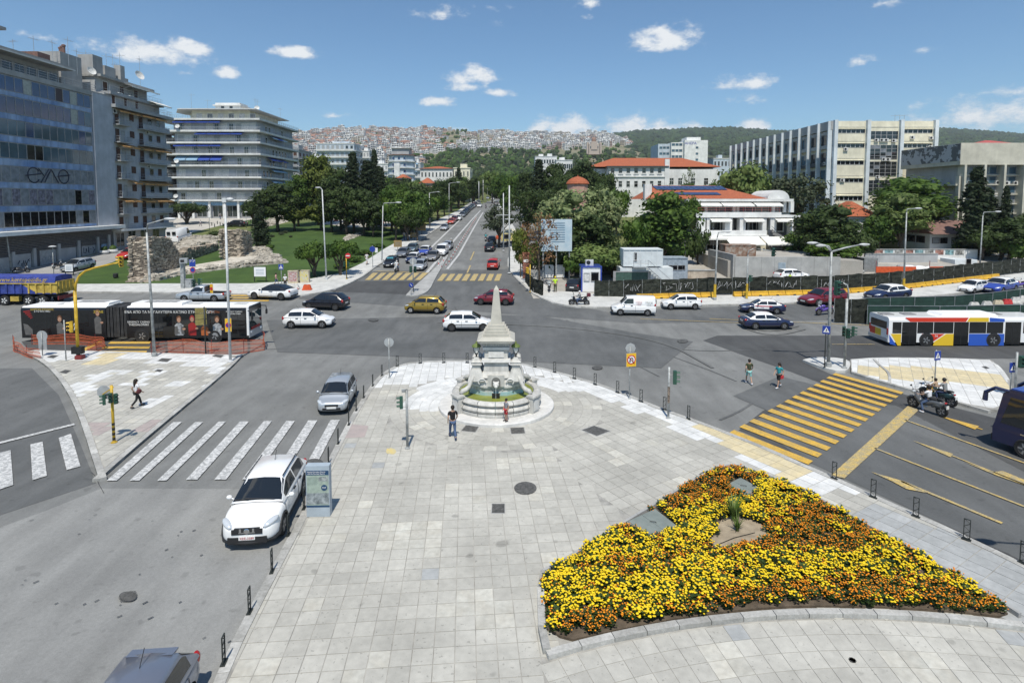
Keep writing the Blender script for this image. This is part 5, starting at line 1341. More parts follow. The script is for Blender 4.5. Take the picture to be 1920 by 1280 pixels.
tree('loose','grey',936,104,378,74,'grey-green tree overhanging the right side of the street',var=0)
tree('loose','dark',988,112,346,84,'dark grey-green tree behind the overhanging one',var=1)
for k,(u,y,v,w,lf,kd)in enumerate(sorted(((1010,150,298,62,'conifer','conifer'),(1040,148,300,60,'dark','tall'),(1092,152,294,84,'dark','tall'),(1132,150,314,52,'dark','round'),(1056,140,322,56,'dark','tall'),(985,160,318,50,'dark','tall'),(960,190,322,40,'mid','round'),(940,220,320,40,'mid','round'),(923,250,316,40,'light','round'),(950,150,345,36,'mid','round'),(1014,122,345,70,'dark','round'),(1072,175,310,70,'dark','tall'),(1118,135,335,64,'dark','round'),(905,300,322,30,'light','round'),(1155,120,345,54,'mid','round')))):
 tree(kd,lf,u,y,v,w,'dense tree in the dark grove right of the far street, %s from the left'%ORD(k),group='grove right of the street')
tree('tall','pale',1062,84,348,112,'big pale blossoming tree over the billboard, left of two',var=0)
tree('tall','pale',1126,87,346,98,'big pale blossoming tree, right of two',var=1)
tree('tall','dark',1100,80,392,120,'deep green tree under the two pale blossoming trees',var=2)
tree('round','light',1118,74,455,108,'low light green tree spreading above the guard booth',var=0)
tree('tall','mid',1243,80,350,142,'broad fresh green tree in front of the restaurant',var=1)
tree('round','mid',1196,78,400,70,'green tree between the pale pair and the broad fresh green one',var=2)
tree('round','mid',1298,100,362,44,'small green tree against the upper terrace of the restaurant')
tree('sparse','rust',1012,71,408,74,'thin rust-leaved tree in front of the billboard',var=0)
tree('round','olive',976,76,420,36,'small bright yellow-green tree by the brick gate pillar',var=1)
tree('round','light',1392,120,298,104,'round light green tree before the long side of the cream slab',var=0)
tree('loose','grey',1492,116,312,124,'thin grey tree with bare twigs before the corner of the cream slab',var=2)
tree('round','dark',1446,118,345,60,'dark small tree between the light round one and the thin grey one',var=2)
tree('tall','dark',1552,86,378,128,'dark green tree behind the concrete wall of the building site',var=0)
tree('round','mid',1560,82,452,104,'low green tree reaching down to the concrete wall',var=1)
tree('tall','mid',1706,106,324,178,'widest tree, before the dark side of the auditorium',var=1)
tree('tall','light',1690,97,356,118,'light green tree in front of the widest tree',var=0)
tree('round','mid',1648,96,398,70,'small green tree beside the orange tiled house',var=1)
tree('cypress','conifer',1826,93,314,62,'tall dark cypress in front of the auditorium windows',var=1)
tree('cypress','conifer',1850,95,352,46,'second shorter cypress touching the tall one',var=2)
tree('conifer','conifer',1882,93,348,40,'dark pine right of the two cypresses',var=0)
tree('tall','dark',1894,89,402,100,'dark leafy tree at the right edge of the picture',var=2)
tree('round','dark',1940,92,392,80,'dark tree cut by the right edge behind the leafy one')
tree('round','dark',1845,90,425,60,'low dark tree in front of the cottage end',var=0)
for k,(u,y,v,w)in enumerate(((1256,152,340,30),(1283,158,336,44),(1330,150,335,40))):tree('round','mid',u,y,v,w,'small tree against the wing of the cream faculty building, %s from the left'%ORD(k),group='small trees by the faculty building')
tree('sparse','mid',1288,150,322,26,'spindly palm-like tree standing before the faculty wing',var=1)
for k,(u,y,v,w,lf,lb)in enumerate(((1040,77,462,70,'dark','under the billboard'),(1090,75,470,84,'mid','behind the guard booth'),(1150,76,452,80,'dark','left of the stacked cabins'),(1200,83,440,90,'dark','behind the stacked cabins'),(1262,84,432,74,'mid','right of the stacked cabins'),(1310,86,420,50,'dark','beside the restaurant wall'),(1500,92,430,70,'mid','left of the dark tree at the concrete wall'),(1606,90,432,76,'dark','right of the low green tree'),(1648,104,415,80,'mid','before the orange tiled house'),(1764,105,408,90,'dark','behind the cottage roof'),(1876,90,420,90,'dark','at the foot of the dark pine'),(1915,88,428,80,'mid','at the right edge below the leafy tree'),(1000,79,452,56,'mid','behind the iron railing'))):
 tree('bush',lf,u,y,v,w,'dense bushy undergrowth tree '+lb,name='shrub',cat='shrub')
for k,(u,v,w)in enumerate(sorted(((510,445,12),(528,441,12),(535,438,10),(650,416,12),(682,416,11),(693,414,9),(545,446,8),(655,420,8)))):tree('bush','grey',u,gy(u,v),v-6,w,'small dry shrub on the park lawn, %s from the left'%ORD(k),group='small shrubs on the lawn',cat='shrub')
for k,(u,v,w,vt)in enumerate(((650,503,40,490),(668,492,42,480),(690,478,40,468),(712,465,36,456))):tree('bush','mid',u-6,gy(u-6,v),vt,w,'clipped hedge shrub along the park pavement, %s from the street corner'%ORD(k),group='hedge shrubs by the pavement',cat='hedge')
for k,(u,v,w,vt)in enumerate(((455,470,26,455),(505,470,22,458),(402,444,30,433),(1430,494,20,480),(1385,517,20,500),(1802,478,40,452),(1345,500,24,482))):tree('bush',('dark','mid')[k%2],u,gy(u,v),vt,w,'low shrub %s'%('at the foot of the second ruin pillar','beside the lone cypress','hedge-like by the far park path','left of the stored rubble','in a corner of the concrete wall','below the cottage windows','beside the curved concrete wall')[k],cat='shrub')
def woods(name,label,pts,lf,cat='woods'):
 mb=MB();rng=random.Random(4)
 for x,y,z,w,h in pts:
  for k in range(4):
   p=(x+rng.uniform(-.3,.3)*w,y+rng.uniform(-.3,.3)*w,z+h*rng.uniform(.4,.8));v,f=ico(p,w*rng.uniform(.26,.42),rng.random()*90);a=rng.random()*.9+.02
   mb.add(v,f,0,a)
  if y<950:leafcloud(mb,(x,y,z+h*.6),w*.5,46,w*.13,rng)
  mb.box((x,y,z+h*.2),(.5,.5,h*.5),0,1)
 return tag(mb.obj(name,[LF[lf],m_bark]),label,cat,kind='stuff')
pts=[];pts2=[]
for k in range(5200):
 y=330+random.random()**1.3*900;u=random.uniform(775,1190);x=(u-960)/FP*y;z=hz(y)if y<600 else hill(x,y)
 v=376-(z-HC)*FP/y
 if v<283 or(u<840 and v<300):continue
 if 1000<u<1075 and 400<y<450:continue
 if 890<u<925 and y<560:continue
 if 1090<u<1135 and 820<y<1010:continue
 (pts if random.random()<.55 else pts2).append((x,y,z,random.uniform(7,12),random.uniform(7,14)))
woods('woodland','dark wooded slope below the far town in the middle of the picture',pts[:820],'dark');woods('woodland','lighter trees mixed into the wooded slope below the far town',pts2[:640],'mid')
pts=[]
for k in range(900):
 t=random.random();y=780+(YRC-800)*t;u=random.uniform(560,1180);x=(u-960)/FP*y
 if 815<u<870 or random.random()<.3:pts.append((x,y,hill(x,y),random.uniform(7,12),random.uniform(6,10)))
woods('town_trees','scattered green trees between the houses of the hillside town',pts[:330],'mid','trees')
m_fors=M('forest_mass',(.045,.075,.022),.9,col2=(.015,.03,.010),scale=.02,detail=6,attr=.45);mb=MB()
rng=random.Random(9)
for k in range(15000):
 u=rng.uniform(1060,2300);y=1350+(YRF*1.03-1350)*rng.random()**.8;x=(u-960)/FP*y;z=hill(x,y,vforest,YRF)
 v=376-(z-HC)*FP/y
 if v>325:continue
 r=rng.uniform(6,13);vs,f=ico((x,y,z+r*.35),r,rng.random()*90);mb.add(vs,f,0,rng.random()*.98+.01)
tag(mb.obj('hill_forest',m_fors),'dark green forest covering the long hill on the right','forest',kind='stuff')
# ====== vehicles
def paint(name,c,metal=0,rough=.28):return M(name,c,rough,var=0,spec=.5,metal=metal,coat=.6)
P_white=paint('paint_car_white',(.80,.80,.79));P_silver=paint('paint_car_silver',(.46,.49,.52),.45,.32);P_grey=paint('paint_car_grey',(.19,.20,.215),.4);P_black=paint('paint_car_black',(.012,.012,.016));P_navy=paint('paint_car_navy',(.012,.018,.06))
P_red=paint('paint_car_red',(.45,.025,.02));P_dred=paint('paint_car_darkred',(.16,.012,.022));P_gold=paint('paint_car_gold',(.30,.205,.03),.35,.35);P_blue=paint('paint_car_blue',(.03,.06,.33));P_slate=paint('paint_car_slate',(.20,.22,.27),.4);P_orange=paint('paint_car_orange',(.48,.07,.035));P_teal=paint('paint_car_teal',(.13,.18,.20),.4);P_taupe=paint('paint_car_taupe',(.24,.23,.22),.4)
m_cgl=M('car_glass',(.012,.015,.018),.04,var=0,spec=.9);m_rub=M('rubber',(.018,.018,.018),.85,var=0);m_trim=M('black_trim',(.022,.022,.023),.6,var=0)
m_rim=M('alloy',(.42,.42,.43),.35,var=0,metal=.7);m_rimd=M('rim_dark',(.05,.05,.052),.45,var=0);m_lamp=M('headlamp',(.62,.65,.67),.08,var=0,spec=.9,metal=.25);m_tail=M('tail_lamp',(.35,.012,.01),.15,var=0,spec=.8)
m_plate=M('plate_white',(.72,.72,.70),.5,var=0);m_chrome=M('chrome',(.6,.6,.6),.15,var=0,metal=1)
KIND=dict(hatch=dict(L=3.95,W=1.68,H=1.47,wb=2.48,r=.30,belt=.93,cowl=.93,hf=.70,st=(1.05,.28,-.45,-1.30,-1.82),wt=.62,win=((.35,1.80),(1.92,3.25))),mini=dict(L=3.65,W=1.66,H=1.50,wb=2.38,r=.28,belt=.95,cowl=.97,hf=.74,st=(1.12,.42,-.40,-1.26,-1.70),wt=.63,win=((.3,1.75),(1.88,3.2))),sedan=dict(L=4.5,W=1.74,H=1.44,wb=2.58,r=.31,belt=.92,cowl=.93,hf=.70,st=(.98,.22,-.45,-1.12,-1.78),wt=.60,win=((.38,1.80),(1.93,3.25)),boot=.98),coupe=dict(L=4.58,W=1.78,H=1.39,wb=2.76,r=.33,belt=.92,cowl=.92,hf=.68,st=(.95,.10,-.45,-.98,-1.82),wt=.60,win=((.42,1.85),(1.95,3.35)),boot=.98),suv=dict(L=4.38,W=1.84,H=1.60,wb=2.65,r=.345,belt=1.04,cowl=1.07,hf=.90,st=(1.18,.28,-.5,-1.40,-1.98),wt=.66,win=((.35,1.80),(1.92,3.3))),wagon=dict(L=4.6,W=1.76,H=1.47,wb=2.7,r=.31,belt=.92,cowl=.93,hf=.70,st=(1.0,.25,-.6,-1.85,-2.18),wt=.62,win=((.38,1.72),(1.85,3.1))),van=dict(L=4.2,W=1.72,H=1.82,wb=2.58,r=.30,belt=1.08,cowl=1.08,hf=.82,st=(1.22,.62,-.3,-2.0,-2.06),wt=.74,win=((.38,1.62),)),bigvan=dict(L=5.4,W=2.0,H=2.45,wb=3.2,r=.34,belt=1.25,cowl=1.25,hf=1.0,st=(1.95,1.25,.2,-2.6,-2.66),wt=.86,win=((.38,1.55),)),pickup=dict(L=5.0,W=1.75,H=1.62,wb=3.0,r=.34,belt=1.0,cowl=1.0,hf=.84,st=(1.05,.45,.1,-.45,-.55),wt=.64,win=((.3,2.8),)))
CARS={}
WH=None
def wheel_mesh():
 global WH
 if WH is None:
  ty=MB().lathe([(.62,-.30),(.90,-.34),(.985,-.26),(1,0),(.985,.26),(.90,.34),(.62,.30)],n=20,cap=False).mesh('tyre',m_rub,40)
  def rim(m):
   mb=MB().lathe([(.66,.29),(.62,.33),(.58,.24),(.2,.20),(.18,.30),(0,.31)],n=16,mi=0)
   for k in range(5):
    a=2*pi*k/5;mb.box((cos(a)*.38,sin(a)*.38,.25),(.46,.17,.1),a,1)
   return mb.mesh('rim',[m_rimd,m])
  WH=(ty,rim(m_rim),rim(m_rimd),rim(m_plate))
 return WH
def car_meshes(kind):
 if kind in CARS:return CARS[kind]
 K=KIND[kind];L,W_,H_=K['L'],K['W']/2,K['H'];hl=L/2;belt,cowl,hf=K['belt'],K['cowl'],K['hf'];st=K['st']
 van=kind in('van','bigvan');boot=K.get('boot')
 rt=belt+.02 if not boot else boot
 if kind=='pickup':rt=.92
 S=[(hl,.70,.30,hf-.16),(hl-.05,.83,.23,hf-.06),(hl-.2,.93,.20,hf),(hl-.5,.98,.19,hf+.07),((hl-.5+st[0])/2,1,.19,(hf+cowl)/2+.05),(st[0]+.02,1,.19,cowl),(st[1]-.1,1,.19,belt),(0,1,.19,belt),(st[2]-.4,1,.19,belt),(min(st[3],st[2]-.45)-.05,1,.19,belt if kind!='pickup' else rt)]
 if kind=='suv':S[:3]=[(hl,.60,.40,hf-.22),(hl-.07,.76,.28,hf-.12),(hl-.24,.91,.22,hf-.02)]
 S+=[(-hl+.42,.99,.20,rt),(-hl+.16,.955,.22,rt-.01 if not van else belt),(-hl+.04,.88 if not van else .95,.27,rt-.06),(-hl,.80 if not van else .93,.32,rt-.16 if not boot else rt-.22)]
 S=sorted(set(S),key=lambda s:-s[0])
 def ring(s):
  x,k,b,t=s;w=W_*k;d=t-b
  h=[(0,b),(w*.80,b),(w*.95,b+.07),(w,b+.30*d),(w,b+.58*d),(w*.965,b+.86*d),(w*.86,t),(0,t+.025)]
  return[(x,y,z)for y,z in h]+[(x,-y,z)for y,z in h[-2:0:-1]]
 R=[ring(s)for s in S];n=len(R[0]);vs=[v for r in R for v in r];fs=[]
 for i in range(len(R)-1):
  for k in range(n):fs.append((i*n+k,(i+1)*n+k,(i+1)*n+(k+1)%n,i*n+(k+1)%n))
 fs.append(tuple(range(n)));fs.append(tuple((len(R)-1)*n+k for k in range(n-1,-1,-1)))
 me=MB().add(vs,fs).mesh('body_src',[P_white,m_trim],True,True)
 o=link('body_src',me);md=o.modifiers.new('s','SUBSURF');md.levels=md.render_levels=1
 cuts=MB();r=K['r'];wb=K['wb']/2
 for sx in(-1,1):
  for sy in(-1,1):cuts.tube([(sx*wb,sy*(W_-.24),r),(sx*wb,sy*(W_+.2),r)],r+.055,22,1)
 if kind=='pickup':cuts.box((-1.52,0,1.0),(1.75,W_*1.72,1.0),0,1)
 co=link('cut',cuts.mesh('cut',[P_white,m_trim],False,True));bo=o.modifiers.new('b','BOOLEAN');bo.operation='DIFFERENCE';bo.object=co;bo.solver='EXACT'
 COL.objects.unlink(co);TMP.collection.objects.link(co);body=evaluated(o);body.name='body'
 body.polygons.foreach_set('use_smooth',[True]*len(body.polygons));body.set_sharp_from_angle(angle=radians(38))
 D.objects.remove(o);D.objects.remove(co)
 wb_=W_*.95;wt=K['wt']if van else W_*(.71 if kind=='suv' else .74)
 zs=[cowl,H_,H_,H_,(rt if not van else belt)]
 rows_=[]
 for i,x in enumerate(st):
  if i in(0,4):h=[(wb_,zs[i]-.06),(wb_*.97,zs[i]-.02),(wb_*.93,zs[i]),(wb_*.8,zs[i]+.01),(0,zs[i]+.03)]
  else:
   hh=H_-(.03 if i in(1,3)else 0);h=[(wb_,belt-.06),(wb_*.985,belt+.03),(wt,hh-.11),(wt*.88,hh-.035),(0,hh)]
  rows_.append([Vector((x,y,z))for y,z in h]+[Vector((x,-y,z))for y,z in h[-2::-1]])
 def gh(X,q,off=0.0):
  def pt(X,q):
   i=min(3,int(X));s=X-i;j=min(7,int(q));t=q-j
   a=rows_[i][j].lerp(rows_[i][j+1],t);b=rows_[i+1][j].lerp(rows_[i+1][j+1],t);return a.lerp(b,s)
  p=pt(X,q)
  if off:
   e=.02;X0,q0=max(.001,X-e),max(.001,q-e);dx=pt(min(3.999,X+e),q)-pt(X0,q);dq=pt(X,min(7.999,q+e))-pt(X,q0)
   nn=dx.cross(dq);nn.normalize()
   if nn.dot(p-Vector((p.x*.6,0,belt-.3)))<0:nn=-nn
   p=p+nn*off
  return p
 cab=MB();vv=[v for r_ in rows_ for v in r_];m=9;ff=[]
 for i in range(4):
  for k in range(8):ff.append((i*m+k,i*m+k+1,(i+1)*m+k+1,(i+1)*m+k))
 cab.add(vv,ff);cm=cab.mesh('cabin',P_white,50,True)
 def patch_(X0,X1,q0,q1,nx,nq,name,mat,off=.012,parts=None):
  mb=MB();vs=[]
  for i in range(nx+1):
   for j in range(nq+1):vs.append(gh(X0+(X1-X0)*i/nx,q0+(q1-q0)*j/nq,off))
  mb.add(vs,[(i*(nq+1)+j,i*(nq+1)+j+1,(i+1)*(nq+1)+j+1,(i+1)*(nq+1)+j)for i in range(nx)for j in range(nq)]);return(name,mb.mesh(name,mat,True))
 out={'body':body,'cabin':cm,'glass':[],'K':K,'extra':[]}
 out['glass'].append(patch_(.07,.93,2.12,5.88,3,6,'windscreen',m_cgl))
 if not van and kind!='pickup':out['glass'].append(patch_(3.10,3.90,2.15,5.85,3,6,'rear_window',m_cgl))
 elif kind=='pickup':out['glass'].append(patch_(3.1,3.9,2.15,5.85,3,6,'rear_window',m_cgl))
 for a,b in K['win']:
  for q0,q1 in((1.08,1.90),(6.92,6.10)):out['glass'].append(patch_(a,b,q0,q1,8,2,'side_window',m_cgl))
 E=out['extra']
 def yb(x):
  for(xa,ka,*_),(xb_,kb,*_)in zip(S,S[1:]):
   if xb_<=x<=xa:return W_*(ka+(kb-ka)*(xa-x)/max(1e-6,xa-xb_))
  return W_*.8
 for s in(-1,1):
  hz_=hf-.02;xh=hl-.20
  mb=MB().ball((0,0,0),.2,12,6,sq=(1.5,.62,.42));hm=mb.mesh('headlight',m_lamp,True);hm.transform(Matrix.Translation((xh-.05,s*yb(xh-.05)*.80,hz_-.06))@Matrix.Rotation(-s*radians(40),4,'Z')@Matrix.Rotation(radians(14),4,'Y'));E.append(('headlight',hm))
  zt_=rt-.14 if not van else belt-.05
  mb=MB().ball((-hl+.11,s*yb(-hl+.12)*.90,zt_),.16,8,6,sq=(.75,.55,1.0 if not boot else .7));E.append(('tail_light',mb.mesh('tail_light',m_tail,True)))
  p=gh(.42,1.0 if s>0 else 7.0);mb=MB().ball((p.x-.02,s*(W_+.10),belt+.06),.11,8,5,sq=(.7,.95,.7));mb.tube([(p.x,s*W_*.93,belt),(p.x-.02,s*(W_+.05),belt+.03)],.025,5);E.append(('wing_mirror',mb.mesh('wing_mirror',P_white,True)))
  for xd in((st[1]-.35,st[3]+.55)if not van else(st[1]-.4,)):E.append(('door_handle',MB().box((xd,s*W_*.985,belt-.12),(.2,.05,.035)).mesh('door_handle',m_trim)))
  sm=MB();xs_=[st[0]-.12,(st[1]+st[3])/2+.05,st[3]+.05]if not van else[st[0]-.1,st[1]-.75]
  for xd in xs_:sm.tube([(xd,s*W_*.955,.30),(xd,s*(W_+.002)*1.0,.36+.1),(xd,s*W_*1.0,.19+.55*(belt-.19)),(xd,s*W_*.968,belt-.1)],.009,4)
  sm.tube([(st[0]-.1,s*(W_-.008),.34),(-wb+r+.1,s*(W_-.008),.34)],.02,4)
  E.append(('door_seam',sm.mesh('door_seam',m_trim)))
 E.append(('grille',MB().box((hl-.035,0,hf-.20),(.09,W_*.85,.12)).mesh('grille',m_trim)))
 E.append(('bumper_intake',MB().box((hl-.02,0,.36),(.06,W_*1.15,.13)).mesh('bumper_intake',m_trim)))
 E.append(('number_plate',MB().box((hl+.012,0,.44),(.02,.5,.11)).mesh('number_plate',m_plate)));E.append(('number_plate',MB().box((-hl-.004,0,.62 if not boot else .70),(.02,.5,.11)).mesh('number_plate',m_plate)))
 E.append(('rear_bumper',MB().box((-hl+.03,0,.38),(.10,W_*1.45,.12)).mesh('rear_bumper',m_trim)))
 E.append(('wiper',MB().tube([gh(.06,3.2,.03),gh(.14,4.6,.03)],.012,4).tube([gh(.06,4.4,.03),gh(.13,5.6,.03)],.012,4).mesh('wiper',m_trim)))
 if kind!='pickup':E.append(('aerial',MB().tube([(st[2]-.4,0,H_-.02),(st[2]-.62,0,H_+.28)],.009,4).mesh('aerial',m_trim)))
 if van:
  for s in(-1,1):E.append(('rear_door_window',MB().box((-hl-.02,s*W_*.42,H_*.72),(.05,W_*.55,H_*.22)).mesh('rear_door_window',m_cgl)))
 CARS[kind]=out;return out
def car(kind,col,label,cat='car',F=None,Rr=None,near=None,pos=None,ang=None,sc=None,cabin=None,rims=0,name=None,group=None,dz=0.0):
 """F, Rr: photo pixels of the front and rear wheel contacts on the side towards the camera"""
 C_=car_meshes(kind);K=C_['K']
 if F:
  f,r=G(*F),G(*Rr);d=Vector((f.x-r.x,f.y-r.y));sc=sc or max(.88,min(1.16,d.length/K['wb']));a=atan2(d.y,d.x);d.normalize()
  m=Vector(((f.x+r.x)/2,(f.y+r.y)/2));nrm=Vector((-d.y,d.x))
  if nrm.y<0:nrm=-nrm
  if near:nrm=Vector((-d.y,d.x))*near
  c=m+nrm*(K['W']/2-.1)*sc
 else:
  g=G(*pos);c=Vector((g.x,g.y));a=radians(ang);sc=sc or 1
  c=c+Vector((cos(a),sin(a)))*K['L']/2*sc*(1 if sin(a)>0 else -1)
 o=thing(name or{'van':'panel_van','bigvan':'delivery_van','pickup':'pickup_truck','suv':'suv_car'}.get(kind,'car'),label,cat,(c.x,c.y,0),a,group);o.scale=(sc,sc,sc)
 ca,sa=cos(a),sin(a);w2=K['wb']/2*sc
 zf,zr=hz(c.y+sa*w2),hz(c.y-sa*w2);o.location.z=(zf+zr)/2+.018+dz;o.rotation_euler=(0,-atan2(zf-zr,2*w2),a)
 def put(nm,me,m=None,par=o):
  q=link(nm,me,par)
  if m:q.material_slots[0].link='OBJECT';q.material_slots[0].material=m
  return q
 b=put('body',C_['body'],col);put('cabin',C_['cabin'],cabin or col)
 for nm,me in C_['glass']:put(nm,me)
 for nm,me in C_['extra']:put(nm,me,col if nm=='wing_mirror' else None)
 ty,r1,r2,r3=wheel_mesh()
 for sx in(-1,1):
  for sy in(-1,1):
   w=link('wheel',ty,o,(sx*K['wb']/2,sy*(K['W']/2-.11),K['r']));w.rotation_euler=(-sy*pi/2,0,0);w.scale=(K['r'],)*3
   link('rim',(r1,r2,r3)[rims],w)
 return o
TOP={}
q=car('suv',P_white,'white compact SUV parked along the plaza kerb in the foreground',F=(528.5,1002),Rr=(566,927),near=-1)
text('ΧΕΕ-3389',.105,q,M('plate_letters',(.45,.05,.05),.5,var=0),(2.216,0,.44),(pi/2,0,pi/2),'plate_letters',.002)
MB().lathe([(.07,0),(.09,.01),(.07,.02)],n=14).obj('badge',m_chrome,q).matrix_local=Matrix.Translation((2.20,0,.67))@Matrix.Rotation(pi/2,4,'Y')
MB().box((2.19,0,.62),(.03,.5,.03)).box((2.19,.2,.69),(.03,.06,.14)).box((2.19,-.2,.69),(.03,.06,.14)).obj('chrome_bar',m_chrome,q)
MB().box((0,0,.30),(3.0,1.78,.18)).obj('sill_cladding',m_trim,q);MB().tube([(1.72,-.86,.32),(1.95,-.76,.30),(2.10,-.5,.29),(2.15,0,.28),(2.10,.5,.29),(1.95,.76,.30),(1.72,.86,.32)],.085,8).obj('front_cladding',m_trim,q);MB().box((2.15,0,.64),(.09,.95,.16)).box((2.12,0,.36),(.14,1.2,.22)).obj('dark_grille',m_trim,q)
for sx_ in(-1,1):
 for sy_ in(-1,1):MB().tube([(sx_*1.325+.42*cos(t),sy_*.90,.345+.42*sin(t))for t in[pi*k/10 for k in range(11)]],.045,6).obj('arch_trim',m_trim,q)
s_=MB()
for y in(-.62,.62):s_.tube([(.35,y,1.575),(-1.4,y,1.57)],.022,4)
s_.obj('roof_rail',m_trim,q)
car('mini',P_silver,'silver hatchback parked beside the plaza bollards beyond the zebra crossing',F=(649.5,775),Rr=(667,740),near=-1,sc=1.0)
kd=Vector(gx(420,1240))-Vector(gx(468,1147));kd.normalize();rw=Vector(gx(350,1338));fw=rw+kd*2.5
def UV(x,y,z):d=y*CP-(z-HC)*SP*1;yc=y*SP+(z-HC)*CP;return(960+FP*x/d,VPP-FP*yc/d)
q=car('hatch',P_slate,'dark slate hatchback cut off by the bottom edge of the picture',F=UV(fw.x,fw.y,0),Rr=(350,1338),near=-1)
MB().extr([(-1.22,1.43),(-1.50,1.385),(-1.50,1.36),(-1.30,1.36)],(0,.50,0),(1,0,0),(0,0,1),(0,-1.0,0)).obj('spoiler',P_slate,q)
car('coupe',P_white,'white coupe with black roof driving left past the park corner',F=(477,561.5),Rr=(528,563.5),cabin=P_black,rims=1)
car('hatch',P_black,'black hatchback driving left in the middle of the crossing',F=(579,581),Rr=(629,583),rims=1)
car('hatch',P_white,'white hatchback with silver rims driving right near the bus front',F=(604,616),Rr=(546,616.5))
car('mini',P_gold,'gold hatchback driving left across the junction',F=(770,588),Rr=(819,589),rims=2)
car('hatch',P_dred,'dark red hatchback passing behind the obelisk tip',F=(901,572),Rr=(948,573),rims=1)
q=car('hatch',P_white,'white hatchback with dark rims stopped to the left of the obelisk',F=(906,622),Rr=(847,622),rims=1)
MB().box((0,-.84,.52),(2.0,.03,.04)).box((0,.84,.52),(2.0,.03,.04)).obj('rub_strip',m_trim,q)
q=car('van',P_white,'white small panel van with faint lettering driving left','van',F=(1163,592),Rr=(1214,593))
mt=M('van_letter_red',(.5,.16,.14),.6,var=0);mt2=M('van_letter_grey',(.25,.28,.26),.6,var=0)
for s in(1,):
 text('ΤΥΡΟΣ',.19,q,mt,(-.45,.868,1.30),(pi/2,0,pi),'lettering');text('ΓΑΛΑ',.17,q,mt,(-.45,.872,1.10),(pi/2,0,pi),'lettering');text('ΤΝCΑ',.26,q,mt2,(-1.40,.862,1.28),(pi/2,0,pi),'lettering');text('catering',.13,q,mt2,(-1.40,.868,1.07),(pi/2,0,pi),'lettering')
MB().box((0,.865,.5),(2.2,.03,.05)).box((2.0,0,.42),(.24,1.5,.2)).box((-2.03,0,.45),(.16,1.6,.22)).obj('bumper_trim',m_trim,q)
car('hatch',P_white,'white hatchback following the white panel van',F=(1257.5,581),Rr=(1303,581))
taxi='navy taxi with a white roof '
q=car('sedan',P_navy,taxi+'and a red and white door advert, driving left','taxi',F=(1408,588),Rr=(1456,589.5),cabin=P_white)
MB().box((.25,.875,.70),(1.5,.02,.36)).obj('door_advert',P_white,q);MB().box((.05,.888,.80),(1.7,.012,.1)).obj('advert_stripe',M('ad_red',(.55,.04,.06),.5,var=0),q)
text('ΤΑΧΙ',.16,q,M('ad_navy',(.03,.03,.2),.5,var=0),(.2,.892,.63),(pi/2,0,pi),'lettering')
car('sedan',P_navy,taxi+'and plain doors, driving right','taxi',F=(1470,618.5),Rr=(1416,618.5),cabin=P_white)
car('wagon',P_dred,'dark red estate car behind the double street lamp',F=(1533,575),Rr=(1576,571))
car('sedan',P_navy,taxi+'half hidden behind the green fence','taxi',F=(1655,566),Rr=(1700,562),cabin=P_white)
car('hatch',P_white,'white hatchback coming down the road beside the yellow barriers',F=(1826,551),Rr=(1848,547.5))
car('sedan',P_blue,'blue car with white roof behind the green fence at the far right','taxi',F=(1876,552),Rr=(1906,546),cabin=P_white)
SD=86.8
car('hatch',P_red,'bright red hatchback driving away up the far street',pos=(923,507),ang=SD)
car('hatch',P_black,'black car stopped on the right side of the far street',pos=(916.5,473),ang=SD-2)
IN=SD-180
for kd,cl,px,lb,cab in(('hatch',P_black,(727,503),'black car with a light blue sunshade, first at the stop line on the left',None),('sedan',P_grey,(750,484),'grey car second in the left lane of the queue',None),('sedan',P_teal,(768,475),'grey-green car third in the left lane of the queue',None),('sedan',P_navy,(769,495),'navy taxi with white roof in the middle of the queue',P_white),('sedan',P_blue,(792,480),'bright blue taxi with white roof behind in the queue',P_white),('mini',P_silver,(783,509),'silver car first at the stop line by the median',None),('sedan',P_taupe,(807,491),'brownish grey car second beside the median',None),('van',P_white,(825,481),'white van with black bumper in the queue',None),('hatch',P_silver,(836,470),'last silver car of the queue',None),('hatch',P_silver,(831,433),'silver car parked apart at the left kerb',None),('sedan',P_orange,(844,421),'orange-red car parked first in the kerb row',None),('hatch',P_dred,(850,416),'dark red car hidden behind the orange-red one',None),('hatch',P_white,(858,414),'white car third in the kerb row',None)):
 q=car(kd,cl,lb,'taxi' if cab else 'van' if kd=='van' else 'car',pos=px,ang=IN,cabin=cab,sc=.97)
 if px==(727,503):
  MB().box((.67,0,1.24),(.03,1.0,.32)).obj('sunshade',M('sunshade_blue',(.12,.45,.55),.3,var=.3,scale=8),q).rotation_euler=(0,radians(-4),0)
a=Vector(gx(862,411));b=Vector(gx(893,384));y=a.y+5.6;k=0;cols=[P_grey,P_black,P_navy,P_black,P_grey,P_teal,P_black,P_silver,P_dred,P_black,P_white,P_grey,P_silver,P_black,P_white,P_red]
while y<250 and k<16:
 x=a.x+(b.x-a.x)*(y-a.y)/(b.y-a.y);u,v=UV(x,y,hz(y))
 car(('hatch','sedan')[k%2],cols[k],'parked car, %s from the near end of the row under the street trees'%ORD(k),pos=(u,v),ang=IN,group='cars parked up the street');y+=5.6+k*.25;k+=1
car('hatch',P_white,'white car coming down the far street',pos=(898,389),ang=IN)
car('van',P_taupe,'grey van driving away far up the street','van',pos=(930,385),ang=SD)
car('hatch',P_white,'white car farthest up the street near its vanishing point',pos=(923,375.5),ang=SD)
car('hatch',P_silver,'silver car at the top of the street beside the farthest white car',pos=(914,373.5),ang=IN)
car('hatch',P_silver,'silver hatchback parked below the louvred office base',F=(112,512),Rr=(160,501.5),near=1)
car('wagon',P_red,'red car half hidden by the tall rubble pillar',F=(222,487),Rr=(252,480),near=1)
car('bigvan',P_white,'tall white van parked behind the ruins','van',F=(346,449),Rr=(306,460))
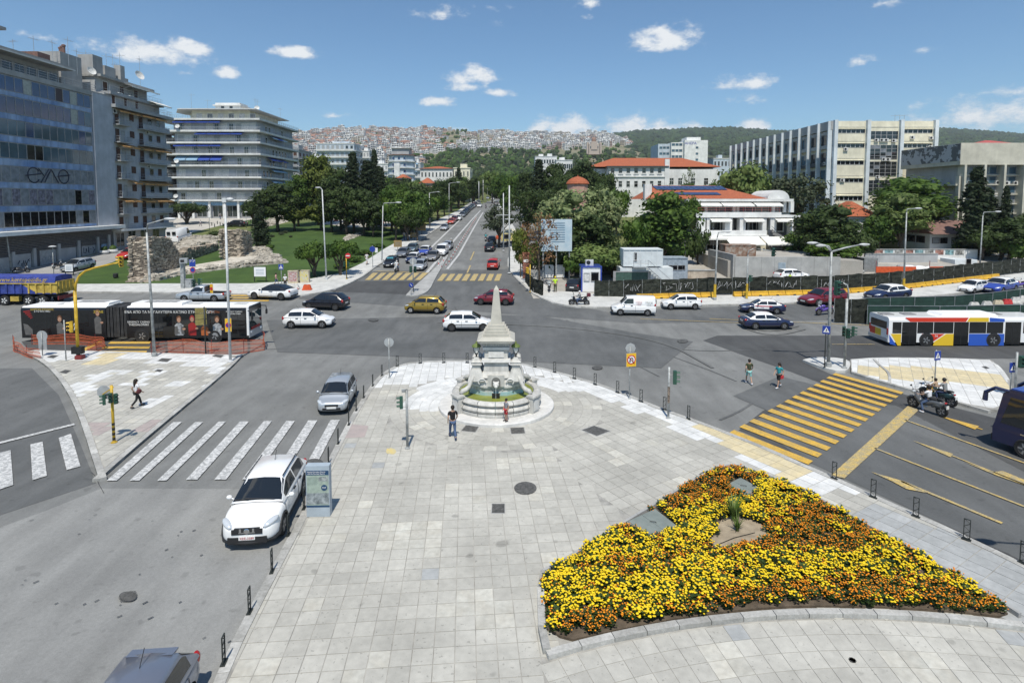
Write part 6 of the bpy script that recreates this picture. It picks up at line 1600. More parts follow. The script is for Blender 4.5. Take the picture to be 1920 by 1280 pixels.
car('sedan',P_black,'black car behind the second ruin pillar',F=(425,426),Rr=(452,426))
car('pickup',P_silver,'grey pickup with an open bed behind the long black bus','pickup',F=(346,567),Rr=(402,567))
car('hatch',P_black,'black hatchback pulling into the building site by the booth',pos=(1072,549),ang=74)
car('suv',P_white,'white SUV parked inside the building site',F=(1509,527.5),Rr=(1474,528.5))
car('hatch',P_black,'dark car on the pavement by the scooters right of the far street',pos=(922,459),ang=SD+4)
# ---- articulated city bus, black advertising wrap
m_blk=M('bus_black',(.010,.010,.011),.28,var=0,spec=.5,coat=.2);m_bglass=M('bus_glass',(.006,.007,.008),.06,var=0,spec=.8);m_roofw=M('bus_roof',(.78,.78,.77),.5,var=.05,scale=.8);m_bel=M('bellows',(.045,.045,.046),.8,var=.2,scale=2)
def wheel(par,x,y,r,sgn,rm=0,name='wheel'):
 ty,r1,r2,r3=wheel_mesh();w=link(name,ty,par,(x,y,r));w.rotation_euler=(-sgn*pi/2,0,0);w.scale=(r,r,r*1.25);link('rim',(r1,r2,r3)[rm],w);return w
g=G(246,641);yb0=g.y;x0,x1=XU(yb0,33),XU(yb0,462)
bs=thing('articulated_bus','long articulated bus in black casino advertising standing at the left crossing','bus',((x0+x1)/2,yb0+1.28,.01),0)
BL=(x1-x0);hl=BL/2;BH=ZV(yb0,576)
def U_(u):return XU(yb0,u)-(x0+x1)/2
def V_(v):return ZV(yb0,v)
j0,j1=U_(193),U_(232)
def shell(a,b,nm,par=None):
 mb=MB();h=BH-.02
 mb.extr([(-1.25,.32),(1.25,.32),(1.25,h-.25),(1.18,h-.06),(1.02,h),(-1.02,h),(-1.18,h-.06),(-1.25,h-.25)],(a,0,0),(0,1,0),(0,0,1),(b-a,0,0));return mb.obj(nm,m_blk,par or bs)
shell(-hl,j0,'rear_body');shell(j1,hl,'front_body')
for a,b in((-hl+.03,j0),(j1,hl-.03)):MB().extr([(-1.17,BH-.09),(1.17,BH-.09),(1.02,BH+.03),(-1.02,BH+.03)],(a,0,0),(0,1,0),(0,0,1),(b-a,0,0)).obj('roof_panel',m_roofw,bs)
for k in range(12):
 x=j0+(j1-j0)*(k+.5)/12;MB().box((x,0,(BH+.36)/2+.0),((j1-j0)/12*.6 if k!=6 else .2,2.46 if k%2 else 2.36,BH-.4)).obj('bellows_fold',m_bel,bs)
for(u0,u1,v)in((105,190,0),(233,330,0)):
 a,b=U_(u0),U_(u1);MB().extr([(-.85,BH),(.85,BH),(.7,BH+.22),(-.7,BH+.22)],(a,.1,0),(0,1,0),(0,0,1),(b-a,0,0)).obj('roof_unit',m_roofw,bs)
 gm=MB()
 for k in range(5):gm.box((a+(b-a)*(.25+.13*k),.15,BH+.225),((b-a)*.11,.75,.015))
 gm.obj('roof_grille',M('roof_grille',(.22,.22,.22),.7),bs)
for u in(95,205-22,345,455-20):MB().box((U_(u),.1,BH+.045),(.95,.8,.05)).obj('roof_hatch',M('hatch_grey',(.5,.5,.48),.6),bs)
def bw(u0,u1,v0,v1,nm,mat,d=.0):return MB().box(((U_(u0)+U_(u1))/2,-1.256-d,(V_(v0)+V_(v1))/2),(abs(U_(u1)-U_(u0)),.012,abs(V_(v0)-V_(v1)))).obj(nm,mat,bs)
for u0,u1 in((58,92),(96,128),(142,160),(236,262),(290,318),(322,352),(357,385),(389,412)):bw(u0,u1,588,612,'side_window',m_bglass)
for u0,u1 in((70,88),(133,150),(283,300),(428,456)):
 bw(u0,u1,588,632,'door',m_bglass,.004);bw((u0+u1)/2-.4,(u0+u1)/2+.4,588,632,'door_seam',m_trim,.008)
adw=M('ad_white',(.75,.75,.73),.5,var=0);adsh=M('ad_shirt',(.36,.37,.38),.6,var=.3,scale=6);ady=M('ad_yellow',(.55,.40,.06),.5,var=0);ado=M('ad_orange',(.40,.11,.03),.5,var=0);adr=M('ad_red2',(.30,.02,.02),.5,var=0);adskin=M('ad_skin',(.42,.24,.16),.6,var=.1,scale=4);adgrey=M('ad_grey',(.12,.115,.11),.5,var=.1);adbr=M('ad_brown',(.16,.07,.035),.6,var=.3,scale=6)
def bt(s,size,u,v,m,sx=1.0):return text(s,size,bs,m,(U_(u),-1.272,V_(v)),(pi/2,0,0),'lettering',.002,sx=sx)
bt('ΕΝΑ ΑΠΟ ΤΑ ΜΕΓΑΛΥΤΕΡΑ ΚΑΖΙΝΟ ΣΤΗΝ ΕΥΡΩΠΗ',.30,314,585.5,adw,1.0);bt('ΔΩΡΕΑΝ ΕΙΣΟΔΟΣ',.22,74,580.5,ady);bt('ΣΤΟ ΚΑΖΙΝΟ',.22,74,583.8,adw);bt('REGENCY CASINO',.22,255,604,adgrey if False else adw,1.0);bt('THESSALONIKI',.25,255,609,adw);bt('ΕΡΧΕΤΑΙ',.22,398,585.5,ado);bt('REGENCY CASINO',.16,436,584.5,adw);bt('THESSALONIKI',.16,436,588.5,adw)
bt('ZONE',.3,180,585,ady,1.0)
def flat(poly,nm,m,d=.006):
 w=[(U_(u),V_(v))for u,v in poly]
 if sum(a[0]*b[1]-b[0]*a[1]for a,b in zip(w,w[1:]+w[:1]))<0:w=w[::-1]
 vs=[(x,-1.262-d,z)for x,z in w]+[(x,-1.24,z)for x,z in w];n=len(w)
 return MB().add(vs,[tuple(range(n))]+[(i,n+i,n+(i+1)%n,(i+1)%n)for i in range(n)]).obj(nm,m,bs)
def oval(u,v,a,b,nm,m,d=.01):flat([(u+a*cos(t),v+b*sin(t))for t in[2*pi*k/10 for k in range(10)]],nm,m,d)
for u,v,hair,body,w in((331,598,adbr,adsh,15),(356,597,adr,adr,14),(379,604,adbr,ado,13),(403,598,adbr,adsh,15),(178,586,adbr,adgrey,12),(106,597,adbr,adgrey,12)):
 flat([(u-w*.5,629 if u>300 else 626),(u-w*.55,v+12),(u-w*.2,v+8),(u+w*.2,v+8),(u+w*.55,v+12),(u+w*.5,629 if u>300 else 626)],'print_figure',body,.006)
 oval(u,v+.5,4.6,6.5,'print_hair',hair,.008);oval(u,v+2,3.3,4.8,'print_face',adskin,.012);oval(u+w*.6,v+19,3,2,'print_hand',adskin,.012)
flat([(323,612),(328,611),(330,626),(322,627)],'print_vest',adgrey,.010);flat([(334,611),(339,612),(341,627),(335,626)],'print_vest',adgrey,.010)
for k in range(5):flat([(38+k*3,584+k*3),(50+k*1.5,582+k*3),(51+k*1,583.4+k*3),(39+k*3,586+k*3)],'print_stripe',adr,.006)
flat([(37,607),(45,609),(54,618),(54,628),(40,628)],'print_panel',adgrey,.006)
for k in range(2):flat([(128+k*3,620),(133+k*3,606),(134.5+k*3,606),(129.5+k*3,620)],'print_card',adw,.006)
for u in(73,260,398):
 for s in(-1,1):wheel(bs,U_(u),s*1.09,.48,s)
 MB().lathe([(.62,-.02),(.62,.02),(.0,.021)],n=20).obj('wheel_arch',m_trim,bs).matrix_local=Matrix.Translation((U_(u),-1.245,.50))@Matrix.Rotation(pi/2,4,'X')
MB().box((hl+.012,0,V_(601)),(.03,2.28,V_(583)-V_(619))).obj('windscreen',M('bus_screen',(.03,.05,.05),.04,var=.3,scale=.8,spec=.9),bs);MB().box((hl+.02,0,BH-.28),(.05,2.2,.34)).obj('destination_board',m_blk,bs)
MB().box((hl+.03,0,.62),(.08,2.44,.55)).obj('front_bumper',P_silver,bs);MB().box((hl+.035,0,1.0),(.05,1.5,.22)).obj('front_print',adr,bs)
MB().box((hl-.05,-1.2,(BH+.5)/2),(.18,.13,BH-.55)).obj('corner_pillar',P_white,bs)
for s in(-1,1):
 MB().ball((hl+.04,s*.9,.72),.16,8,6,sq=(.5,1.2,.7)).obj('headlight',m_lamp,bs)
 MB().tube([(hl-.1,s*1.2,BH-.3),(hl+.35,s*1.38,BH-.35),(hl+.38,s*1.38,BH-.8)],.045,5).box((hl+.38,s*1.38,BH-.85),(.1,.22,.4)).obj('wing_mirror',m_trim,bs)
 # ---- city bus in white, red, yellow and blue on the right
yb2=G(1700,649).y;xa2=XU(yb2,1672);L2=12.4
b2s=thing('city_bus','white city bus with red, yellow and blue panels seen from its rear corner','bus',(xa2+L2/2,yb2+1.27,.01),0);BH2=ZV(yb2,595.5);hl=L2/2
U2=lambda u:XU(yb2,u)-(xa2+L2/2);V2=lambda v:ZV(yb2,v)
mb=MB();mb.extr([(-1.26,.30),(1.26,.30),(1.26,BH2-.22),(1.2,BH2-.05),(1.05,BH2),(-1.05,BH2),(-1.2,BH2-.05),(-1.26,BH2-.22)],(-hl,0,0),(0,1,0),(0,0,1),(L2,0,0));mb.obj('body',P_white,b2s)
def s2(poly,nm,m,d=.006):
 w=[(U2(u),V2(v))for u,v in poly]
 if sum(a[0]*b[1]-b[0]*a[1]for a,b in zip(w,w[1:]+w[:1]))<0:w=w[::-1]
 n=len(w);return MB().add([(x,-1.262-d,z)for x,z in w]+[(x,-1.25,z)for x,z in w],[tuple(range(n))]+[(i,n+i,n+(i+1)%n,(i+1)%n)for i in range(n)]).obj(nm,m,b2s)
br=M('bus_red',(.60,.045,.02),.4,var=0);by=M('bus_yellow',(.72,.48,.03),.4,var=0);bb=M('bus_blue',(.03,.10,.46),.4,var=0)
for u0,u1 in((1679,1696),(1726,1756),(1757,1794),(1824,1856),(1857,1888),(1926,1960)):s2([(u0,604),(u1,604),(u1,625),(u0,625)],'side_window',m_bglass)
for u0,u1 in((1697,1725),(1795,1823),(1892,1922)):s2([(u0,604),(u1,604),(u1,646),(u0,646)],'door',m_bglass,.004);s2([((u0+u1)/2-.4,604),((u0+u1)/2+.4,604),((u0+u1)/2+.4,646),((u0+u1)/2-.4,646)],'door_seam',m_trim,.01)
s2([(1702,595.6),(1822,595.6),(1817,603.5),(1712,603.5)],'red_panel',br);s2([(1824,595.6),(1860,595.6),(1860,603.5),(1819,603.5)],'yellow_panel',by);s2([(1862,595.6),(1890,598),(1890,603.5),(1862,603.5)],'blue_panel',bb)
s2([(1735,626),(1778,626),(1756,641),(1748,641)],'red_panel',br);s2([(1781,626),(1795,626),(1795,648),(1757,648),(1759,641)],'yellow_panel',by);s2([(1824,626),(1891,626),(1891,648),(1824,648)],'blue_panel',bb);s2([(1676,626),(1696,626),(1696,648),(1690,648)],'yellow_panel',by);s2([(1673,627),(1688,648),(1675,645)],'blue_panel',bb)
text('16',.28,b2s,adw,(U2(1762),-1.275,V2(630)),(pi/2,0,0),'fleet_number')
for u in(1744,1871):
 for s in(-1,1):wheel(b2s,U2(u),s*1.10,.47,s)
 MB().lathe([(.58,-.02),(.58,.02),(.0,.021)],n=20).obj('wheel_arch',m_trim,b2s).matrix_local=Matrix.Translation((U2(u),-1.252,.50))@Matrix.Rotation(pi/2,4,'X')
MB().box((-hl-.012,0,BH2*.70),(.03,2.0,BH2*.26)).obj('rear_window',m_bglass,b2s)
for y,w,m in((.75,.7,br),(.05,.7,by)):MB().box((-hl-.012,y,BH2*.40),(.025,w,.55)).obj('rear_panel',m,b2s)
MB().box((-hl-.03,0,.48),(.1,2.45,.3)).obj('rear_bumper',P_silver,b2s)
for s in(-1,1):MB().box((-hl-.02,s*1.12,BH2*.5),(.05,.14,.5)).obj('tail_light',m_tail,b2s)
MB().box((.6,.1,BH2+.08),(4.6,1.7,.2),taper=.92).obj('roof_unit',m_roofw,b2s)
for x in(-hl+.6,-hl+2.4,hl-3):MB().box((x,.1,BH2+.04),(.95,.7,.07)).obj('roof_hatch',M('roof_grille',(.22,.22,.22),.7),b2s)
# ---- blue coach cut by the right edge
d=Vector(gx(1699,789.5))-Vector(gx(1920,868));ang=atan2(d.y,d.x);c0=Vector(gx(1858,838));dn=d.normalized();nn=Vector((-dn.y,dn.x));nn=nn if nn.y>0 else -nn
L3=8.0;cc_=c0-dn*L3/2+nn*1.15
co=thing('minibus','dark blue minibus cut off by the right edge waiting at the stop line','minibus',(cc_.x,cc_.y,.01),ang);H3=2.95
ml=[(L3/2,.35),(L3/2+.02,1.0),(L3/2-.06,1.25),(L3/2-.34,H3-.25),(L3/2-.6,H3),(-L3/2,H3),(-L3/2,.35)]
mnv=paint('paint_coach_navy',(.008,.012,.055));mcb=paint('paint_coach_blue',(.02,.05,.30))
MB().extr(ml,(0,1.1,0),(1,0,0),(0,0,1),(0,-2.2,0)).obj('body',mnv,co)
MB().extr([(L3/2-.32,H3-.24),(L3/2-.6,H3+.03),(-L3/2+.1,H3+.05),(-L3/2+.1,H3-.1)],(0,.98,0),(1,0,0),(0,0,1),(0,-1.96,0)).obj('roof',mcb,co)
sd=1 if(Matrix.Rotation(ang,2)@Vector((0,1))).y<0 else -1
MB().add([(L3/2-.055,y,1.27)for y in(-1,1)]+[(L3/2-.33,y,H3-.27)for y in(.92,-.92)],[(0,1,2,3)]).obj('windscreen',m_cgl,co).location=(.02,0,.01)
for x0_,x1_ in((L3/2-1.5,L3/2-.40),(L3/2-2.9,L3/2-1.65),(L3/2-4.6,L3/2-3.0),(L3/2-6.3,L3/2-4.7)):
 for s in(-1,1):MB().extr([(x0_,1.3),(x1_+.1,1.3),(x1_-.25 if x1_>3 else x1_+.1,H3-.35),(x0_,H3-.35)],(0,s*1.085,0),(1,0,0),(0,0,1),(0,s*.025,0)).obj('side_window',m_cgl,co)
for s in(-1,1):
 MB().tube([(L3/2-.7,s*1.0,H3-.12),(L3/2-.1,s*1.25,H3-.05),(L3/2+.25,s*1.3,H3-.35),(L3/2+.28,s*1.3,H3-.75)],[.06,.08,.1,.11],6).obj('wing_mirror',mnv,co)
 MB().ball((L3/2-.02,s*.85,.85),.2,8,6,sq=(.6,1,.8)).obj('headlight',m_lamp,co)
 for x in(L3/2-1.3,-L3/2+1.8):wheel(co,x,s*1.0,.42,s)
 MB().box((L3/2-1.2,s*1.105,1.02),(.22,.02,.05)).obj('door_handle',m_chrome,co)
 MB().tube([(L3/2-1.6,s*1.105,.45),(L3/2-1.6,s*1.105,2.3)],.012,4).obj('door_seam',m_trim,co)
MB().box((L3/2+.02,0,.5),(.12,2.1,.3)).obj('bumper',m_trim,co);MB().box((L3/2+.03,0,1.1),(.03,.6,.12)).obj('badge_plate',P_white,co)
# ---- tipper truck
yt3=G(60,573).y;xr3=XU(yt3,102);k3=FP/yt3
tt=thing('tipper_truck','blue and yellow tipper truck with a blue tarpaulin at the left edge','truck',(xr3,yt3+1.3,hz(yt3)));U3=lambda u:XU(yt3,u)-xr3;V3=lambda v:ZV(yt3,v)-hz(yt3)
m_tb=M('truck_blue',(.045,.07,.30),.5,var=.2,scale=1.5);m_ty=M('truck_yellow',(.50,.36,.07),.6,var=.2,scale=2);m_tarp=M('tarpaulin',(.04,.06,.27),.75,var=.15,scale=2)
zt0,zt1,zt2=V3(551),V3(531.5),V3(519)
MB().box((U3(-30)/2+.0,0,(zt0+zt1)/2),(-U3(-30),2.5,zt1-zt0)).obj('tipper_body',m_tb,tt)
MB().extr([(U3(36),zt1-.05),(0,zt1-.05),(0,zt0+.1),(U3(66),zt0+.1)],(0,-1.252,0),(1,0,0),(0,0,1),(0,-.012,0)).obj('yellow_panel',m_ty,tt)
for k in range(11):MB().box((-.5-k*.78,-1.30,(zt0+zt1)/2),(.16,.1,zt1-zt0-.1)).obj('side_rib',m_ty if k<4 else m_tb,tt)
MB().box((-4,-1.3,zt1),(8.4,.12,.1)).obj('top_rail',m_ty,tt);MB().box((.06,0,(zt0+zt1)/2+.12),(.12,2.5,zt1-zt0+.2)).obj('tailgate',m_ty,tt)
for k in range(5):MB().box((.15,-1.0+k*.5,(zt0+zt1)/2+.1),(.08,.1,zt1-zt0)).obj('tailgate_rib',m_ty,tt)
MB().extr([(-1.27,zt1+.06),(1.27,zt1+.06),(1.1,zt2),(.5,zt2+.1),(-.5,zt2+.1),(-1.1,zt2)],(U3(-30),0,0),(0,1,0),(0,0,1),(-U3(-30)-.1,0,0)).obj('tarpaulin',m_tarp,tt)
t_=text('www.kentepozidis.gr',.62,tt,m_ty,(U3(86),-1.21,(zt1+zt2)/2+.02),(radians(78),0,0),'lettering',.003,'RIGHT')
MB().box((-4.3,0,zt0-.3),(8.4,1.1,.35)).obj('chassis',m_trim,tt)
for u in(3,48,74):
 for s in(-1,1):wheel(tt,U3(u),s*1.05,.54,s,2)
MB().box((U3(22),-1.0,zt0-.55),(.9,.4,.5)).obj('fuel_tank',m_ty,tt);MB().box((U3(-24),0,zt0+.5),(1.8,2.4,2.6)).obj('cab',m_tb,tt);MB().box((.1,0,zt0-.45),(.1,2.3,.4)).obj('rear_bar',m_dr:=M('dark_red_paint',(.2,.03,.03),.6),tt)
# ====== fountain with obelisk
m_mar=M('marble',(.60,.59,.55),.6,col2=(.40,.395,.37),scale=1.6,detail=8,bump=.1,fac=(.3,.7));grain(m_mar,3,.78,1.08,6,(1.5,1.5,.35))
m_marp=M('marble_pale',(.68,.67,.64),.6,col2=(.54,.535,.51),scale=1.2,detail=7);grain(m_marp,5,.88,1.05,5)
m_obel=M('obelisk_stone',(.50,.48,.42),.75,col2=(.40,.385,.335),scale=1.5);m_pool=M('pool_paint',(.30,.50,.54),.6,col2=(.42,.48,.44),scale=2)
m_water=M('pool_water',(.24,.26,.05),.3,col2=(.15,.18,.04),scale=1.2,spec=.25)
fo=thing('fountain','marble fountain with a tall slim obelisk standing on the plaza','fountain',(FX,FY,.135))
Yf=FY;zf=lambda v,y=None:ZV(y or Yf,v)-.135
N8=40
MB().lathe([(FR,-.08),(FR,.14),(FR-.04,.17),(2.0,.17)],n=64).obj('plinth_step',m_marp,fo)
RB=2.46
bs_=[(RB-.02,.17),(RB,.22),(RB-.02,.34),(RB-.10,.37),(RB-.02,.40),(RB+.05,.52),(RB-.02,.64),(RB-.14,.67),(RB-.14,.72),(RB-.06,.74),(RB+.03,.84),(RB-.04,.95),(RB-.2,.99),(RB-.36,.95),(RB-.40,.86)]
NS=16
for k in range(NS):
 a0,a1=2*pi*k/NS+.006,2*pi*(k+1)/NS-.006;vs=[];n=6
 for i in range(n+1):
  a=a0+(a1-a0)*i/n;vs+=[(r*cos(a),r*sin(a),z)for r,z in bs_]
 m=len(bs_);MB().add(vs,[(i*m+j,(i+1)*m+j,(i+1)*m+j+1,i*m+j+1)for i in range(n)for j in range(m-1)]).obj('basin_stone',m_mar,fo,50)
for k in range(4):
 a=-pi/2+radians(54)*(1 if k%2 else -1)+(pi if k>1 else 0)
 t=MB();t.box((RB*cos(a)*1.015,RB*sin(a)*1.015,.60),(.62,.34,.88),a+pi/2);t.box((RB*cos(a)*1.02,RB*sin(a)*1.02,1.06),(.70,.48,.1),a+pi/2);t.obj('basin_pier',m_mar,fo)
 MB().box((RB*cos(a)*1.09,RB*sin(a)*1.09,.60),(.40,.03,.60),a+pi/2).obj('pier_panel',m_marp,fo)
 MB().tube([(cos(a)*r,sin(a)*r,z)for r,z in((2.35,1.12),(2.2,1.25),(2.0,1.28),(1.8,1.42),(1.62,1.75),(1.5,1.95))],[.10,.14,.15,.12,.11,.08],8).obj('scroll',m_mar,fo,True)
MB().lathe([(2.08,.93),(2.06,.30),(1.0,.30)],n=48,cap=False).obj('basin_lining',m_pool,fo)
MB().lathe([(0,.85),(2.078,.85)],n=48,cap=False).obj('water',m_water,fo)
MB().prism([(x*1.03,y*1.03)for x,y in[(1.55*cos(pi*(k+.5)/4),.95*sin(pi*(k+.5)/4))for k in range(8)]],.3,1.06).obj('painted_plinth',m_pool,fo);MB().box((0,-1.22,.94),(.42,.2,.26)).obj('pump_box',m_black,fo)
def sqf(mb,w0,w1,z0,z1,d=1.0):return mb.box((0,0,(z0+z1)/2),(w0,w0*d,z1-z0),taper=w1/w0)
b=MB();zA=zf(703);oct_=[(1.55*cos(pi*(k+.5)/4),.95*sin(pi*(k+.5)/4))for k in range(8)]
b.prism(oct_,.25,zA-.3);b.obj('pedestal_core',m_mar,fo)
b=MB();b.prism([(x*1.10,y*1.10)for x,y in oct_],zA-.42,zA-.30);b.prism([(x*1.05,y*1.05)for x,y in oct_],zA-.30,zA-.12);b.prism([(x*.92,y*.92)for x,y in oct_],zA-.12,zA+.18);b.obj('pedestal_cornice',m_marp,fo)
fr=MB()
for k in range(22):
 a=2*pi*k/22+.1;fr.ball((1.44*cos(a),.88*sin(a),zA-.56),.07,6,5)
for k in range(22):
 a=2*pi*k/22;fr.ball((1.44*cos(a),.88*sin(a),zA-.72),.06,6,5)
tag(fr.obj('carved_frieze',m_mar,fo),kind='stuff')
zB,zC,zD,zE,zF,zG,zH=zf(690),zf(672),zf(667),zf(650),zf(645),zf(634),zf(616)
for nm,w0,w1,z0,z1,m in(('die_base',1.75,1.45,zA+.1,zB,m_mar),('die_lower',1.38,1.30,zB,zC,m_mar),('die_moulding',1.62,1.56,zC,zD,m_marp),('die_upper',1.28,1.22,zD,zE,m_mar),('die_cap',1.44,1.46,zE,zF,m_marp),('dentil_frieze',1.26,1.50,zF,zG-.1,m_mar),('cornice',1.62,2.02,zG-.1,zG+.08,m_marp),('cornice_top',2.06,1.55,zG+.08,zG+.24,m_obel)):
 sqf(MB(),w0,w1,z0,z1).obj(nm,m,fo)
dn_=MB()
for k in range(11):
 for s in(-1,1):dn_.box((-.66+k*.132,s*.70,zF+.17),(.06,.1,.2));dn_.box((s*.70,-.66+k*.132,zF+.17),(.1,.06,.2))
tag(dn_.obj('dentils',m_mar,fo),kind='stuff')
for s in((0,-1,0),(1,0,pi/2),(-1,0,pi/2)):MB().box((s[0]*.645,s[1]*.645,(zD+zE)/2),(.84,.06,(zE-zD)*.62),s[2]).obj('die_panel',m_marp,fo)
st_=MB();n=4;w=1.42;z=zG+.24
for k in range(n):st_.box((0,0,z+.075),(w,w,.15));z+=.15;w-=.17
st_.obj('stepped_cap',m_obel,fo)
zt=zf(535);mb=MB();sqf(mb,.64,.27,z,zt-.22);mb.box((0,0,zt-.11),(.27,.27,.22),taper=.12);mb.obj('obelisk',m_obel,fo)
m_lgr=M('lantern_green',(.13,.17,.045),.5);m_lgl=clearglass('lantern_glass')
zl=zf(670,FY-.7)
for k,(sx,sy)in enumerate(((-1,-1),(1,-1),(-1,1),(1,1))):
 x,y=sx*1.08,sy*.55;cb=MB();zb_=zA-.05
 for(w0,w1,h0,h1)in((.92,.80,0,.2),(.74,.62,.2,.42),(.62,.50,.42,.62),(.44,.46,.62,.86),(.62,.58,.86,.93),(.52,.5,.93,1.0),(.58,.40,1.0,1.1),(.36,.2,1.1,zl-zb_)):
  if h1>h0:cb.box((x,y,zb_+(h0+h1)/2),(w0,w0,h1-h0),taper=w1/w0)
 cb.obj('corner_block',m_mar,fo)
 if sy<0:
  ln=MB().tube([(x,y,zl-.02),(x,y,zl+.14)],[.06,.03],8).box((x,y,zl+.16),(.16,.16,.04))
  for a in range(4):ln.tube([(x+.07*cos(a*pi/2+.78),y+.07*sin(a*pi/2+.78),zl+.17),(x+.21*cos(a*pi/2+.78),y+.21*sin(a*pi/2+.78),zl+.36),(x+.23*cos(a*pi/2+.78),y+.23*sin(a*pi/2+.78),zl+.56)],.014,5)
  ln.lathe([(.235,.55),(.25,.56),(.235,.575)],(x,y,zl),12)
  o=ln.obj('lantern',m_black,fo)
  MB().lathe([(.26,.57),(.22,.66),(.10,.73),(.05,.76),(.05,.82),(.02,.87),(0,.88)],(x,y,zl),12).obj('lantern_cap',m_lgr,o,30);MB().lathe([(.06,.18),(.18,.36),(.20,.55)],(x,y,zl),10).obj('lantern_glass',m_lgl,o)
 pts=[(x-sx*.32+.20*cos(t)*sx,y-.48*1+0.02,zb_-.02+.16*sin(t))for t in[pi*k2/8 for k2 in range(-2,9)]]
 MB().tube([(px_,y+sy*.46,pz)for px_,_,pz in pts],.035,6).obj('scroll_relief',m_marp,fo)
ni=MB();ni.extr([(.24*cos(t),.24*sin(t))for t in[pi*k/10 for k in range(11)]]+[(-.24,-.3),(.24,-.3)],(0,-1.03,zA-.05),(1,0,0),(0,0,1),(0,.1,0));ni.obj('niche',M('niche_shadow_stone',(.16,.16,.15),.8),fo)
h=MB().box((0,-.84,zA-.02),(.92,.36,.62));h.obj('niche_block',m_mar,fo)
MB().ball((0,-1.06,zA-.22),.17,10,8,sq=(1,.9,1.05)).ball((0,-1.20,zA-.28),.10,8,6).ball((-.12,-1.02,zA-.08),.06,6,5).ball((.12,-1.02,zA-.08),.06,6,5).obj('lion_head_spout',m_marp,fo,True)
MB().tube([(0,-1.24,zA-.32),(0,-1.31,zA-.6),(0,-1.36,.84)],.018,6).obj('water_jet',m_lgl,fo)
# ====== flower bed
m_petY=M('petal_yellow',(.84,.64,.014),.7,col2=(.70,.46,.006),scale=14);m_petO=M('petal_orange',(.80,.30,.008),.7,col2=(.58,.16,.004),scale=14);m_mleaf=leafmat('marigold_leaf',(.075,.12,.028),(.03,.055,.014),2)
bedp=[q for q in BED];bed=sheet('flower_bed',bedp,.19,m_soil,thick=.12,kind=None);tag(bed,kind='structure')
arc_=[(AX+(AR-.02)*cos(th[0]+.002+(th[1]-th[0])*k/44),AY+(AR-.02)*sin(th[0]+.002+(th[1]-th[0])*k/44))for k in range(45)]
kerb(smoothline(arc_,.95),.22,.25,m_kerb,bed,name='kerb_stone',side=-1 if True else 1)
kerb(smoothline(PX((1018,1236),(1010,1225),(1008,1160),(1007,1098),(1014,1084)),.8),.2,.30,m_kerb,bed,side=-1)
kerb(smoothline(PX((1016,1082),(1040,1072),(1130,1013),(1222,957),(1335,886),(1362,879),(1380,881),(1425,893),(1505,928),(1605,981),(1705,1038),(1845,1120),(1915,1166)),.8),.1,.27,m_conc,bed,name='edging',side=-1)
BARE=PX((1328,1030),(1352,985),(1378,975),(1425,990),(1448,1018),(1400,1034),(1345,1042));sheet('bare_soil',BARE,.205,m_soilD,bed)
m_lid=M('lid_grey_green',(.215,.245,.225),.6,col2=(.17,.195,.18),scale=2)
LIDS=[[(1177,992),(1228,968),(1268,1000),(1225,1022)],[(1362,922),(1388,908),(1428,930),(1398,942)]]
for k,L_ in enumerate(LIDS):
 w=PX(*L_);cx=sum(p[0]for p in w)/4;cyy=sum(p[1]for p in w)/4;t=thing('hatch_lid',('flat grey-green steel lid at the left side of the flower bed','flat grey-green steel lid near the far tip of the flower bed')[k],'hatch lid',(cx,cyy,.2))
 if sum(a[0]*b[1]-b[0]*a[1]for a,b in zip(w,w[1:]+w[:1]))<0:w=w[::-1]
 q=[Vector((x-cx,y-cyy))for x,y in w];a,b_,c,d=q
 MB().prism([tuple(a*1.04),tuple(b_*1.04),tuple(c*1.04),tuple(d*1.04)],-.02,.07).obj('frame',m_conc,t)
 for h0,h1 in((0,.495),(.505,1)):MB().prism([tuple(a.lerp(b_,h0)),tuple(a.lerp(b_,h1)),tuple(d.lerp(c,h1)),tuple(d.lerp(c,h0))],.06,.10).obj('lid_leaf',m_lid,t)
 MB().tube([(-.1,.05,.10),(-.1,.05,.14),(.1,-.02,.14),(.1,-.02,.10)],.012,5).obj('handle',m_black,t)
ORG=[PX((1235,925),(1362,880),(1440,905),(1395,945),(1300,965),(1250,975)),PX((1200,1180),(1320,1140),(1480,1108),(1640,1098),(1760,1108),(1930,1172),(1560,1160),(1320,1172)),PX((1425,1000),(1520,952),(1650,1012),(1600,1052),(1440,1050),(1330,1075)),PX((1015,1200),(1080,1165),(1180,1150),(1160,1185),(1022,1232)),PX((1120,1075),(1230,1050),(1290,1065),(1200,1105))]
def plant_mesh(seed,mp,split=True,nb=9,r0=.041):
 rng=random.Random(seed);fo_=MB();bl=MB()
 for _ in range(30):
  a=rng.uniform(0,6.28);r=rng.uniform(.02,.18);z=rng.uniform(.05,.2);d=Vector((cos(a),sin(a),.5)).normalized();p=Vector((cos(a)*r,sin(a)*r,z));t=Vector((-sin(a),cos(a),0));l=rng.uniform(.07,.13)
  fo_.add([p-d*l*.5,p-t*l*.36,p+d*l*.6,p+t*l*.36],[(0,1,2,3)],0,rng.random())
 for _ in range(nb):
  a=rng.uniform(0,6.28);r=.22*sqrt(rng.random());z=rng.uniform(.19,.27)-r*.25;s=r0*rng.uniform(.7,1.15)
  bl.lathe([(s*.35,-s*.5),(s,0),(s*.92,s*.28),(s*.5,s*.5),(0,s*.42)],(cos(a)*r,sin(a)*r,z),7)
  fo_.tube([(cos(a)*r*.5,sin(a)*r*.5,0),(cos(a)*r,sin(a)*r,z-s*.4)],.006,3)
 return fo_,bl
PMS=[]
for k in range(6):
 a,b_=plant_mesh(k,None,nb=(14,12,15,13,14,11)[k],r0=.034);PMS.append((a,b_,a.mesh('marigold_plant',m_mleaf),b_.mesh('bloom_cluster',m_petY),None))
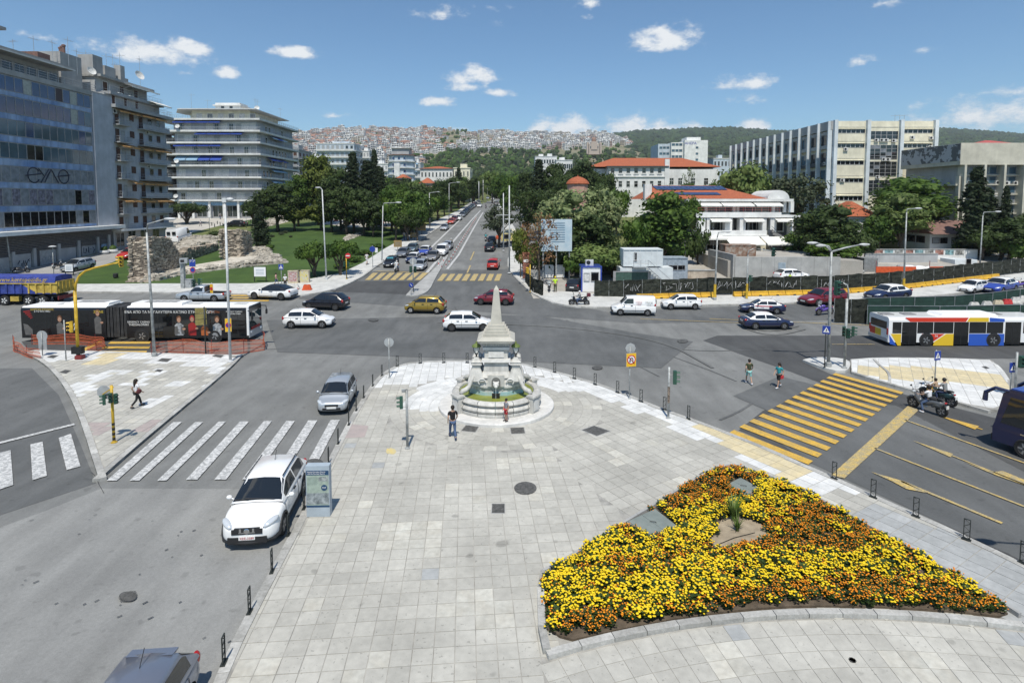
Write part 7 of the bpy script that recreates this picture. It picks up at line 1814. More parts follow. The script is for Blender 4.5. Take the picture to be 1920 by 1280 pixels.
for k in range(6):a,b_=plant_mesh(k+20,None,nb=(12,10,12,10,12,10)[k],r0=.025);PMS.append((a,b_,a.mesh('marigold_plant',m_mleaf),b_.mesh('bloom_cluster',m_petO),None))
plants=[];rng=random.Random(33);xs=[p[0]for p in BED];ys_=[p[1]for p in BED];y=min(ys_)
lidw=[[((x-sum(p[0]for p in PX(*L_))/4)*1.12+sum(p[0]for p in PX(*L_))/4,(yy-sum(p[1]for p in PX(*L_))/4)*1.12+sum(p[1]for p in PX(*L_))/4)for x,yy in PX(*L_)]for L_ in LIDS]
while y<max(ys_):
 x=min(xs)
 while x<max(xs):
  px_,py_=x+rng.uniform(-.09,.09),y+rng.uniform(-.09,.09);x+=.225
  if not inside(px_,py_,BED)or inside(px_,py_,BARE)or any(inside(px_,py_,l)for l in lidw):continue
  if min(hypot(px_-a,py_-b_)for a,b_ in BED)<.08:continue
  org=any(inside(px_,py_,o)for o in ORG)
  if rng.random()<(.12 if org else .20):org=not org
  if rng.random()<.08:continue
  plants.append((px_,py_,org))
 y+=.22
plants.sort(key=lambda p:p[1]);fst=MB();bY=MB();bO=MB()
for k,(x,y,org)in enumerate(plants):
 i=rng.randint(0,5)+(6 if org else 0);A,B,ma,mb_,_=PMS[i];a=rng.uniform(0,6.28);s=rng.uniform(.75,1.3)*(1.0 if not org else .92)
 if k<300:
  o=link('marigold_plant',ma,None,(x,y,.19),a,s);tag(o,'small orange marigold plant in full bloom in the flower bed' if org else 'yellow marigold plant in full bloom in the flower bed','flower plant','orange marigolds in the bed' if org else 'yellow marigolds in the bed');tag(link('bloom_cluster',mb_,o),kind='stuff')
 else:
  ca,sa=cos(a)*s,sin(a)*s
  for S_,T_ in((A,fst),(B,bO if org else bY)):T_.add([(x+v[0]*ca-v[1]*sa,y+v[0]*sa+v[1]*ca,.19+v[2]*s)for v in S_.v],S_.f,0,.0)
mf=MB();mf.v=fst.v;mf.f=list(fst.f);mf.m=[0]*len(fst.f);mf.a=[rng.random()for _ in fst.f];mf.add(bY.v,bY.f,1);mf.add(bO.v,bO.f,2)
tag(mf.obj('marigolds',[m_mleaf,m_petY,m_petO]),'mass of yellow and orange marigolds in the far half of the bed','flowers',kind='stuff')
pl=G(1376,985);t=thing('sword_leaf_plant','dark green sword-leaved plant standing in the bare soil of the bed','plant',(pl.x,pl.y,.2));lv=MB().ball((0,0,0),.12,8,5,sq=(1,1,.6));lv.obj('stem',m_bark,t)
lm=[]
for k in range(4):
 mb=MB();h=.55+.12*k;
 vs=[]
 for j in range(5):q=j/4;w=.035*(1-q)**.7+.003;vs+=[(-w,.05+q*q*.35,q*h-(q**3)*.10),(w,.05+q*q*.35,q*h-(q**3)*.10)]
 mb.add(vs,[(2*j,2*j+1,2*j+3,2*j+2)for j in range(4)]);lm.append(mb.mesh('leaf',LF['mid' if k%2 else 'light']))
for k in range(46):link('leaf',lm[k%4],t,(0,0,0),k*2.4,rng.uniform(.8,1.35))
pl=G(1382,1006);t2=thing('sword_leaf_plant','smaller paler sword-leaved plant in front of the dark green one','plant',(pl.x,pl.y,.2));MB().ball((0,0,0),.06,6,4).obj('stem',m_bark,t2)
for k in range(18):link('leaf',lm[1+2*(k%2)]if k%3 else lm[0],t2,(0,0,0),k*2.4,rng.uniform(.55,.8))
for k,(a,b_)in enumerate((((1335,1025),(1415,998)),((1370,1035),(1445,1003)),((1240,1050),(1325,1012)))):
 A,B=G(*a,.22),G(*b_,.22);tag(MB().tube([A,A.lerp(B,.5)+Vector((.05,.1,.01)),B],.012,5).obj('drip_hose',m_black),'black drip hose lying on the soil %s'%('left of the sword-leaved plants','right of the sword-leaved plants','between the marigolds at the left lid')[k],'hose')
 # ====== street furniture
m_bol=M('bollard_iron',(.03,.035,.032),.5,var=.2);m_tlg=M('signal_green',(.03,.085,.06),.45,var=.1);m_py=M('pole_yellow',(.56,.36,.03),.5,var=.15);m_pg=M('pole_grey',(.36,.375,.37),.55,var=.2,scale=3,metal=.2);m_pw=M('pole_white',(.55,.56,.56),.5,var=.1)
m_lens=M('signal_lens',(.015,.015,.015),.2,var=0);m_blu=M('sign_blue_face',(.02,.05,.30),.45,var=0);m_swh=M('sign_white_face',(.75,.75,.75),.45,var=0);m_sre=M('sign_red_face',(.55,.02,.02),.45,var=0);m_sye=M('sign_yellow_face',(.75,.44,.02),.5,var=0);m_sbk=M('sign_back',(.42,.435,.44),.5,metal=.3,var=.08)
BOLL=MB()
for x in(-.085,.085):BOLL.box((x,0,.36),(.022,.03,.72))
BOLL.box((0,0,.71),(.19,.03,.022));BOLL.box((0,0,.05),(.19,.03,.022))
for k in range(5):
 a,b_=(-.085,.085)if k%2 else(.085,-.085);BOLL.tube([(a,0,.06+k*.13),(b_,0,.19+k*.13)],.011,4)
BOLL=BOLL.mesh('lattice',m_bol);BFOOT=MB().box((0,0,.01),(.26,.12,.03)).mesh('foot_plate',m_bol)
BP=[(420,1242),(468,1147),(510,1071),(541,1002),(570,953),(616,868),(634,831),(654,796),(668,769),(682,745),(699,723),(716,704),(745,686),(788,681),(832,680),(876,680),(1003,688),(1040,698),(1077,710),(1116,721),(1158,736),(1202,753),(1246,768),(1291,785),(1564,897),(1637,932),(1717,968),(1812,1011),(1918,1056)]
for k,p in enumerate(BP):
 g=G(*p,.14);nb=BP[k+1]if k+1<len(BP)else BP[k-1];q=Vector(gx(*nb))-Vector((g.x,g.y))
 if k in(15,23):q=Vector(gx(*BP[k-1]))-Vector((g.x,g.y))
 nm='black lattice bollard, %s from the bottom on the left plaza edge'%ORD(k)if k<12 else 'black lattice bollard, %s from the left on the far rounded plaza edge'%ORD(k-12)if k<16 else 'black lattice bollard, %s from the fountain on the right plaza edge'%ORD(k-16)if k<24 else 'black lattice bollard, %s from the yellow stop line beside the arrows'%ORD(k-24)
 o=thing('bollard',nm,'bollard',g,atan2(q.y,q.x),('bollards on the left plaza edge','bollards on the far plaza edge','bollards right of the fountain','bollards beside the yellow lanes')[0 if k<12 else 1 if k<16 else 2 if k<24 else 3])
 link('lattice',BOLL,o);link('foot_plate',BFOOT,o)
def head_mesh():
 if 'tl' not in WM:
  b=MB().box((0,0,0),(.24,.2,.78)).mesh('signal_head',m_tlg);v=MB()
  for z in(.26,0,-.26):v.extr([(.10*cos(t),.10*sin(t))for t in[pi*k/8 for k in range(9)]]+[(.085*cos(t),.085*sin(t))for t in[pi*k/8 for k in range(8,-1,-1)]],(0,-.10,z),(1,0,0),(0,0,1),(0,-.2,0))
  l=MB()
  for z in(.26,0,-.26):l.lathe([(0,0),(.085,0),(.085,.01),(0,.02)],(0,0,0),10)
  l2=MB()
  for z in(.26,0,-.26):l2.box((0,-.103,z),(.15,.01,.15))
  WM['tl']=(b,v.mesh('visor',m_tlg),l2.mesh('lens',m_lens));
  WM['tly']=(MB().box((0,0,0),(.24,.2,.78)).mesh('signal_head',m_py),v.mesh('visor',m_py),WM['tl'][2])
 return WM['tl']
def thead(par,x,y,z,rz,yel=False,s=1.0):
 head_mesh();b,v,l=WM['tly' if yel else 'tl'];o=link('signal_head',b,par,(x,y,z),rz,s);link('visor',v,o);link('lens',l,o);return o
def pole(nm,label,cat,base,vtop,r,mat,dz=.0,bands=None,r2=None,group=None,hgt=None):
 g=G(*base,dz);h=hgt or ZV(g.y,vtop)-g.z;o=thing(nm,label,cat,g,0,group)
 MB().tube([(0,0,-.05),(0,0,h)],[r,r2 or r],10).obj('pole',mat,o,True);MB().lathe([(r*2.2,0),(r*2.2,.02),(r*1.2,.05),(r,.12)],n=10).obj('foot',mat,o)
 if bands:
  for k in range(bands):MB().tube([(0,0,.12+k*.24),(0,0,.24+k*.24)],r+.004,10).obj('band',m_black,o)
 return o,g,h
def loc_(g,u,v,y=None):p=P(u,v,y or g.y);return p-g
o,g,h=pole('traffic_light','grey signal pole with a green head facing left, on the plaza left of the fountain','traffic light',(764,840),730,.06,m_pg,.14)
thead(o,-.26,0,h*.78,-pi/2+.25,s=.72);MB().box((-.10,0,h-.06),(.26,.1,.12)).obj('bracket',m_pg,o);MB().tube([(0,0,h*.70),(-.2,0,h*.70)],.02,5).obj('arm',m_pg,o)
o,g,h=pole('traffic_light','yellow signal pole with black bands on the left island','traffic light',(214,829),722,.065,m_py,.14,4)
thead(o,-.42,.06,h*.74,-pi/2+.6,s=.62);thead(o,.26,-.12,h*.78,pi/2-.5,s=.62);thead(o,.05,-.16,h*.80,.2,s=.6);MB().tube([(-.5,.1,h*.83),(.1,.0,h*.97)],.025,5).obj('arm',m_py,o)
MB().lathe([(0,-.012),(.34,-.012),(.34,.012),(0,.012)],n=8).obj('sign_back',m_sbk,o).matrix_local=Matrix.Translation((-.48,.16,h*.86))@Matrix.Rotation(pi/2,4,'X')@Matrix.Rotation(pi/8,4,'Z')
o,g,h=pole('traffic_light','grey rusty signal pole with one green head on the right plaza edge','traffic light',(1253,783),688,.06,m_pg,.14)
thead(o,.30,-.02,h*.80,pi/2-.2,s=.9);MB().tube([(0,0,h*.85),(.22,0,h*.85)],.02,5).obj('arm',m_pg,o);MB().tube([(0,0,h*.3),(0,0,h*.62)],.064,10).obj('rust_band',M('rusty_metal',(.24,.19,.15),.8,var=.4,scale=12),o)
o,g,h=pole('traffic_light','tall yellow mast with a curved arm reaching over the road at the left','traffic light',(147,672),545,.11,m_py,.14)
pts=[loc_(g,u,v)for u,v in((141,546),(142,532),(148,518),(160,508),(178,502),(205,496),(232,490))]
MB().tube(pts,[.09,.085,.08,.075,.07,.06,.05],8).obj('arm',m_py,o,True);e=pts[-1];thead(o,e.x-.1,e.y-.1,e.z+.0,.35,True,1.0);thead(o,e.x-.35,e.y+.1,e.z+.05,-1.2,True,.8)
p=loc_(g,136,612);thead(o,p.x,p.y-.1,p.z,-1.2,True,1.0);p=loc_(g,147,655);MB().box((0,0,p.z-.05),(.75,.35,.5)).obj('control_box',m_black,o);MB().tube([(0,0,0),(0,0,p.z-.3)],.13,10).obj('black_base',m_black,o);MB().box((.2,-.1,.15),(.5,.4,.25)).obj('rust_bracket',m_dr,o)
o,g,h=pole('traffic_light','grey signal mast with curved top and three green heads on the lamp island','traffic light',(1583,689),560,.085,m_pg,.17)
pts=[loc_(g,u,v)for u,v in((1590,562),(1591,545),(1588,534),(1580,530),(1573,533))];MB().tube(pts,[.07,.06,.05,.045,.04],8).obj('arm',m_pg,o,True);e=pts[-1];thead(o,e.x-.1,e.y,e.z-.25,.3,s=1.25)
for u,v,a in((1580,620,-.6),(1597,620,.9),(1588,624,.2)):p=loc_(g,u,v);thead(o,p.x,p.y-.15,p.z,a,s=.85)
o,g,h=pole('traffic_light','signal pole with green heads at the right edge of the pale island','traffic light',(1902,748),660,.06,m_pg,.02)
for a,dx in((.3,.2),(pi/2,.42)):thead(o,dx,-.05,h*.80,a,s=.9)
def disc(par,x,y,z,r,rz,face,rim=None,back=None,tilt=0,n=20,inner=None,nm='sign_face'):
 Mx=Matrix.Translation((x,y,z))@Matrix.Rotation(rz,4,'Z')@Matrix.Rotation(pi/2,4,'X')
 o=MB().lathe([(0,-.012),(r,-.012),(r,.004),(0,.004)],n=n).obj('sign_plate',back or m_sbk,par);o.matrix_local=Mx
 q=MB().lathe([(0,.008),(r*.98,.008),(r*.98,.005)],n=n).obj(nm,rim or face,o)
 if rim or inner:MB().lathe([(0,.013),(r*.76,.013),(r*.76,.009)],n=n).obj('sign_field',face,o)
 return o
def plate(par,x,y,z,w,h,rz,face,nm='sign_plate',back=None):
 o=link(nm,MB().box((0,0,0),(w,.025,h)).mesh(nm,back or m_sbk),par,(x,y,z),rz);MB().box((0,-.0165,0),(w*.96,.008,h*.96)).obj('sign_face',face,o);return o
def ped(par,x,y,z,s,rz):
 o=plate(par,x,y,z,s,s*1.15,rz,m_blu);MB().extr([(-.38*s,-.34*s),(.38*s,-.34*s),(0,.40*s)],(0,-.022,0),(1,0,0),(0,0,1),(0,-.006,0)).obj('white_triangle',m_swh,o)
 f=MB();f.ball((.0,-.034,.13*s),.05*s,6,4,sq=(1,.2,1));f.tube([(0,-.034,.09*s),(-.01*s,-.034,-.06*s)],.035*s,5);f.tube([(-.01*s,-.034,-.05*s),(-.10*s,-.034,-.26*s)],.024*s,4);f.tube([(-.01*s,-.034,-.05*s),(.09*s,-.034,-.26*s)],.024*s,4);f.tube([(.0,-.034,.06*s),(.11*s,-.034,-.04*s)],.02*s,4)
 f.obj('walking_figure',m_black,o);return o
o,g,h=pole('road_sign','back of a round grey sign on a thin pole left of the fountain','road sign',(730,708),634,.035,m_pg,.14);disc(o,0,.05,h-.28,.31,pi,m_sbk)
o,g,h=pole('road_sign','yellow square no U-turn sign with a grey octagon behind it','road sign',(1180,747),650,.035,m_pg,.14)
q=plate(o,.06,-.06,ZV(g.y,674)-g.z,.62,.80,.25,m_sye);disc(q,0,-.022,0.02,.27,0,m_swh,m_sre)
u_=MB();u_.tube([(.09,-.045,-.15),(.09,-.045,.04),(.06,-.045,.11),(0,-.045,.13),(-.06,-.045,.11),(-.09,-.045,.04),(-.09,-.045,-.04)],.024,5);u_.extr([(-.15,-.04),(-.03,-.04),(-.09,-.14)],(0,-.04,0),(1,0,0),(0,0,1),(0,-.01,0));u_.obj('u_turn_arrow',m_black,q)
MB().tube([(-.2,-.045,.2),(.2,-.045,-.2)],.02,4).obj('red_bar',m_sre,q);disc(o,.04,.06,ZV(g.y,653)-g.z,.30,pi,m_sbk,n=8)
o,g,h=pole('road_sign','blue crossing sign on the lamp island beside the double lamp','road sign',(1546,688),606,.035,m_bol,.17);ped(o,0,-.05,ZV(g.y,618)-g.z,.5,-.5)
o,g,h=pole('road_sign','blue crossing sign standing in the pale island behind the motorcycles','road sign',(1752,728),656,.035,m_pg,.14);ped(o,.05,-.05,ZV(g.y,666)-g.z,.5,.3)
o,g,h=pole('road_sign','blue crossing sign above the dark blue minibus at the right edge','road sign',(1893,745),678,.035,m_pg,.02);ped(o,.05,-.06,ZV(g.y,688)-g.z,.52,.1)
o,g,h=pole('road_sign','yellow plate with a round no-parking sign at the tip of the left island','road sign',(431,677),590,.035,m_pg,.14);q=plate(o,0,-.05,ZV(g.y,609)-g.z,.42,.98,.3,m_sye);disc(q,0,-.025,0,.19,0,m_blu,m_sre);MB().tube([(-.13,-.045,.13),(.13,-.045,-.13)],.02,4).obj('red_bar',m_sre,q)
o,g,h=pole('road_sign','back of a big grey round-topped sign inside the orange netting','road sign',(80,668),622,.035,m_pg,.1);disc(o,0,.05,ZV(g.y,630)-g.z,.40,pi,m_sbk);MB().box((0,.06,ZV(g.y,645)-g.z),(.62,.03,.9)).obj('sign_back',m_sbk,o)
pole('sign_post','bare thin grey post on the left island beside the yellow mast','post',(124,676),600,.04,m_pg,.14)
o,g,h=pole('direction_sign','dark olive direction boards seen from behind in front of the black bus','road sign',(386,664),575,.05,m_bol,.1)
for k in range(3):MB().box((-.28-.0,.02,ZV(g.y,582+k*11)-g.z),(.75,.06,.40),.35).obj('sign_board',M('sign_olive',(.25,.21,.07),.6),o)
o,g,h=pole('road_sign','round blue sign with a white plate beside it on the park pavement','road sign',(699,502),460,.04,m_pg,.12);disc(o,0,-.05,ZV(g.y,467)-g.z,.42,0,m_blu);plate(o,.55,0,ZV(g.y,469)-g.z,.4,.7,0,m_swh)
o,g,h=pole('road_sign','small blue keep-right disc on the tip of the street median','road sign',(771,553),530,.03,m_pg,.14);disc(o,0,-.05,h-.25,.27,0,m_blu);MB().tube([(-.1,-.075,h-.15),(.12,-.075,h-.36)],.03,4).obj('arrow',m_swh,o)
o,g,h=pole('road_sign','no-stopping disc under blue parking plates at the far left kerb','road sign',(363,541),483,.04,m_pg,.12);plate(o,0,-.05,ZV(g.y,493)-g.z,.75,.85,0,m_blu);disc(o,0,-.05,ZV(g.y,506)-g.z,.34,0,m_blu,m_sre);text('Ρ Ρ',.4,o,m_swh,(0,-.08,ZV(g.y,490)-g.z),(pi/2,0,0))
o,g,h=pole('road_sign','blue crossing sign at the park corner by the painted cabinets','road sign',(528,533),494,.04,m_pg,.12);ped(o,0,-.05,h-.42,.6,0)
o,g,h=pole('traffic_light','black and yellow banded signal pole with a red no-entry disc by the umbrella trees','traffic light',(650,523),478,.065,m_py,.12,6);disc(o,.25,-.1,h-.1,.36,0,m_sre);MB().box((.25,-.14,h-.1),(.5,.02,.13)).obj('white_bar',m_swh,o);thead(o,-.25,0,h*.62,.8,s=.85);thead(o,.25,0,h*.62,-.4,s=.85)
o,g,h=pole('traffic_light','signal pole on the street median with a grey disc on top','traffic light',(775,548),485,.06,m_pg,.14,3);disc(o,0,.06,ZV(g.y,490)-g.z,.42,pi,m_sbk);thead(o,-.28,0,ZV(g.y,505)-g.z,2.6,s=.95);thead(o,.25,0,ZV(g.y,505)-g.z,-.3,s=.95)
o,g,h=pole('traffic_light','yellow-headed signal on a black and yellow pole at the site corner','traffic light',(994,547),496,.055,m_py,.12,8);thead(o,-.3,-.05,ZV(g.y,507)-g.z,-.9,True,.95)
o,g,h=pole('traffic_light','green signal heads standing behind the roof of the long black bus','traffic light',(370,556),528,.06,m_bol,.02);thead(o,-.3,0,h*.9,0,s=1.1);thead(o,.25,.0,h*.95,2.2,s=1.1)
o,g,h=pole('road_sign','yellow plate with a red-rimmed disc behind the black bus','road sign',(398,566),530,.04,m_pg,.02);q=plate(o,0,-.05,ZV(g.y,541)-g.z,.45,1.0,-.4,m_sye);disc(q,0,-.025,0,.2,0,m_sre)
o,g,h=pole('traffic_light','signal with a long curved arm and yellow foot behind the site fence','traffic light',(1400,560),478,.08,m_pg,.12);MB().tube([(0,0,0),(0,0,ZV(g.y,532)-g.z)],.12,10).obj('yellow_sleeve',m_py,o)
pts=[loc_(g,u,v)for u,v in((1401,480),(1404,470),(1412,466),(1430,468),(1450,471))];MB().tube(pts,.055,8).obj('arm',m_pg,o,True);thead(o,pts[-1].x,0,pts[-1].z-.1,.2,s=1.2);thead(o,.3,0,ZV(g.y,522)-g.z,.8,s=.95)
def lamp(label,base,top,head,mat=m_pg,r=.10,dz=.12,sleeve=None,knee=None,twin=None,hw=.75,nm='street_lamp'):
 r*=.84;g=G(*base,dz);o=thing(nm,label,'street lamp',g);t=loc_(g,*top)
 MB().tube([(0,0,-.05),(t.x*.5,0,t.z*.5),t],[r,r*.85,r*.62],10).obj('pole',mat,o,True);MB().lathe([(r*1.8,0),(r*1.8,.25),(r*1.05,.3)],n=10).obj('foot',mat,o)
 for hd in[head]+(twin or[]):
  e=loc_(g,*hd);k=loc_(g,*knee)if knee and hd is head else t.lerp(e,.5)+Vector((0,0,.02*abs(e.x-t.x)))
  MB().tube([t,k,e],[r*.6,r*.5,r*.4],8).obj('arm',mat,o,True);d=(e-k).normalized();s=1 if e.x>=t.x else -1
  hm=MB().ball((e.x+s*hw*.4,e.y,e.z+.02),hw*.5,10,6,sq=(1,.36,.22));hm.obj('lamp_head',m_pw,o,True);MB().ball((e.x+s*hw*.45,e.y,e.z-.03),hw*.32,8,5,sq=(1,.4,.25)).obj('lamp_glass',m_lamp,o,True)
 if sleeve:MB().tube([(0,0,.0),(0,0,ZV(g.y,sleeve)-g.z)],r+.03,10).obj('yellow_sleeve',m_py,o)
 return o
lamp('tall grey lamp with a curved arm at the back edge of the left island',(290,668),(275,436),(309,411),knee=(277,420),r=.13,hw=.95)
o,g,h=pole('street_lamp','straight tall post with a camera box on top behind the black bus front','street lamp',(432,677),378,.10,m_pw,.14,r2=.07);MB().box((.0,0,h+.1),(.3,.25,.3)).obj('camera_box',m_pw,o);MB().ball((.35,0,h+.15),.22,8,6,sq=(1.3,.7,.6)).obj('lamp_head',m_pw,o,True)
lamp('lamp among the umbrella-shaped trees with its head to the left',(612,524),(604,356),(601,352),m_pw,.12,hw=.8)
lamp('lamp at the park pavement beside the head of the queue',(716,492),(718,386),(742,380),m_pw,.10,knee=(720,381),hw=1.0)
lamp('lamp behind the dark dome-shaped tree on the park side',(806,432),(805,362),(819,360),m_pw,.11)
lamp('lamp further up on the park side of the street',(842,412),(842,344),(856,342),m_pw,.11,hw=1.1)
for k,(u,vb,vt)in enumerate(((898,384,340),(906,380,336),(914,378,334),(922,377,338))):pole('street_lamp','slim pale post far up the street, %s from the left'%ORD(k),'street lamp',(u,vb),vt,.12,m_pw,.1,group='far street posts')
for k,(b_,v,lb)in enumerate((((955,512),348,'white tall post, front one of the pair right of the far street'),((944,470),362,'white tall post, rear one of the pair right of the far street'))):
 o,g,h=pole('utility_pole',lb,'utility pole',b_,v,.12,m_pw,.12,r2=.08);MB().box((0,0,h*.62),(2.4 if k else 1.2,.1,.1)).obj('crossarm',m_pw,o)
lamp('double-armed lamp with three heads on the right island',(1553,686),(1559,472),(1532,456),dz=.17,r=.14,knee=(1554,462),twin=[(1612,459),(1548,461)],hw=.8)
lamp('grey lamp with yellow foot rising from the site fence',(1694,546),(1700,398),(1716,391),sleeve=522,r=.13,knee=(1701,392),hw=.9)
lamp('grey lamp with yellow foot beside the white panel van',(1340,562),(1345,445),(1358,435),sleeve=533,r=.13,knee=(1347,436),hw=.85)
lamp('grey lamp before the cottage trees at the right',(1836,515),(1843,404),(1866,397),r=.12,knee=(1845,398),hw=.95,dz=.1)
lamp('leaning grey lamp cut by the left edge in front of the office block',(22,512),(7,402),(-8,396),r=.13,dz=.05)
o,g,h=pole('park_lamp','low lamp with a flat round cap before the office base','street lamp',(101,514),463,.05,m_pg,.1);MB().lathe([(.06,0),(.45,.05),(.48,.12),(.2,.22),(0,.24)],(0,0,h-.05),14).obj('lamp_cap',m_pw,o,40)
for u,v,vt in((393,432,408),(462,430,398)):o,g,h=pole('park_lamp','small lamp with a round cap on the paved forecourt %s'%('left of the arcade' if u<400 else 'near the lone cypress'),'street lamp',(u,v),vt,.05,m_pg,.05);MB().lathe([(.06,0),(.4,.05),(.4,.15),(0,.25)],(0,0,h-.05),10).obj('lamp_cap',m_pw,o)
g=Vector((17.6,14.4,.13));o=thing('street_lamp','lamp just beyond the right edge, throwing its shadow on the kerb','street lamp',g);MB().tube([(0,0,0),(0,0,8)],.09,8).tube([(0,0,8),(-1.3,0,8.3)],.05,6).obj('pole',m_pg,o);MB().ball((-1.5,0,8.3),.42,10,6,sq=(1,.5,.25)).obj('lamp_head',m_pw,o)
g=G(597,968,.14);t=thing('info_totem','grey information totem with a printed panel beside the white SUV','information totem',(g.x,g.y,.135),.03);wT=45/ppm(g.y);hT=ZV(g.y,873)-.14
m_tot=M('totem_grey',(.36,.42,.47),.45,var=.05);MB().box((0,.14,hT/2),(wT,.28,hT)).obj('case',m_tot,t)
def tp(x0_,x1_,q0,q1,m,nm='print_panel',d=.004):return MB().box(((x0_+x1_)/2*wT,-d/2-.001,(q0+q1)/2*hT),((x1_-x0_)*wT,d,(q1-q0)*hT)).obj(nm,m,t)
tp(-.47,.47,.23,.82,M('print_green',(.33,.40,.34),.5,var=.1,scale=6));tp(-.48,.48,.82,.91,M('print_navy',(.02,.06,.13),.5,var=0),d=.005);tp(-.47,.47,.25,.47,M('print_photo',(.38,.42,.43),.5,col2=(.07,.09,.10),scale=5,detail=6),'print_photo',.008);tp(.05,.44,.70,.79,M('print_photo2',(.45,.48,.47),.5,col2=(.15,.17,.17),scale=9),'print_photo',.008);tp(-.49,.49,.19,.225,M('print_navy',(0,0,0)),'base_band',.006)
text('Imperial Complex District',.062,t,m_swh,(-.05*wT,-.008,.885*hT),(pi/2,0,0));text('and the Fountain Square',.062,t,m_swh,(-.05*wT,-.008,.85*hT),(pi/2,0,0));
for k in range(7):tp(-.42,-.02+.03*(k%2),.77-k*.022,.776-k*.022,M('print_text_grey',(.22,.28,.25),.5,var=0),'text_line',.007)
o=MB().lathe([(0,0),(.11,0),(.11,.01),(0,.01)],n=16).obj('round_logo',M('print_navy',(0,0,0)),t);o.matrix_local=Matrix.Translation((.28*wT,-.004,.575*hT))@Matrix.Rotation(pi/2,4,'X');text('MAP',.07,t,m_swh,(.28*wT,-.018,.575*hT),(pi/2,0,0))
a=Vector(gx(842,494));b_=Vector(gx(893,410));n=24;m_dl=M('delineator_red',(.5,.06,.04),.5,var=0)
dm=(MB().tube([(0,0,0),(0,0,.8)],.05,8).mesh('post',m_swh),MB().tube([(0,0,.2),(0,0,.45)],.054,8).mesh('band',m_dl))
for k in range(n):
 p=a.lerp(b_,(k/(n-1)));o=thing('delineator_post','red and white flexible post, %s from the near end of the street line'%ORD(k),'delineator post',(p.x,p.y,hz(p.y)),0,'red and white posts along the street');link('post',dm[0],o);link('band',dm[1],o)
for k,p in enumerate(((822,498),(831,492),(836,500),(828,503))):
 g=G(*p,.13);o=thing('delineator_post','red and white post standing askew at the median end, %s of four'%ORD(k),'delineator post',g,0,'red and white posts at the median end');link('post',dm[0],o).rotation_euler=(.25*(k-1.5),.1,0);link('band',dm[1],o).rotation_euler=(.25*(k-1.5),.1,0)
 # ====== people
from mathutils import Quaternion
SKIN=M('skin',(.42,.26,.18),.6,var=.05);HAIRD=M('hair_dark',(.02,.014,.01),.7,var=.2,scale=30)
def skinned(V,E,mat,name,par,sub=1):
 me=D.meshes.new(name);me.from_pydata([v[0]for v in V],E,[]);o=link(name,me)
 o.modifiers.new('k','SKIN');sv=me.skin_vertices[0].data
 for i,v in enumerate(V):r=v[1];sv[i].radius=r if isinstance(r,tuple)else(r,r);sv[i].use_root=i==0
 m=o.modifiers.new('u','SUBSURF');m.levels=m.render_levels=sub
 q=evaluated(o);D.objects.remove(o);D.meshes.remove(me)
 q.name=name;q.materials.clear();q.materials.append(mat);q.polygons.foreach_set('use_smooth',[True]*len(q.polygons));return link(name,q,par)
POSE={'walk':dict(p=.93,k=((.10,-.20,.52),(-.10,.06,.48)),a=((.10,-.30,.09),(-.10,.36,.16)),t=((.11,-.46,.05),(-.10,.27,.05)),e=((.25,.14,1.15),(-.25,-.04,1.13)),w=((.25,.02,.90),(-.22,-.22,.95)),l=0),'stand':dict(p=.95,k=((.10,-.02,.51),(-.10,-.02,.51)),a=((.11,.02,.09),(-.11,.02,.09)),t=((.13,-.13,.04),(-.13,-.13,.04)),e=((.26,.04,1.14),(-.26,.04,1.14)),w=((.25,-.08,.90),(-.24,-.10,.92)),l=0),'ride':dict(p=.82,k=((.22,-.42,.72),(-.22,-.42,.72)),a=((.24,-.34,.30),(-.24,-.34,.30)),t=((.25,-.50,.24),(-.25,-.50,.24)),e=((.30,-.25,1.06),(-.30,-.25,1.06)),w=((.28,-.52,1.02),(-.28,-.52,1.02)),l=-.10),'astride':dict(p=.80,k=((.26,-.30,.52),(-.24,-.40,.70)),a=((.30,-.16,.08),(-.24,-.34,.30)),t=((.32,-.32,.04),(-.25,-.50,.24)),e=((.30,-.22,1.06),(-.30,-.25,1.06)),w=((.28,-.50,1.02),(-.28,-.52,1.02)),l=-.06)}
CM_={}
def cloth(nm,c):return M('cloth_'+nm,c,.85,var=.12,scale=9)
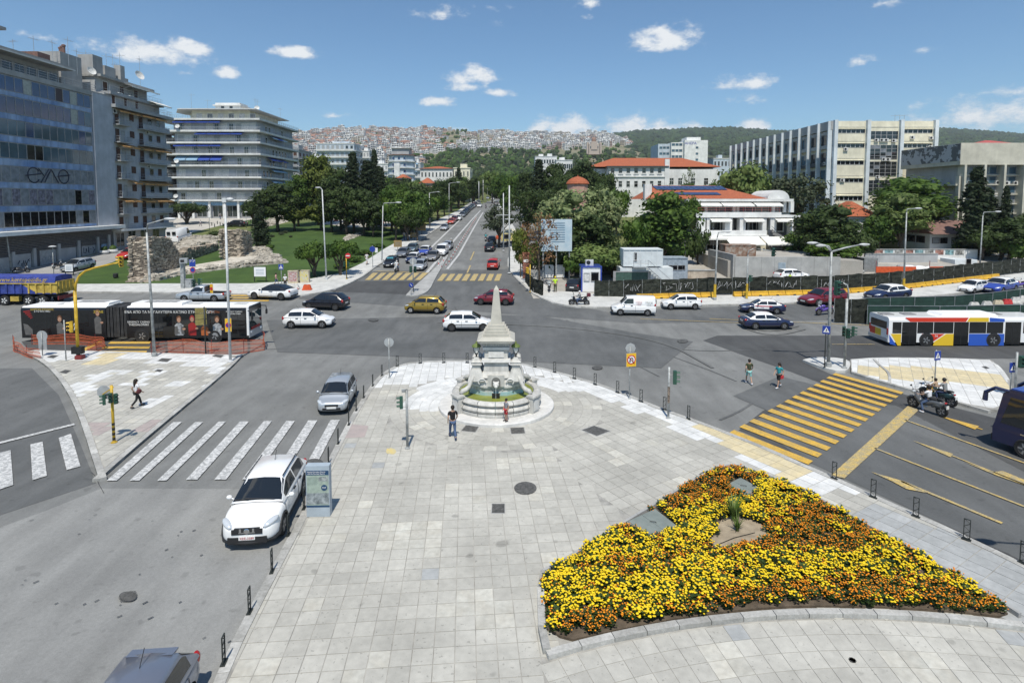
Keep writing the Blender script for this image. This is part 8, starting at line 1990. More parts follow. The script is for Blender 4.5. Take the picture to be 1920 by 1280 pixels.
def person(label,loc,h,rz,pose,shirt,trou,hair=None,short=True,shorts=False,longhair=False,hat=None,shoe=None,bag=None,carry=None,group=None,skirt=False):
 o=thing('person',label,'person',loc,rz,group);s=h/1.75;o.scale=(s,s,s);q=POSE[pose];pz=q['p'];l=q['l']
 pel,bel,che,nb,nk,hd,tp_=(0,0,pz),(0,l*.3,pz+.16),(0,l*.8,pz+.36),(0,l,pz+.50),(0,l*1.1,pz+.57),(0,l*1.2-.015,pz+.68),(0,l*1.2,pz+.76)
 V=[(pel,(.14,.10)),(bel,(.125,.09)),(che,(.155,.105)),(nb,(.08,.07)),(nk,.055),(hd,(.082,.095)),(tp_,.06)];E=[(0,1),(1,2),(2,3),(3,4),(4,5),(5,6)]
 J={}
 for i,sg in((0,1),(1,-1)):
  sh=(sg*.19,l*.95,pz+.46);el,wr=q['e'][i],q['w'][i];d=Vector(wr)-Vector(el);d.normalize();pm=Vector(wr)+d*.07
  b=len(V);V+=[(sh,.06),(el,.043),(wr,.029),(tuple(pm),(.036,.022))];E+=[(3,b),(b,b+1),(b+1,b+2),(b+2,b+3)];J[sg]=(sh,el)
  for f in range(5):
   a=Vector((0,(f-1.5)*.016,0))if f<4 else Vector((-sg*.01,-.032,-.0));k=len(V);ln=(.075,.085,.08,.06,.045)[f]
   dd=(d+Vector((-sg*.25,-.05,0))).normalized()if f<4 else(d+Vector((-sg*.3,-.8,0))).normalized()
   V+=[(tuple(pm+a+dd*ln*.5),.009),(tuple(pm+a+dd*ln+Vector((-sg*.012,-.008,0))),.008)];E+=[(b+3,k),(k,k+1)]
  hp=(sg*.09,0,pz-.05);b=len(V);V+=[(hp,.085),(q['k'][i],.056),(q['a'][i],.04),(q['t'][i],.036)];E+=[(0,b),(b,b+1),(b+1,b+2),(b+2,b+3)]
 skinned(V,E,SKIN,'body',o)
 T=[((0,0,pz-.03),(.155,.115)),(bel,(.143,.108)),(che,(.175,.122)),((0,l,pz+.475),(.105,.085))];TE=[(0,1),(1,2),(2,3)]
 for sg in(1,-1):
  sh,el=J[sg];e2=Vector(sh).lerp(Vector(el),.62 if short else 1);b=len(T);T+=[(sh,.075),(tuple(e2),.064)];TE+=[(3,b),(b,b+1)]
  if not short:T.append((tuple(Vector(q['w'][0 if sg>0 else 1])),.042));TE.append((b+1,b+2))
 skinned(T,TE,shirt,'shirt',o)
 L_=[((0,0,pz+.02),(.152,.113))];LE=[]
 for i,sg in((0,1),(1,-1)):
  b=len(L_);L_+=[((sg*.09,0,pz-.06),.10),(q['k'][i],.075)];LE+=[(0,b),(b,b+1)]
  if not shorts:L_.append((tuple(Vector(q['a'][i])+Vector((0,0,.03))),.062));LE.append((b+1,b+2))
 skinned(L_,LE,trou,'shorts' if shorts else 'trousers',o)
 for i in(0,1):
  a,t=Vector(q['a'][i]),Vector(q['t'][i]);MB().tube([a+Vector((0,.05,-.045)),a.lerp(t,.5)+Vector((0,0,-.02)),t+Vector((0,-.05,-.0))],[.052,.055,.045],8).obj('shoe',shoe or m_trim,o,True)
 hz_=pz+.74;m=hat or hair or HAIRD;hb=MB().ball((0,l*1.2+.015,hz_-.015),.125,12,8,sq=(.86,.98,.92))
 if longhair:hb.ball((0,l*1.2+.085,hz_-.18),.13,10,8,sq=(.85,.5,1.9))
 hb.obj('helmet' if hat else 'hair',m,o,True)
 fc=MB()
 for sg in(1,-1):fc.ball((sg*.033,l*1.2-.105,hz_-.055),.011,6,4);fc.ball((sg*.085,l*1.2-.01,hz_-.07),.022,6,4,sq=(.4,.8,1.2))
 fc.ball((0,l*1.2-.118,hz_-.085),.016,6,4,sq=(.8,1,1.3));fc.box((0,l*1.2-.103,hz_-.128),(.045,.012,.01));fc.obj('face',M('face_detail',(.22,.12,.09),.7),o)
 if bag:MB().ball((-.27,-.02,1.02),.15,8,6,sq=(.5,1.1,1)).tube([(-.2,0,1.1),(-.13,0,1.42),(.0,.08,1.44)],.014,5).obj('shoulder_bag',bag,o)
 if carry:MB().box((.30,-.1,.82),(.05,.30,.22)).obj('folder',carry,o)
 return o
def PP(label,u,v,px,rz,*a,dz=.02,**k):g=G(u,v,dz);return person(label,g,px/ppm(g.y)*1.04,rz,*a,**k)
blk,jean,wht,navy=cloth('black',(.012,.012,.013)),cloth('jeans',(.07,.11,.20)),cloth('white',(.70,.70,.72)),cloth('navy',(.03,.045,.10));teal,olv,beige,grey_,red_,hiv,pinkc=cloth('teal',(.03,.30,.34)),cloth('olive',(.06,.07,.035)),cloth('beige',(.45,.33,.22)),cloth('grey',(.25,.26,.26)),cloth('red',(.5,.03,.04)),cloth('hivis',(.55,.80,.05)),cloth('pink',(.55,.32,.30))
helm=M('helmet_white',(.7,.7,.7),.3,var=0);helmY=M('helmet_yellow',(.75,.55,.03),.4,var=0)
PP('man in a black T-shirt and jeans walking towards the fountain',849,821,62,pi+.25,'walk',blk,jean,shoe=navy,dz=.14)
PP('child with a checked shirt and red shorts standing on the fountain step',949,789,42,-.9,'stand',M('cloth_checked',(.05,.06,.09),.85,col2=(.4,.4,.42),scale=40),red_,shorts=True,dz=.31)
PP('woman with long dark hair, white top and black trousers walking on the left island',257,763,53,2.6,'walk',wht,blk,longhair=True,bag=cloth('bag',(.10,.02,.025)),dz=.14)
PP('man in an olive T-shirt and turquoise shorts crossing the road',1404,719,46,pi-.1,'walk',olv,cloth('aqua',(.25,.50,.48)),shorts=True,shoe=wht)
PP('woman in a teal top and black shorts carrying a red folder',1460,726,46,-1.0,'walk',teal,blk,shorts=True,longhair=True,carry=red_,shoe=wht)
PP('man in a white shirt and black trousers at the park corner',535,540,25,pi,'stand',wht,blk,hair=M('hair_grey',(.35,.33,.31),.7),dz=.14)
PP('woman in pink with denim shorts at the banded signal of the park corner',518,536,24,pi/2,'walk',pinkc,jean,shorts=True,dz=.14)
PP('walker in a white T-shirt and white shorts on the park pavement',688,496,22,pi-.3,'walk',wht,wht,shorts=True,dz=.14)
PP('walker in blue, left one of the two strolling on the park pavement',758,451,17,0,'walk',grey_,navy,dz=.14);PP('walker in grey, right one of the two strolling on the park pavement',763,451,17,0,'walk',navy,jean,dz=.14)
PP('dark-dressed walker farther up the pavement under the street trees',823,414,13,0,'walk',blk,blk,dz=.14)
PP('worker with yellow helmet and yellow vest at the site entrance',1041,549,30,.2,'stand',hiv,olv,hat=helmY);PP('worker in a yellow vest at the guard booth, left of two',1109,539,30,pi-.3,'stand',hiv,olv,hat=helmY);PP('worker in a yellow vest at the guard booth, right of two',1117,540,31,pi+.4,'stand',hiv,navy,hat=helm)
PP('worker in a yellow vest half hidden by the fence near the white SUV',1481,531,18,0,'stand',hiv,olv)
PP('dark walker on the far forecourt near the arcade',413,411,12,0,'walk',grey_,navy,dz=.05);PP('walker in white on the far forecourt left of the arcade',376,424,11,1,'walk',wht,navy,dz=.05)
# ---- motorcycles and scooters
def moto(label,loc,ang,col,nm='motorcycle',box=False,s=1.0,screen=True,big=False):
 o=thing(nm,label,'scooter' if nm=='scooter' else 'motorcycle',loc,ang);o.scale=(s,)*3;R_=.28 if nm=='scooter' else .31;wbx=.68
 ty,r1,r2,r3=wheel_mesh()
 for x in(-wbx,wbx):w=link('wheel',ty,o,(x,0,R_));w.rotation_euler=(pi/2,0,0);w.scale=(R_,R_,R_*.55);link('rim',r1,w);link('rim',r1,w).rotation_euler=(pi,0,0)
 b=MB().tube([(-.75,0,.62),(-.35,0,.60),(0,0,.48),(.30,0,.40),(.48,0,.62),(.52,0,.86)],[.12,.17,.16,.14,.15,.10],10);b.ball((-.45,0,.52),.2,10,6,sq=(1.6,.8,.8));b.obj('body',col,o,True)
 MB().ball((-.28,0,.76),.2,10,6,sq=(1.9,.75,.35)).ball((-.62,0,.82),.15,8,6,sq=(1.3,.9,.4)).obj('seat',m_trim,o,True)
 if nm!='scooter':MB().ball((.18,0,.78),.19,10,6,sq=(1.4,.8,.75)).obj('tank',col,o,True)
 MB().tube([(.50,.0,.90),(wbx-.02,0,R_)],.045,6).tube([(.52,-.36,1.02),(.50,-.1,.98),(.50,.1,.98),(.52,.36,1.02)],.018,6).obj('fork_and_handlebar',m_trim,o,True)
 MB().ball((.66,0,.84),.11,8,6,sq=(.7,1,.9)).obj('headlight',m_lamp,o,True);MB().ball((-.84,0,.70),.07,8,6,sq=(.6,1.4,.7)).obj('tail_light',m_tail,o,True)
 MB().tube([(wbx+(R_+.035)*cos(t),0,R_+(R_+.035)*sin(t))for t in[.3+2.3*k/8 for k in range(9)]],.05,6).obj('mudguard',col,o,True)
 MB().tube([(-.1,-.14,.3),(-.5,-.2,.33),(-.85,-.2,.42)],[.035,.05,.06],8).obj('exhaust',m_chrome,o,True);MB().box((-.93,0,.52),(.02,.18,.16)).obj('number_plate',m_plate,o)
 for y in(-1,1):MB().tube([(.52,y*.28,1.02),(.56,y*.36,1.2)],.01,4).ball((.57,y*.38,1.22),.06,6,5,sq=(.5,1.3,.8)).obj('mirror',m_trim,o)
 if screen:MB().add([(.62,-.2,1.0),(.62,.2,1.0),(.46,.16,1.32),(.46,-.16,1.32)],[(0,1,2,3)]).obj('windshield',MATS['lantern_glass'],o)
 if box:MB().box((-.86,0,1.02),(.36,.40,.28),taper=.85).obj('top_box',M('box_maroon',(.12,.02,.03),.3),o);MB().box((-.84,0,.86),(.3,.2,.06)).obj('rack',m_trim,o)
 return o
def rider(label,m,dx,h,pose,*a,dz=0,**k):
 ang=m.rotation_euler.z;s=m.scale[0];return person(label,(m.location.x+cos(ang)*dx*s,m.location.y+sin(ang)*dx*s,m.location.z+dz),h,ang+pi/2,pose,*a,**k)
g=G(1086,573,.02);m=moto('black maxi-scooter with a maroon top box passing the site entrance',g,pi,P_black,'scooter',True,1.15);rider('helmeted rider in jeans on the black maxi-scooter',m,-.12,1.7,'ride',grey_,jean,short=False,hat=helm)
la=ang;g=G(1738,772,.02);m=moto('grey scooter at the stop line carrying the man in white',g,la,paint('paint_grey2',(.10,.105,.11)),'scooter',False,1.12);rider('man in a white T-shirt and jeans astride the grey scooter',m,-.10,1.62,'astride',wht,jean,shoe=wht,dz=.0)
g=G(1758,755,.02);m=moto('dark motorcycle with yellow fairing beside the pale island',g,la,paint('paint_teal2',(.02,.05,.055)),'motorcycle',False,1.05);rider('child in beige sitting in front on the dark motorcycle',m,.08,1.30,'ride',beige,beige,dz=.18);rider('man in grey with a black cap driving the dark motorcycle',m,-.38,1.62,'ride',grey_,navy,hat=m_trim,dz=.03)
MB().box((.35,0,.7),(.3,.3,.25)).obj('yellow_fairing',m_sye,m)
g=G(1546,590,.02);moto('purple-white sports motorcycle behind the double lamp',g,pi+.3,paint('paint_violet',(.10,.06,.30)),s=1.1);m=moto('purple scooter entering at the far right edge',G(1914,540,.02),pi+.25,paint('paint_violet',(0,0,0)),'scooter')
m=moto('white motorcycle at the head of the queue beside the black car',G(744,509,.02),radians(IN),P_white,s=1.1);rider('rider in white on the motorcycle heading the queue',m,-.1,1.68,'ride',wht,navy,hat=helm)
m=moto('motorcycle squeezing past the end of the queue',G(846,463,.02),radians(IN),P_black);rider('dark helmeted rider at the end of the queue',m,-.1,1.7,'ride',olv,blk,hat=helm);m=moto('small motorcycle far up the street',G(911,391,.02),radians(SD),P_black);rider('rider in dark clothes far up the street',m,-.1,1.7,'ride',navy,blk)
m=moto('bicycle-like moped on the right of the far street',G(911,452,.02),radians(SD),P_grey,'scooter');rider('rider in blue on the moped right of the far street',m,-.1,1.7,'ride',teal,navy)
for k,(u,v,lb)in enumerate(((40,512,'black scooter parked against the graffiti wall'),(108,503,'black scooter parked by the office base pier'),(948,462,'dark scooter on the pavement behind the white posts'),(956,460,'second dark scooter on the pavement behind the white posts'),(1030,546,'black motorcycle in the shade behind the worker with yellow helmet'))):moto(lb,G(u,v,.1),.6+k,P_black,'scooter')
# ====== ruins
m_rst=M('ruin_stone',(.52,.45,.36),.95,col2=(.30,.245,.19),scale=1.3,attr=.55,detail=6);m_rub2=M('rubble_pale',(.52,.48,.41),.95,col2=(.34,.31,.255),scale=1.0,attr=.45);m_core=M('ruin_core',(.15,.125,.10),.95,var=.3,scale=5)
def stones_wall(mb,a,b,z0,hf,d,rng,ch=.17):
 L_=hypot(b[0]-a[0],b[1]-a[1]);an=atan2(b[1]-a[1],b[0]-a[0]);z=z0;n=(sin(an),-cos(an))
 while True:
  t=rng.uniform(-.2,0);any_=False;h=ch*rng.uniform(.7,1.3)
  while t<L_:
   w=rng.uniform(.22,.62);c=t+w/2;zz_=z+h/2+rng.uniform(-.02,.02)
   if zz_<z0+hf(min(1,max(0,c/L_))):
    any_=True;o=rng.uniform(-.10,.10);mb.box((a[0]+cos(an)*c+n[0]*(o-d/2),a[1]+sin(an)*c+n[1]*(o-d/2),zz_),(w*.93,d,h*.88),an+rng.uniform(-.04,.04),0,rng.random()*.98+.01)
   t+=w
  z+=h
  if not any_:break
rng=random.Random(8)
def pillar(label,x0,x1,y0,y1,hfront,hside,name='ruined_pillar'):
 z0=hz(y0)-.3;o=thing(name,label,'ruin');st=MB();co=MB()
 stones_wall(st,(x0,y0),(x1,y0),z0,hfront,.5,rng);stones_wall(st,(x1,y0),(x1,y1),z0,hside,.5,rng);stones_wall(st,(x0,y1),(x0,y0),z0,lambda t:hside(1-t),.5,rng)
 n=14
 for k in range(n):
  t=(k+.5)/n;h=min(hside(t),max(hfront(.5),.2)if t<.1 else 99)-.15
  if h>.2:co.box(((x0+x1)/2,y0+(y1-y0)*t,z0+h/2),(x1-x0-.35,(y1-y0)/n+.01,h))
  for j in range(5):st.box((x0+(x1-x0)*rng.random(),y0+(y1-y0)*(t+rng.uniform(-.04,.04)),z0+h+.05),(rng.uniform(.3,.6),rng.uniform(.3,.6),.2),rng.uniform(0,3),0,rng.random())
 co.obj('core',m_core,o);tag(st.obj('stones',m_rst,o),kind='stuff');return o
ya=gy(262,523);xa,xb=XU(ya,243),XU(ya,279);hh=ZV(ya,443)-hz(ya)+.3
pillar('tall broken rubble masonry pillar, nearer of the two ruins',xa,xb,ya,ya+11,lambda t:hh*(.93+.07*cos(t*7)),lambda t:hh*(1-.18*t)if t<.45 else hh*max(.12,.92-1.15*(t-.45)/.55))
yb_=gy(437,487);xa,xb=XU(yb_,414),XU(yb_,452);h2_=ZV(yb_,430)-hz(yb_)+.3
pillar('square rubble masonry pillar, farther of the two ruins',xa,xb,yb_,yb_+4,lambda t:h2_*(.95+.05*sin(t*9)),lambda t:h2_*(1-.12*t))
def low_wall(label,pts,h,mat=m_rst,d=.7):
 o=thing('ruined_wall',label,'ruin');st=MB();w=PX(*pts)
 for a,b in zip(w,w[1:]):
  stones_wall(st,a,b,min(hz(a[1]),hz(b[1]))-.25,lambda t:h+.25+rng.uniform(-.15,.1),d,rng,.2)
 tag(st.obj('stones',mat,o),kind='stuff')
low_wall('long low dark stone wall running from the near ruin to the far one',((308,508),(352,490),(410,470)),2.0,d=1.2);low_wall('low ruined wall stub by the far ruin',((455,468),(470,462),(490,448)),.8,m_rub2);low_wall('low edge of stacked pale stones along the lawn',((300,527),(340,517),(420,506),(535,494)),.45,m_rub2)
def rubble(label,pts,n,mat,top=.5,sz=(.2,.55)):
 w=PX(*pts);xs=[p[0]for p in w];ys_=[p[1]for p in w];mb=MB();k=0;cx=sum(xs)/len(xs);cyy=sum(ys_)/len(ys_)
 while k<n:
  x,y=rng.uniform(min(xs),max(xs)),rng.uniform(min(ys_),max(ys_))
  if not inside(x,y,w):continue
  k+=1;d=min(1,min(hypot(x-a,y-b)for a,b in w)/3.5);s=rng.uniform(*sz)
  mb.box((x,y,hz(y)+.05+top*d*(.8+.3*frnd(x,y,.5))+rng.uniform(-.05,.1)),(s,s*rng.uniform(.6,1),s*.5),rng.uniform(0,3),0,rng.random()*.98+.01,rx=rng.uniform(-.4,.4))
 tag(mb.obj('rubble',mat),label,'rubble',kind='stuff')
 mb=MB();rs_=resample(w+[w[0]],1.2)[:-1];n_=len(rs_);vs=[(x,y,hz(y)+.02)for x,y in rs_]+[(cx+(x-cx)*.6,cyy+(y-cyy)*.6,hz(cyy+(y-cyy)*.6)+top*.85)for x,y in rs_]+[(cx,cyy,hz(cyy)+top)]
 tag(mb.add(vs,[(i,(i+1)%n_,n_+(i+1)%n_,n_+i)for i in range(n_)]+[(n_+i,n_+(i+1)%n_,2*n_)for i in range(n_)]).obj('rubble_mound',mat),kind='structure')
rubble('pale rubble spread at the foot of the ruins towards the lone cypress',((262,532),(330,516),(420,503),(540,493),(512,478),(490,462),(468,466),(455,490),(412,498),(360,508),(300,512)),2300,m_rub2,.55)
rubble('pale rubble on the terrace behind the long low wall',((318,480),(352,472),(405,458),(412,446),(370,446),(330,460)),800,m_rub2,.9,(.2,.6));rubble('scattered stones at the foot of the near pillar',((240,530),(275,531),(300,524),(300,512),(284,522),(246,522)),200,m_rst,.3);rubble('small strip of stones in the lawn',((642,449),(655,441),(676,437),(680,441),(662,448),(648,453)),140,m_rub2,.2);rubble('stony edge of the far lawn behind the lone cypress',((470,420),(520,408),(560,404),(556,411),(512,424),(480,430)),260,m_rub2,.3)
# ====== fences, barriers, building site
m_camo=M('screen_camo',(.035,.04,.03),.95,col2=(.012,.014,.010),scale=5,attr=.3,bump=.8,bscale=12);m_gscr=M('screen_green',(.018,.05,.038),.8,var=.15,scale=1);m_jer=M('barrier_yellow',(.66,.40,.03),.6,col2=(.55,.30,.03),scale=2);grain(m_jer,6,.8,1.05,5)
def panel_mesh(w,h,lump,seed,mat,nm):
 vs=[];n,k_=12,8
 for j in range(k_+1):
  for i in range(n+1):x=w*i/n;z=h*j/k_;vs.append((x,-lump*(.5+noise.noise(Vector((x*3.1+seed,z*3.1,seed)))),z+(lump*.8*noise.noise(Vector((x*2,seed,3)))if j==k_ else 0)))
 m=len(vs);vs+=[(x,.05,z)for x,y,z in vs];q=lambda j,i:j*(n+1)+i
 fs=[(q(j,i),q(j,i+1),q(j+1,i+1),q(j+1,i))for j in range(k_)for i in range(n)]+[(m+q(j,i),m+q(j+1,i),m+q(j+1,i+1),m+q(j,i+1))for j in range(k_)for i in range(n)]+[(q(k_,i),q(k_,i+1),m+q(k_,i+1),m+q(k_,i))for i in range(n)]
 return MB().add(vs,fs).mesh(nm,mat)
def fence(nm,label,pts,h,step,lump,mat,pmat=m_pg,dz=.12,top=False):
 o=thing(nm,label,'fence');l=resample(PX(*pts),step);ms={}
 for i,(a,b)in enumerate(zip(l,l[1:])):
  L_=hypot(b[0]-a[0],b[1]-a[1]);k=i%3
  if k not in ms:ms[k]=panel_mesh(1,h,lump,k*3.3,mat,'screen_panel')
  p=link('screen_panel',ms[k],o,(a[0],a[1],hz(a[1])+dz),atan2(b[1]-a[1],b[0]-a[0]),(L_*.985,1,1+.04*sin(i*2.1)));p.rotation_euler[1]=-atan2(hz(b[1])-hz(a[1]),L_)
  MB().tube([(a[0],a[1]-.04,hz(a[1])),(a[0],a[1]-.04,hz(a[1])+dz+h+.05)],.03,5).obj('post',pmat,o)
  if top:MB().tube([(a[0],a[1]-.03,hz(a[1])+dz+h),(b[0],b[1]-.03,hz(b[1])+dz+h)],.025,5).obj('rail',pmat,o)
 return o,l
o,l1=fence('site_fence','dark camouflage screen fence with white graffiti round the building site',((1169,558),(1340,553),(1563,548),(1690,539),(1805,524),(1960,506)),1.85,2.0,.12,m_camo)
rng=random.Random(5)
for i,(a,b)in enumerate(zip(l1,l1[1:])):
 if i<13 and i%3!=1:
  gm=MB();an=atan2(b[1]-a[1],b[0]-a[0])
  for j in range(4):x=.2+j*.42;gm.tube([(a[0]+cos(an)*(x+rng.uniform(-.1,.45)),a[1]+sin(an)*(x)-.17,hz(a[1])+.12+rng.uniform(.5,1.5))for _ in range(4)],.022,4)
  gm.obj('graffiti',m_grafw,o)
fence('site_fence','short darker camouflage screen left of the long one by the booth',((1114,557),(1169,558)),1.75,1.8,.12,m_camo);fence('site_fence','camouflage screen strip leaning at the corner of the site pavement',((986,530),(1000,549),(1018,556)),1.6,1.5,.15,m_camo);fence('site_fence','camouflage block at the end of the green fence by the lamp island',((1563,604),(1594,606),(1625,607)),2.2,1.5,.12,m_camo,dz=.05)
fence('mesh_fence','upper green mesh fence on metal posts along the road on the right',((1622,580),(1714,578),(1789,576),(1860,569),(1960,556)),1.15,2.6,.03,m_gscr,m_galv,.05,True);fence('mesh_fence','lower green mesh fence just above the roof of the city bus',((1625,609),(1760,610),(1960,606)),1.75,2.8,.03,m_gscr,m_galv,.05,True)
JB=MB().extr([(-.28,0),(.28,0),(.26,.18),(.12,.32),(.09,.62),(-.09,.62),(-.12,.32),(-.26,.18)],(-.97,0,0),(0,1,0),(0,0,1),(1.94,0,0)).mesh('barrier_block',m_jer);JN=MB().box((0,-.2,.08),(.3,.22,.12)).mesh('foot_slot',m_trim)
jl=resample(PX((1192,561),(1340,557),(1563,551.5),(1690,542),(1805,528.5),(1868,521)),2.0)
for i,(a,b)in enumerate(zip(jl,jl[1:])):
 if i==5:continue
 x,y=(a[0]+b[0])/2,(a[1]+b[1])/2-.35;o=link('barrier_block',JB,None,(x,y,hz(y)+.13),atan2(b[1]-a[1],b[0]-a[0])+rng.uniform(-.02,.02),(hypot(b[0]-a[0],b[1]-a[1])/2,1,.85));tag(o,'yellow concrete barrier along the site fence, %s from the left'%ORD(i if i<5 else i-1),'barrier','yellow barriers along the site fence');o.rotation_euler[1]=-atan2(hz(b[1])-hz(a[1]),2);link('foot_slot',JN,o)
m_bwh,m_brd,m_bcr=M('barrier_white',(.62,.60,.56),.6),M('barrier_red',(.55,.05,.05),.5),M('barrier_cream',(.58,.50,.36),.6);m_bor=M('barrier_orange',(.60,.10,.03),.5)
PB=MB().box((0,0,.12),(1.1,.5,.24)).box((0,0,.45),(1.0,.34,.42),taper=.8).box((-.2,0,.7),(.3,.22,.1)).box((.2,0,.7),(.3,.22,.1))
for(u,v,m,lb)in((1826,580,m_bwh,'white plastic barrier, first of the row before the green fence'),(1850,578,m_bwh,'white plastic barrier, second of the row before the green fence'),(1871,576,m_bcr,'cream plastic barrier left of the red one'),(1888,574,m_brd,'bright red plastic barrier before the green fence'),(1904,570,m_bwh,'white plastic barrier right of the red one'),(1919,567,m_bwh,'white plastic barrier cut by the right edge'),(553,544,m_bwh,'low white barrier at the park corner kerb'),(576,545,m_bor,'orange plastic barrier at the park corner kerb'),(703,416,m_brd,'red planter box right of the park path'),(716,418,m_brd,'second red planter box right of the park path'),(630,415,m_brd,'red planter box beside the yellowish round tree'),(934,448,m_bor,'orange barrier on the right of the far street'),(1484,526,m_jer,'yellow barrier lying inside the site beside the white SUV')):
 g=G(u,v,.02);tag(PB.obj('plastic_barrier' if 'planter' not in lb else 'planter_box',m,None),lb,'barrier' if 'planter' not in lb else 'planter').location=g
m_net=M('net_orange',(.45,.12,.05),.8,var=.2);m_net.node_tree.nodes['Principled BSDF'].inputs['Alpha'].default_value=.42
def net(label,pts,h,dz=.02):
 o=thing('safety_net',label,'safety net');l=resample(PX(*pts),.5);n=len(l);vs=[];rows_=6
 for j in range(rows_+1):vs+=[(x+.05*sin(i*1.3+j),y+.06*cos(i*.9),hz(y)+dz+h*j/rows_*(1-.10*(1+sin(i*.8))))for i,(x,y)in enumerate(l)]
 MB().add(vs,[(j*n+i,j*n+i+1,(j+1)*n+i+1,(j+1)*n+i)for j in range(rows_)for i in range(n-1)]).obj('netting',m_net,o);hb=MB()
 for j in(0,2,4,6):hb.tube(vs[j*n:(j+1)*n],.022,4)
 hb.obj('cord',M('net_cord',(.42,.09,.04),.8),o)
 for i in range(0,n,5):MB().tube([(l[i][0],l[i][1],hz(l[i][1])),(l[i][0],l[i][1],hz(l[i][1])+h+.08)],.02,5).obj('stake',m_dr,o)
net('orange safety netting along the kerb from the tall lamp to the bus front',((284,667),(312,660),(430,666),(497,656),(493,644)),1.05);net('sagging orange safety netting behind the yellow mast',((60,646),(115,645),(190,648),(196,655),(165,661)),.85);net('crumpled orange safety netting at the left tip of the island',((25,648),(28,660),(60,672),(75,676)),.8)
m_cnt=M('container_white',(.62,.66,.67),.6,var=.06,scale=1);m_rust=M('container_rusty',(.40,.38,.34),.8,col2=(.20,.11,.07),scale=1.6,fac=(.4,.75));m_dgrn=M('door_green',(.05,.10,.08),.7)
def cont(label,y,u0,u1,v0,v1,d,mat,ribs=True,wins=(),cat='container',nm='site_container',z0=None):
 x0,x1=XU(y,u0),XU(y,u1);z1=ZV(y,v0);z0=ZV(y,v1)if z0 is None else z0;o=thing(nm,label,cat,((x0+x1)/2,y+d/2,z0));w,h=x1-x0,z1-z0
 MB().box((0,0,h/2),(w,d,h)).obj('shell',mat,o)
 if ribs:
  for k in range(int(w/.6)+1):MB().box((-w/2+k*w/int(w/.6),-d/2-.02,h/2),(.07,.06,h-.1)).obj('rib',mat,o)
  for zz_ in(.06,h-.06):MB().box((0,-d/2-.03,zz_),(w+.06,.1,.12)).obj('edge_beam',mat,o)
 for(p,q_,ww,hh_,mg)in wins:win(o,p*w,-d/2-.03,q_*h,ww,hh_,0,mg,m_frm)
 return o
Yk=70;zk=hz(Yk);o=cont('lower white cabin with a green door under the stacked container',Yk,1163,1262,502,530,2.6,m_cnt,False,((-.28,.45,2.4*1.9,1.9,m_dgrn),),z0=zk-.1);cont('upper white site cabin stacked on the lower one, in tree shade',Yk,1169,1242,467,499,2.5,m_cnt,True,((-.2,.55,.35,1.1,m_glass),),z0=ZV(Yk,499.5))
st=thing('site_stair','light metal stair and landing in front of the stacked cabins','stair');xs0,xs1=XU(Yk,1185),XU(Yk,1212);zt_=ZV(Yk,500);MB().box(((xs0+xs1)/2,Yk-.5,zt_),(xs1-xs0,.9,.06)).obj('landing',m_galv,st);railing(st,[(xs0,Yk-.9),(xs1,Yk-.9)],.9,zt_,m_galv,post=.9)
for k in range(9):MB().box((xs1+.3*k+.15,Yk-.5,zt_-.26*(k+1)),(.28,.8,.04)).obj('tread',m_galv,st)
MB().tube([(xs1,Yk-.9,zt_+.9),(xs1+2.7,Yk-.9,zt_-1.45)],.03,5).tube([(xs1,Yk-.9,zt_),(xs1+2.7,Yk-.9,zt_-2.35)],.04,5).obj('stringer',m_galv,st)
cont('grey-blue site cabin with two dark windows right of the stacked cabins',73,1243,1289,483,506,2.4,M('cabin_blue',(.30,.35,.40),.6),True,((-.1,.6,1.3,.6,m_glass),(.25,.6,1.0,.6,m_glass)),z0=hz(73))
cont('rust-stained grey container before the restaurant awnings',82,1359,1416,459,480,2.4,m_rust,True,z0=ZV(82,480));cont('rusty container roof store at the far right of the site',94,1852,1920,490,505,2.4,M('container_brown',(.28,.15,.10),.8,var=.2),True,z0=hz(94))
kb=cont('blue and white guard booth with an air conditioner on its roof',67,1091,1127,501,545,2.2,P_white,False,((.18,.62,.95,1.1,m_glass),(-.25,.6,.7,1.0,m_shw)),'booth','guard_booth',z0=hz(67)+.05);wK=XU(67,1127)-XU(67,1091);hK=ZV(67,501)-hz(67)
for x in(-1,1):MB().box((x*wK/2,-1.12,hK/2),(.18,.1,hK)).obj('corner_post',P_blue,kb)
MB().box((0,0,hK),(wK+.2,2.4,.16)).obj('roof',P_blue,kb);aircon(kb,-.1,.2,hK+.4,0,1.1)
wl=thing('concrete_wall','bare concrete wall of the building site with a blue-grey patch','wall');yw=75;x0,x1=XU(yw,1378),XU(yw,1576);zt_=ZV(yw,482)
for k in range(8):a,b=x0+(x1-x0)*k/8,x0+(x1-x0)*(k+1)/8;MB().box(((a+b)/2,yw+.2,(zt_+hz(yw))/2),(b-a-.02,.4,zt_-hz(yw))).obj('cast_panel',m_conc,wl)
MB().box((XU(yw,1466),yw-.01,hz(yw)+1.2),(.95,.03,2.0)).obj('painted_patch',M('patch_bluegrey',(.27,.33,.38),.8),wl)
for k in range(6):a0,a1=(XU(yw+k*1.2,1378-k*7),yw+k*1.4),(XU(yw+(k+1)*1.2,1371-k*7),yw+(k+1)*1.4);MB().box(((a0[0]+a1[0])/2,(a0[1]+a1[1])/2+.2,(zt_+hz(yw))/2+.15),(hypot(a1[0]-a0[0],a1[1]-a0[1])+.1,.4,zt_-hz(yw)+.3),atan2(a1[1]-a0[1],a1[0]-a0[0])).obj('cast_panel',m_conc,wl)
tag(MB().box(((XU(82,1335)+XU(82,1570))/2,83.5,(ZV(82,480.5)+hz(76)-.3)/2),(XU(82,1570)-XU(82,1335),15,ZV(82,480.5)-hz(76)+.3)).obj('site_terrace',m_dirt),kind='structure')
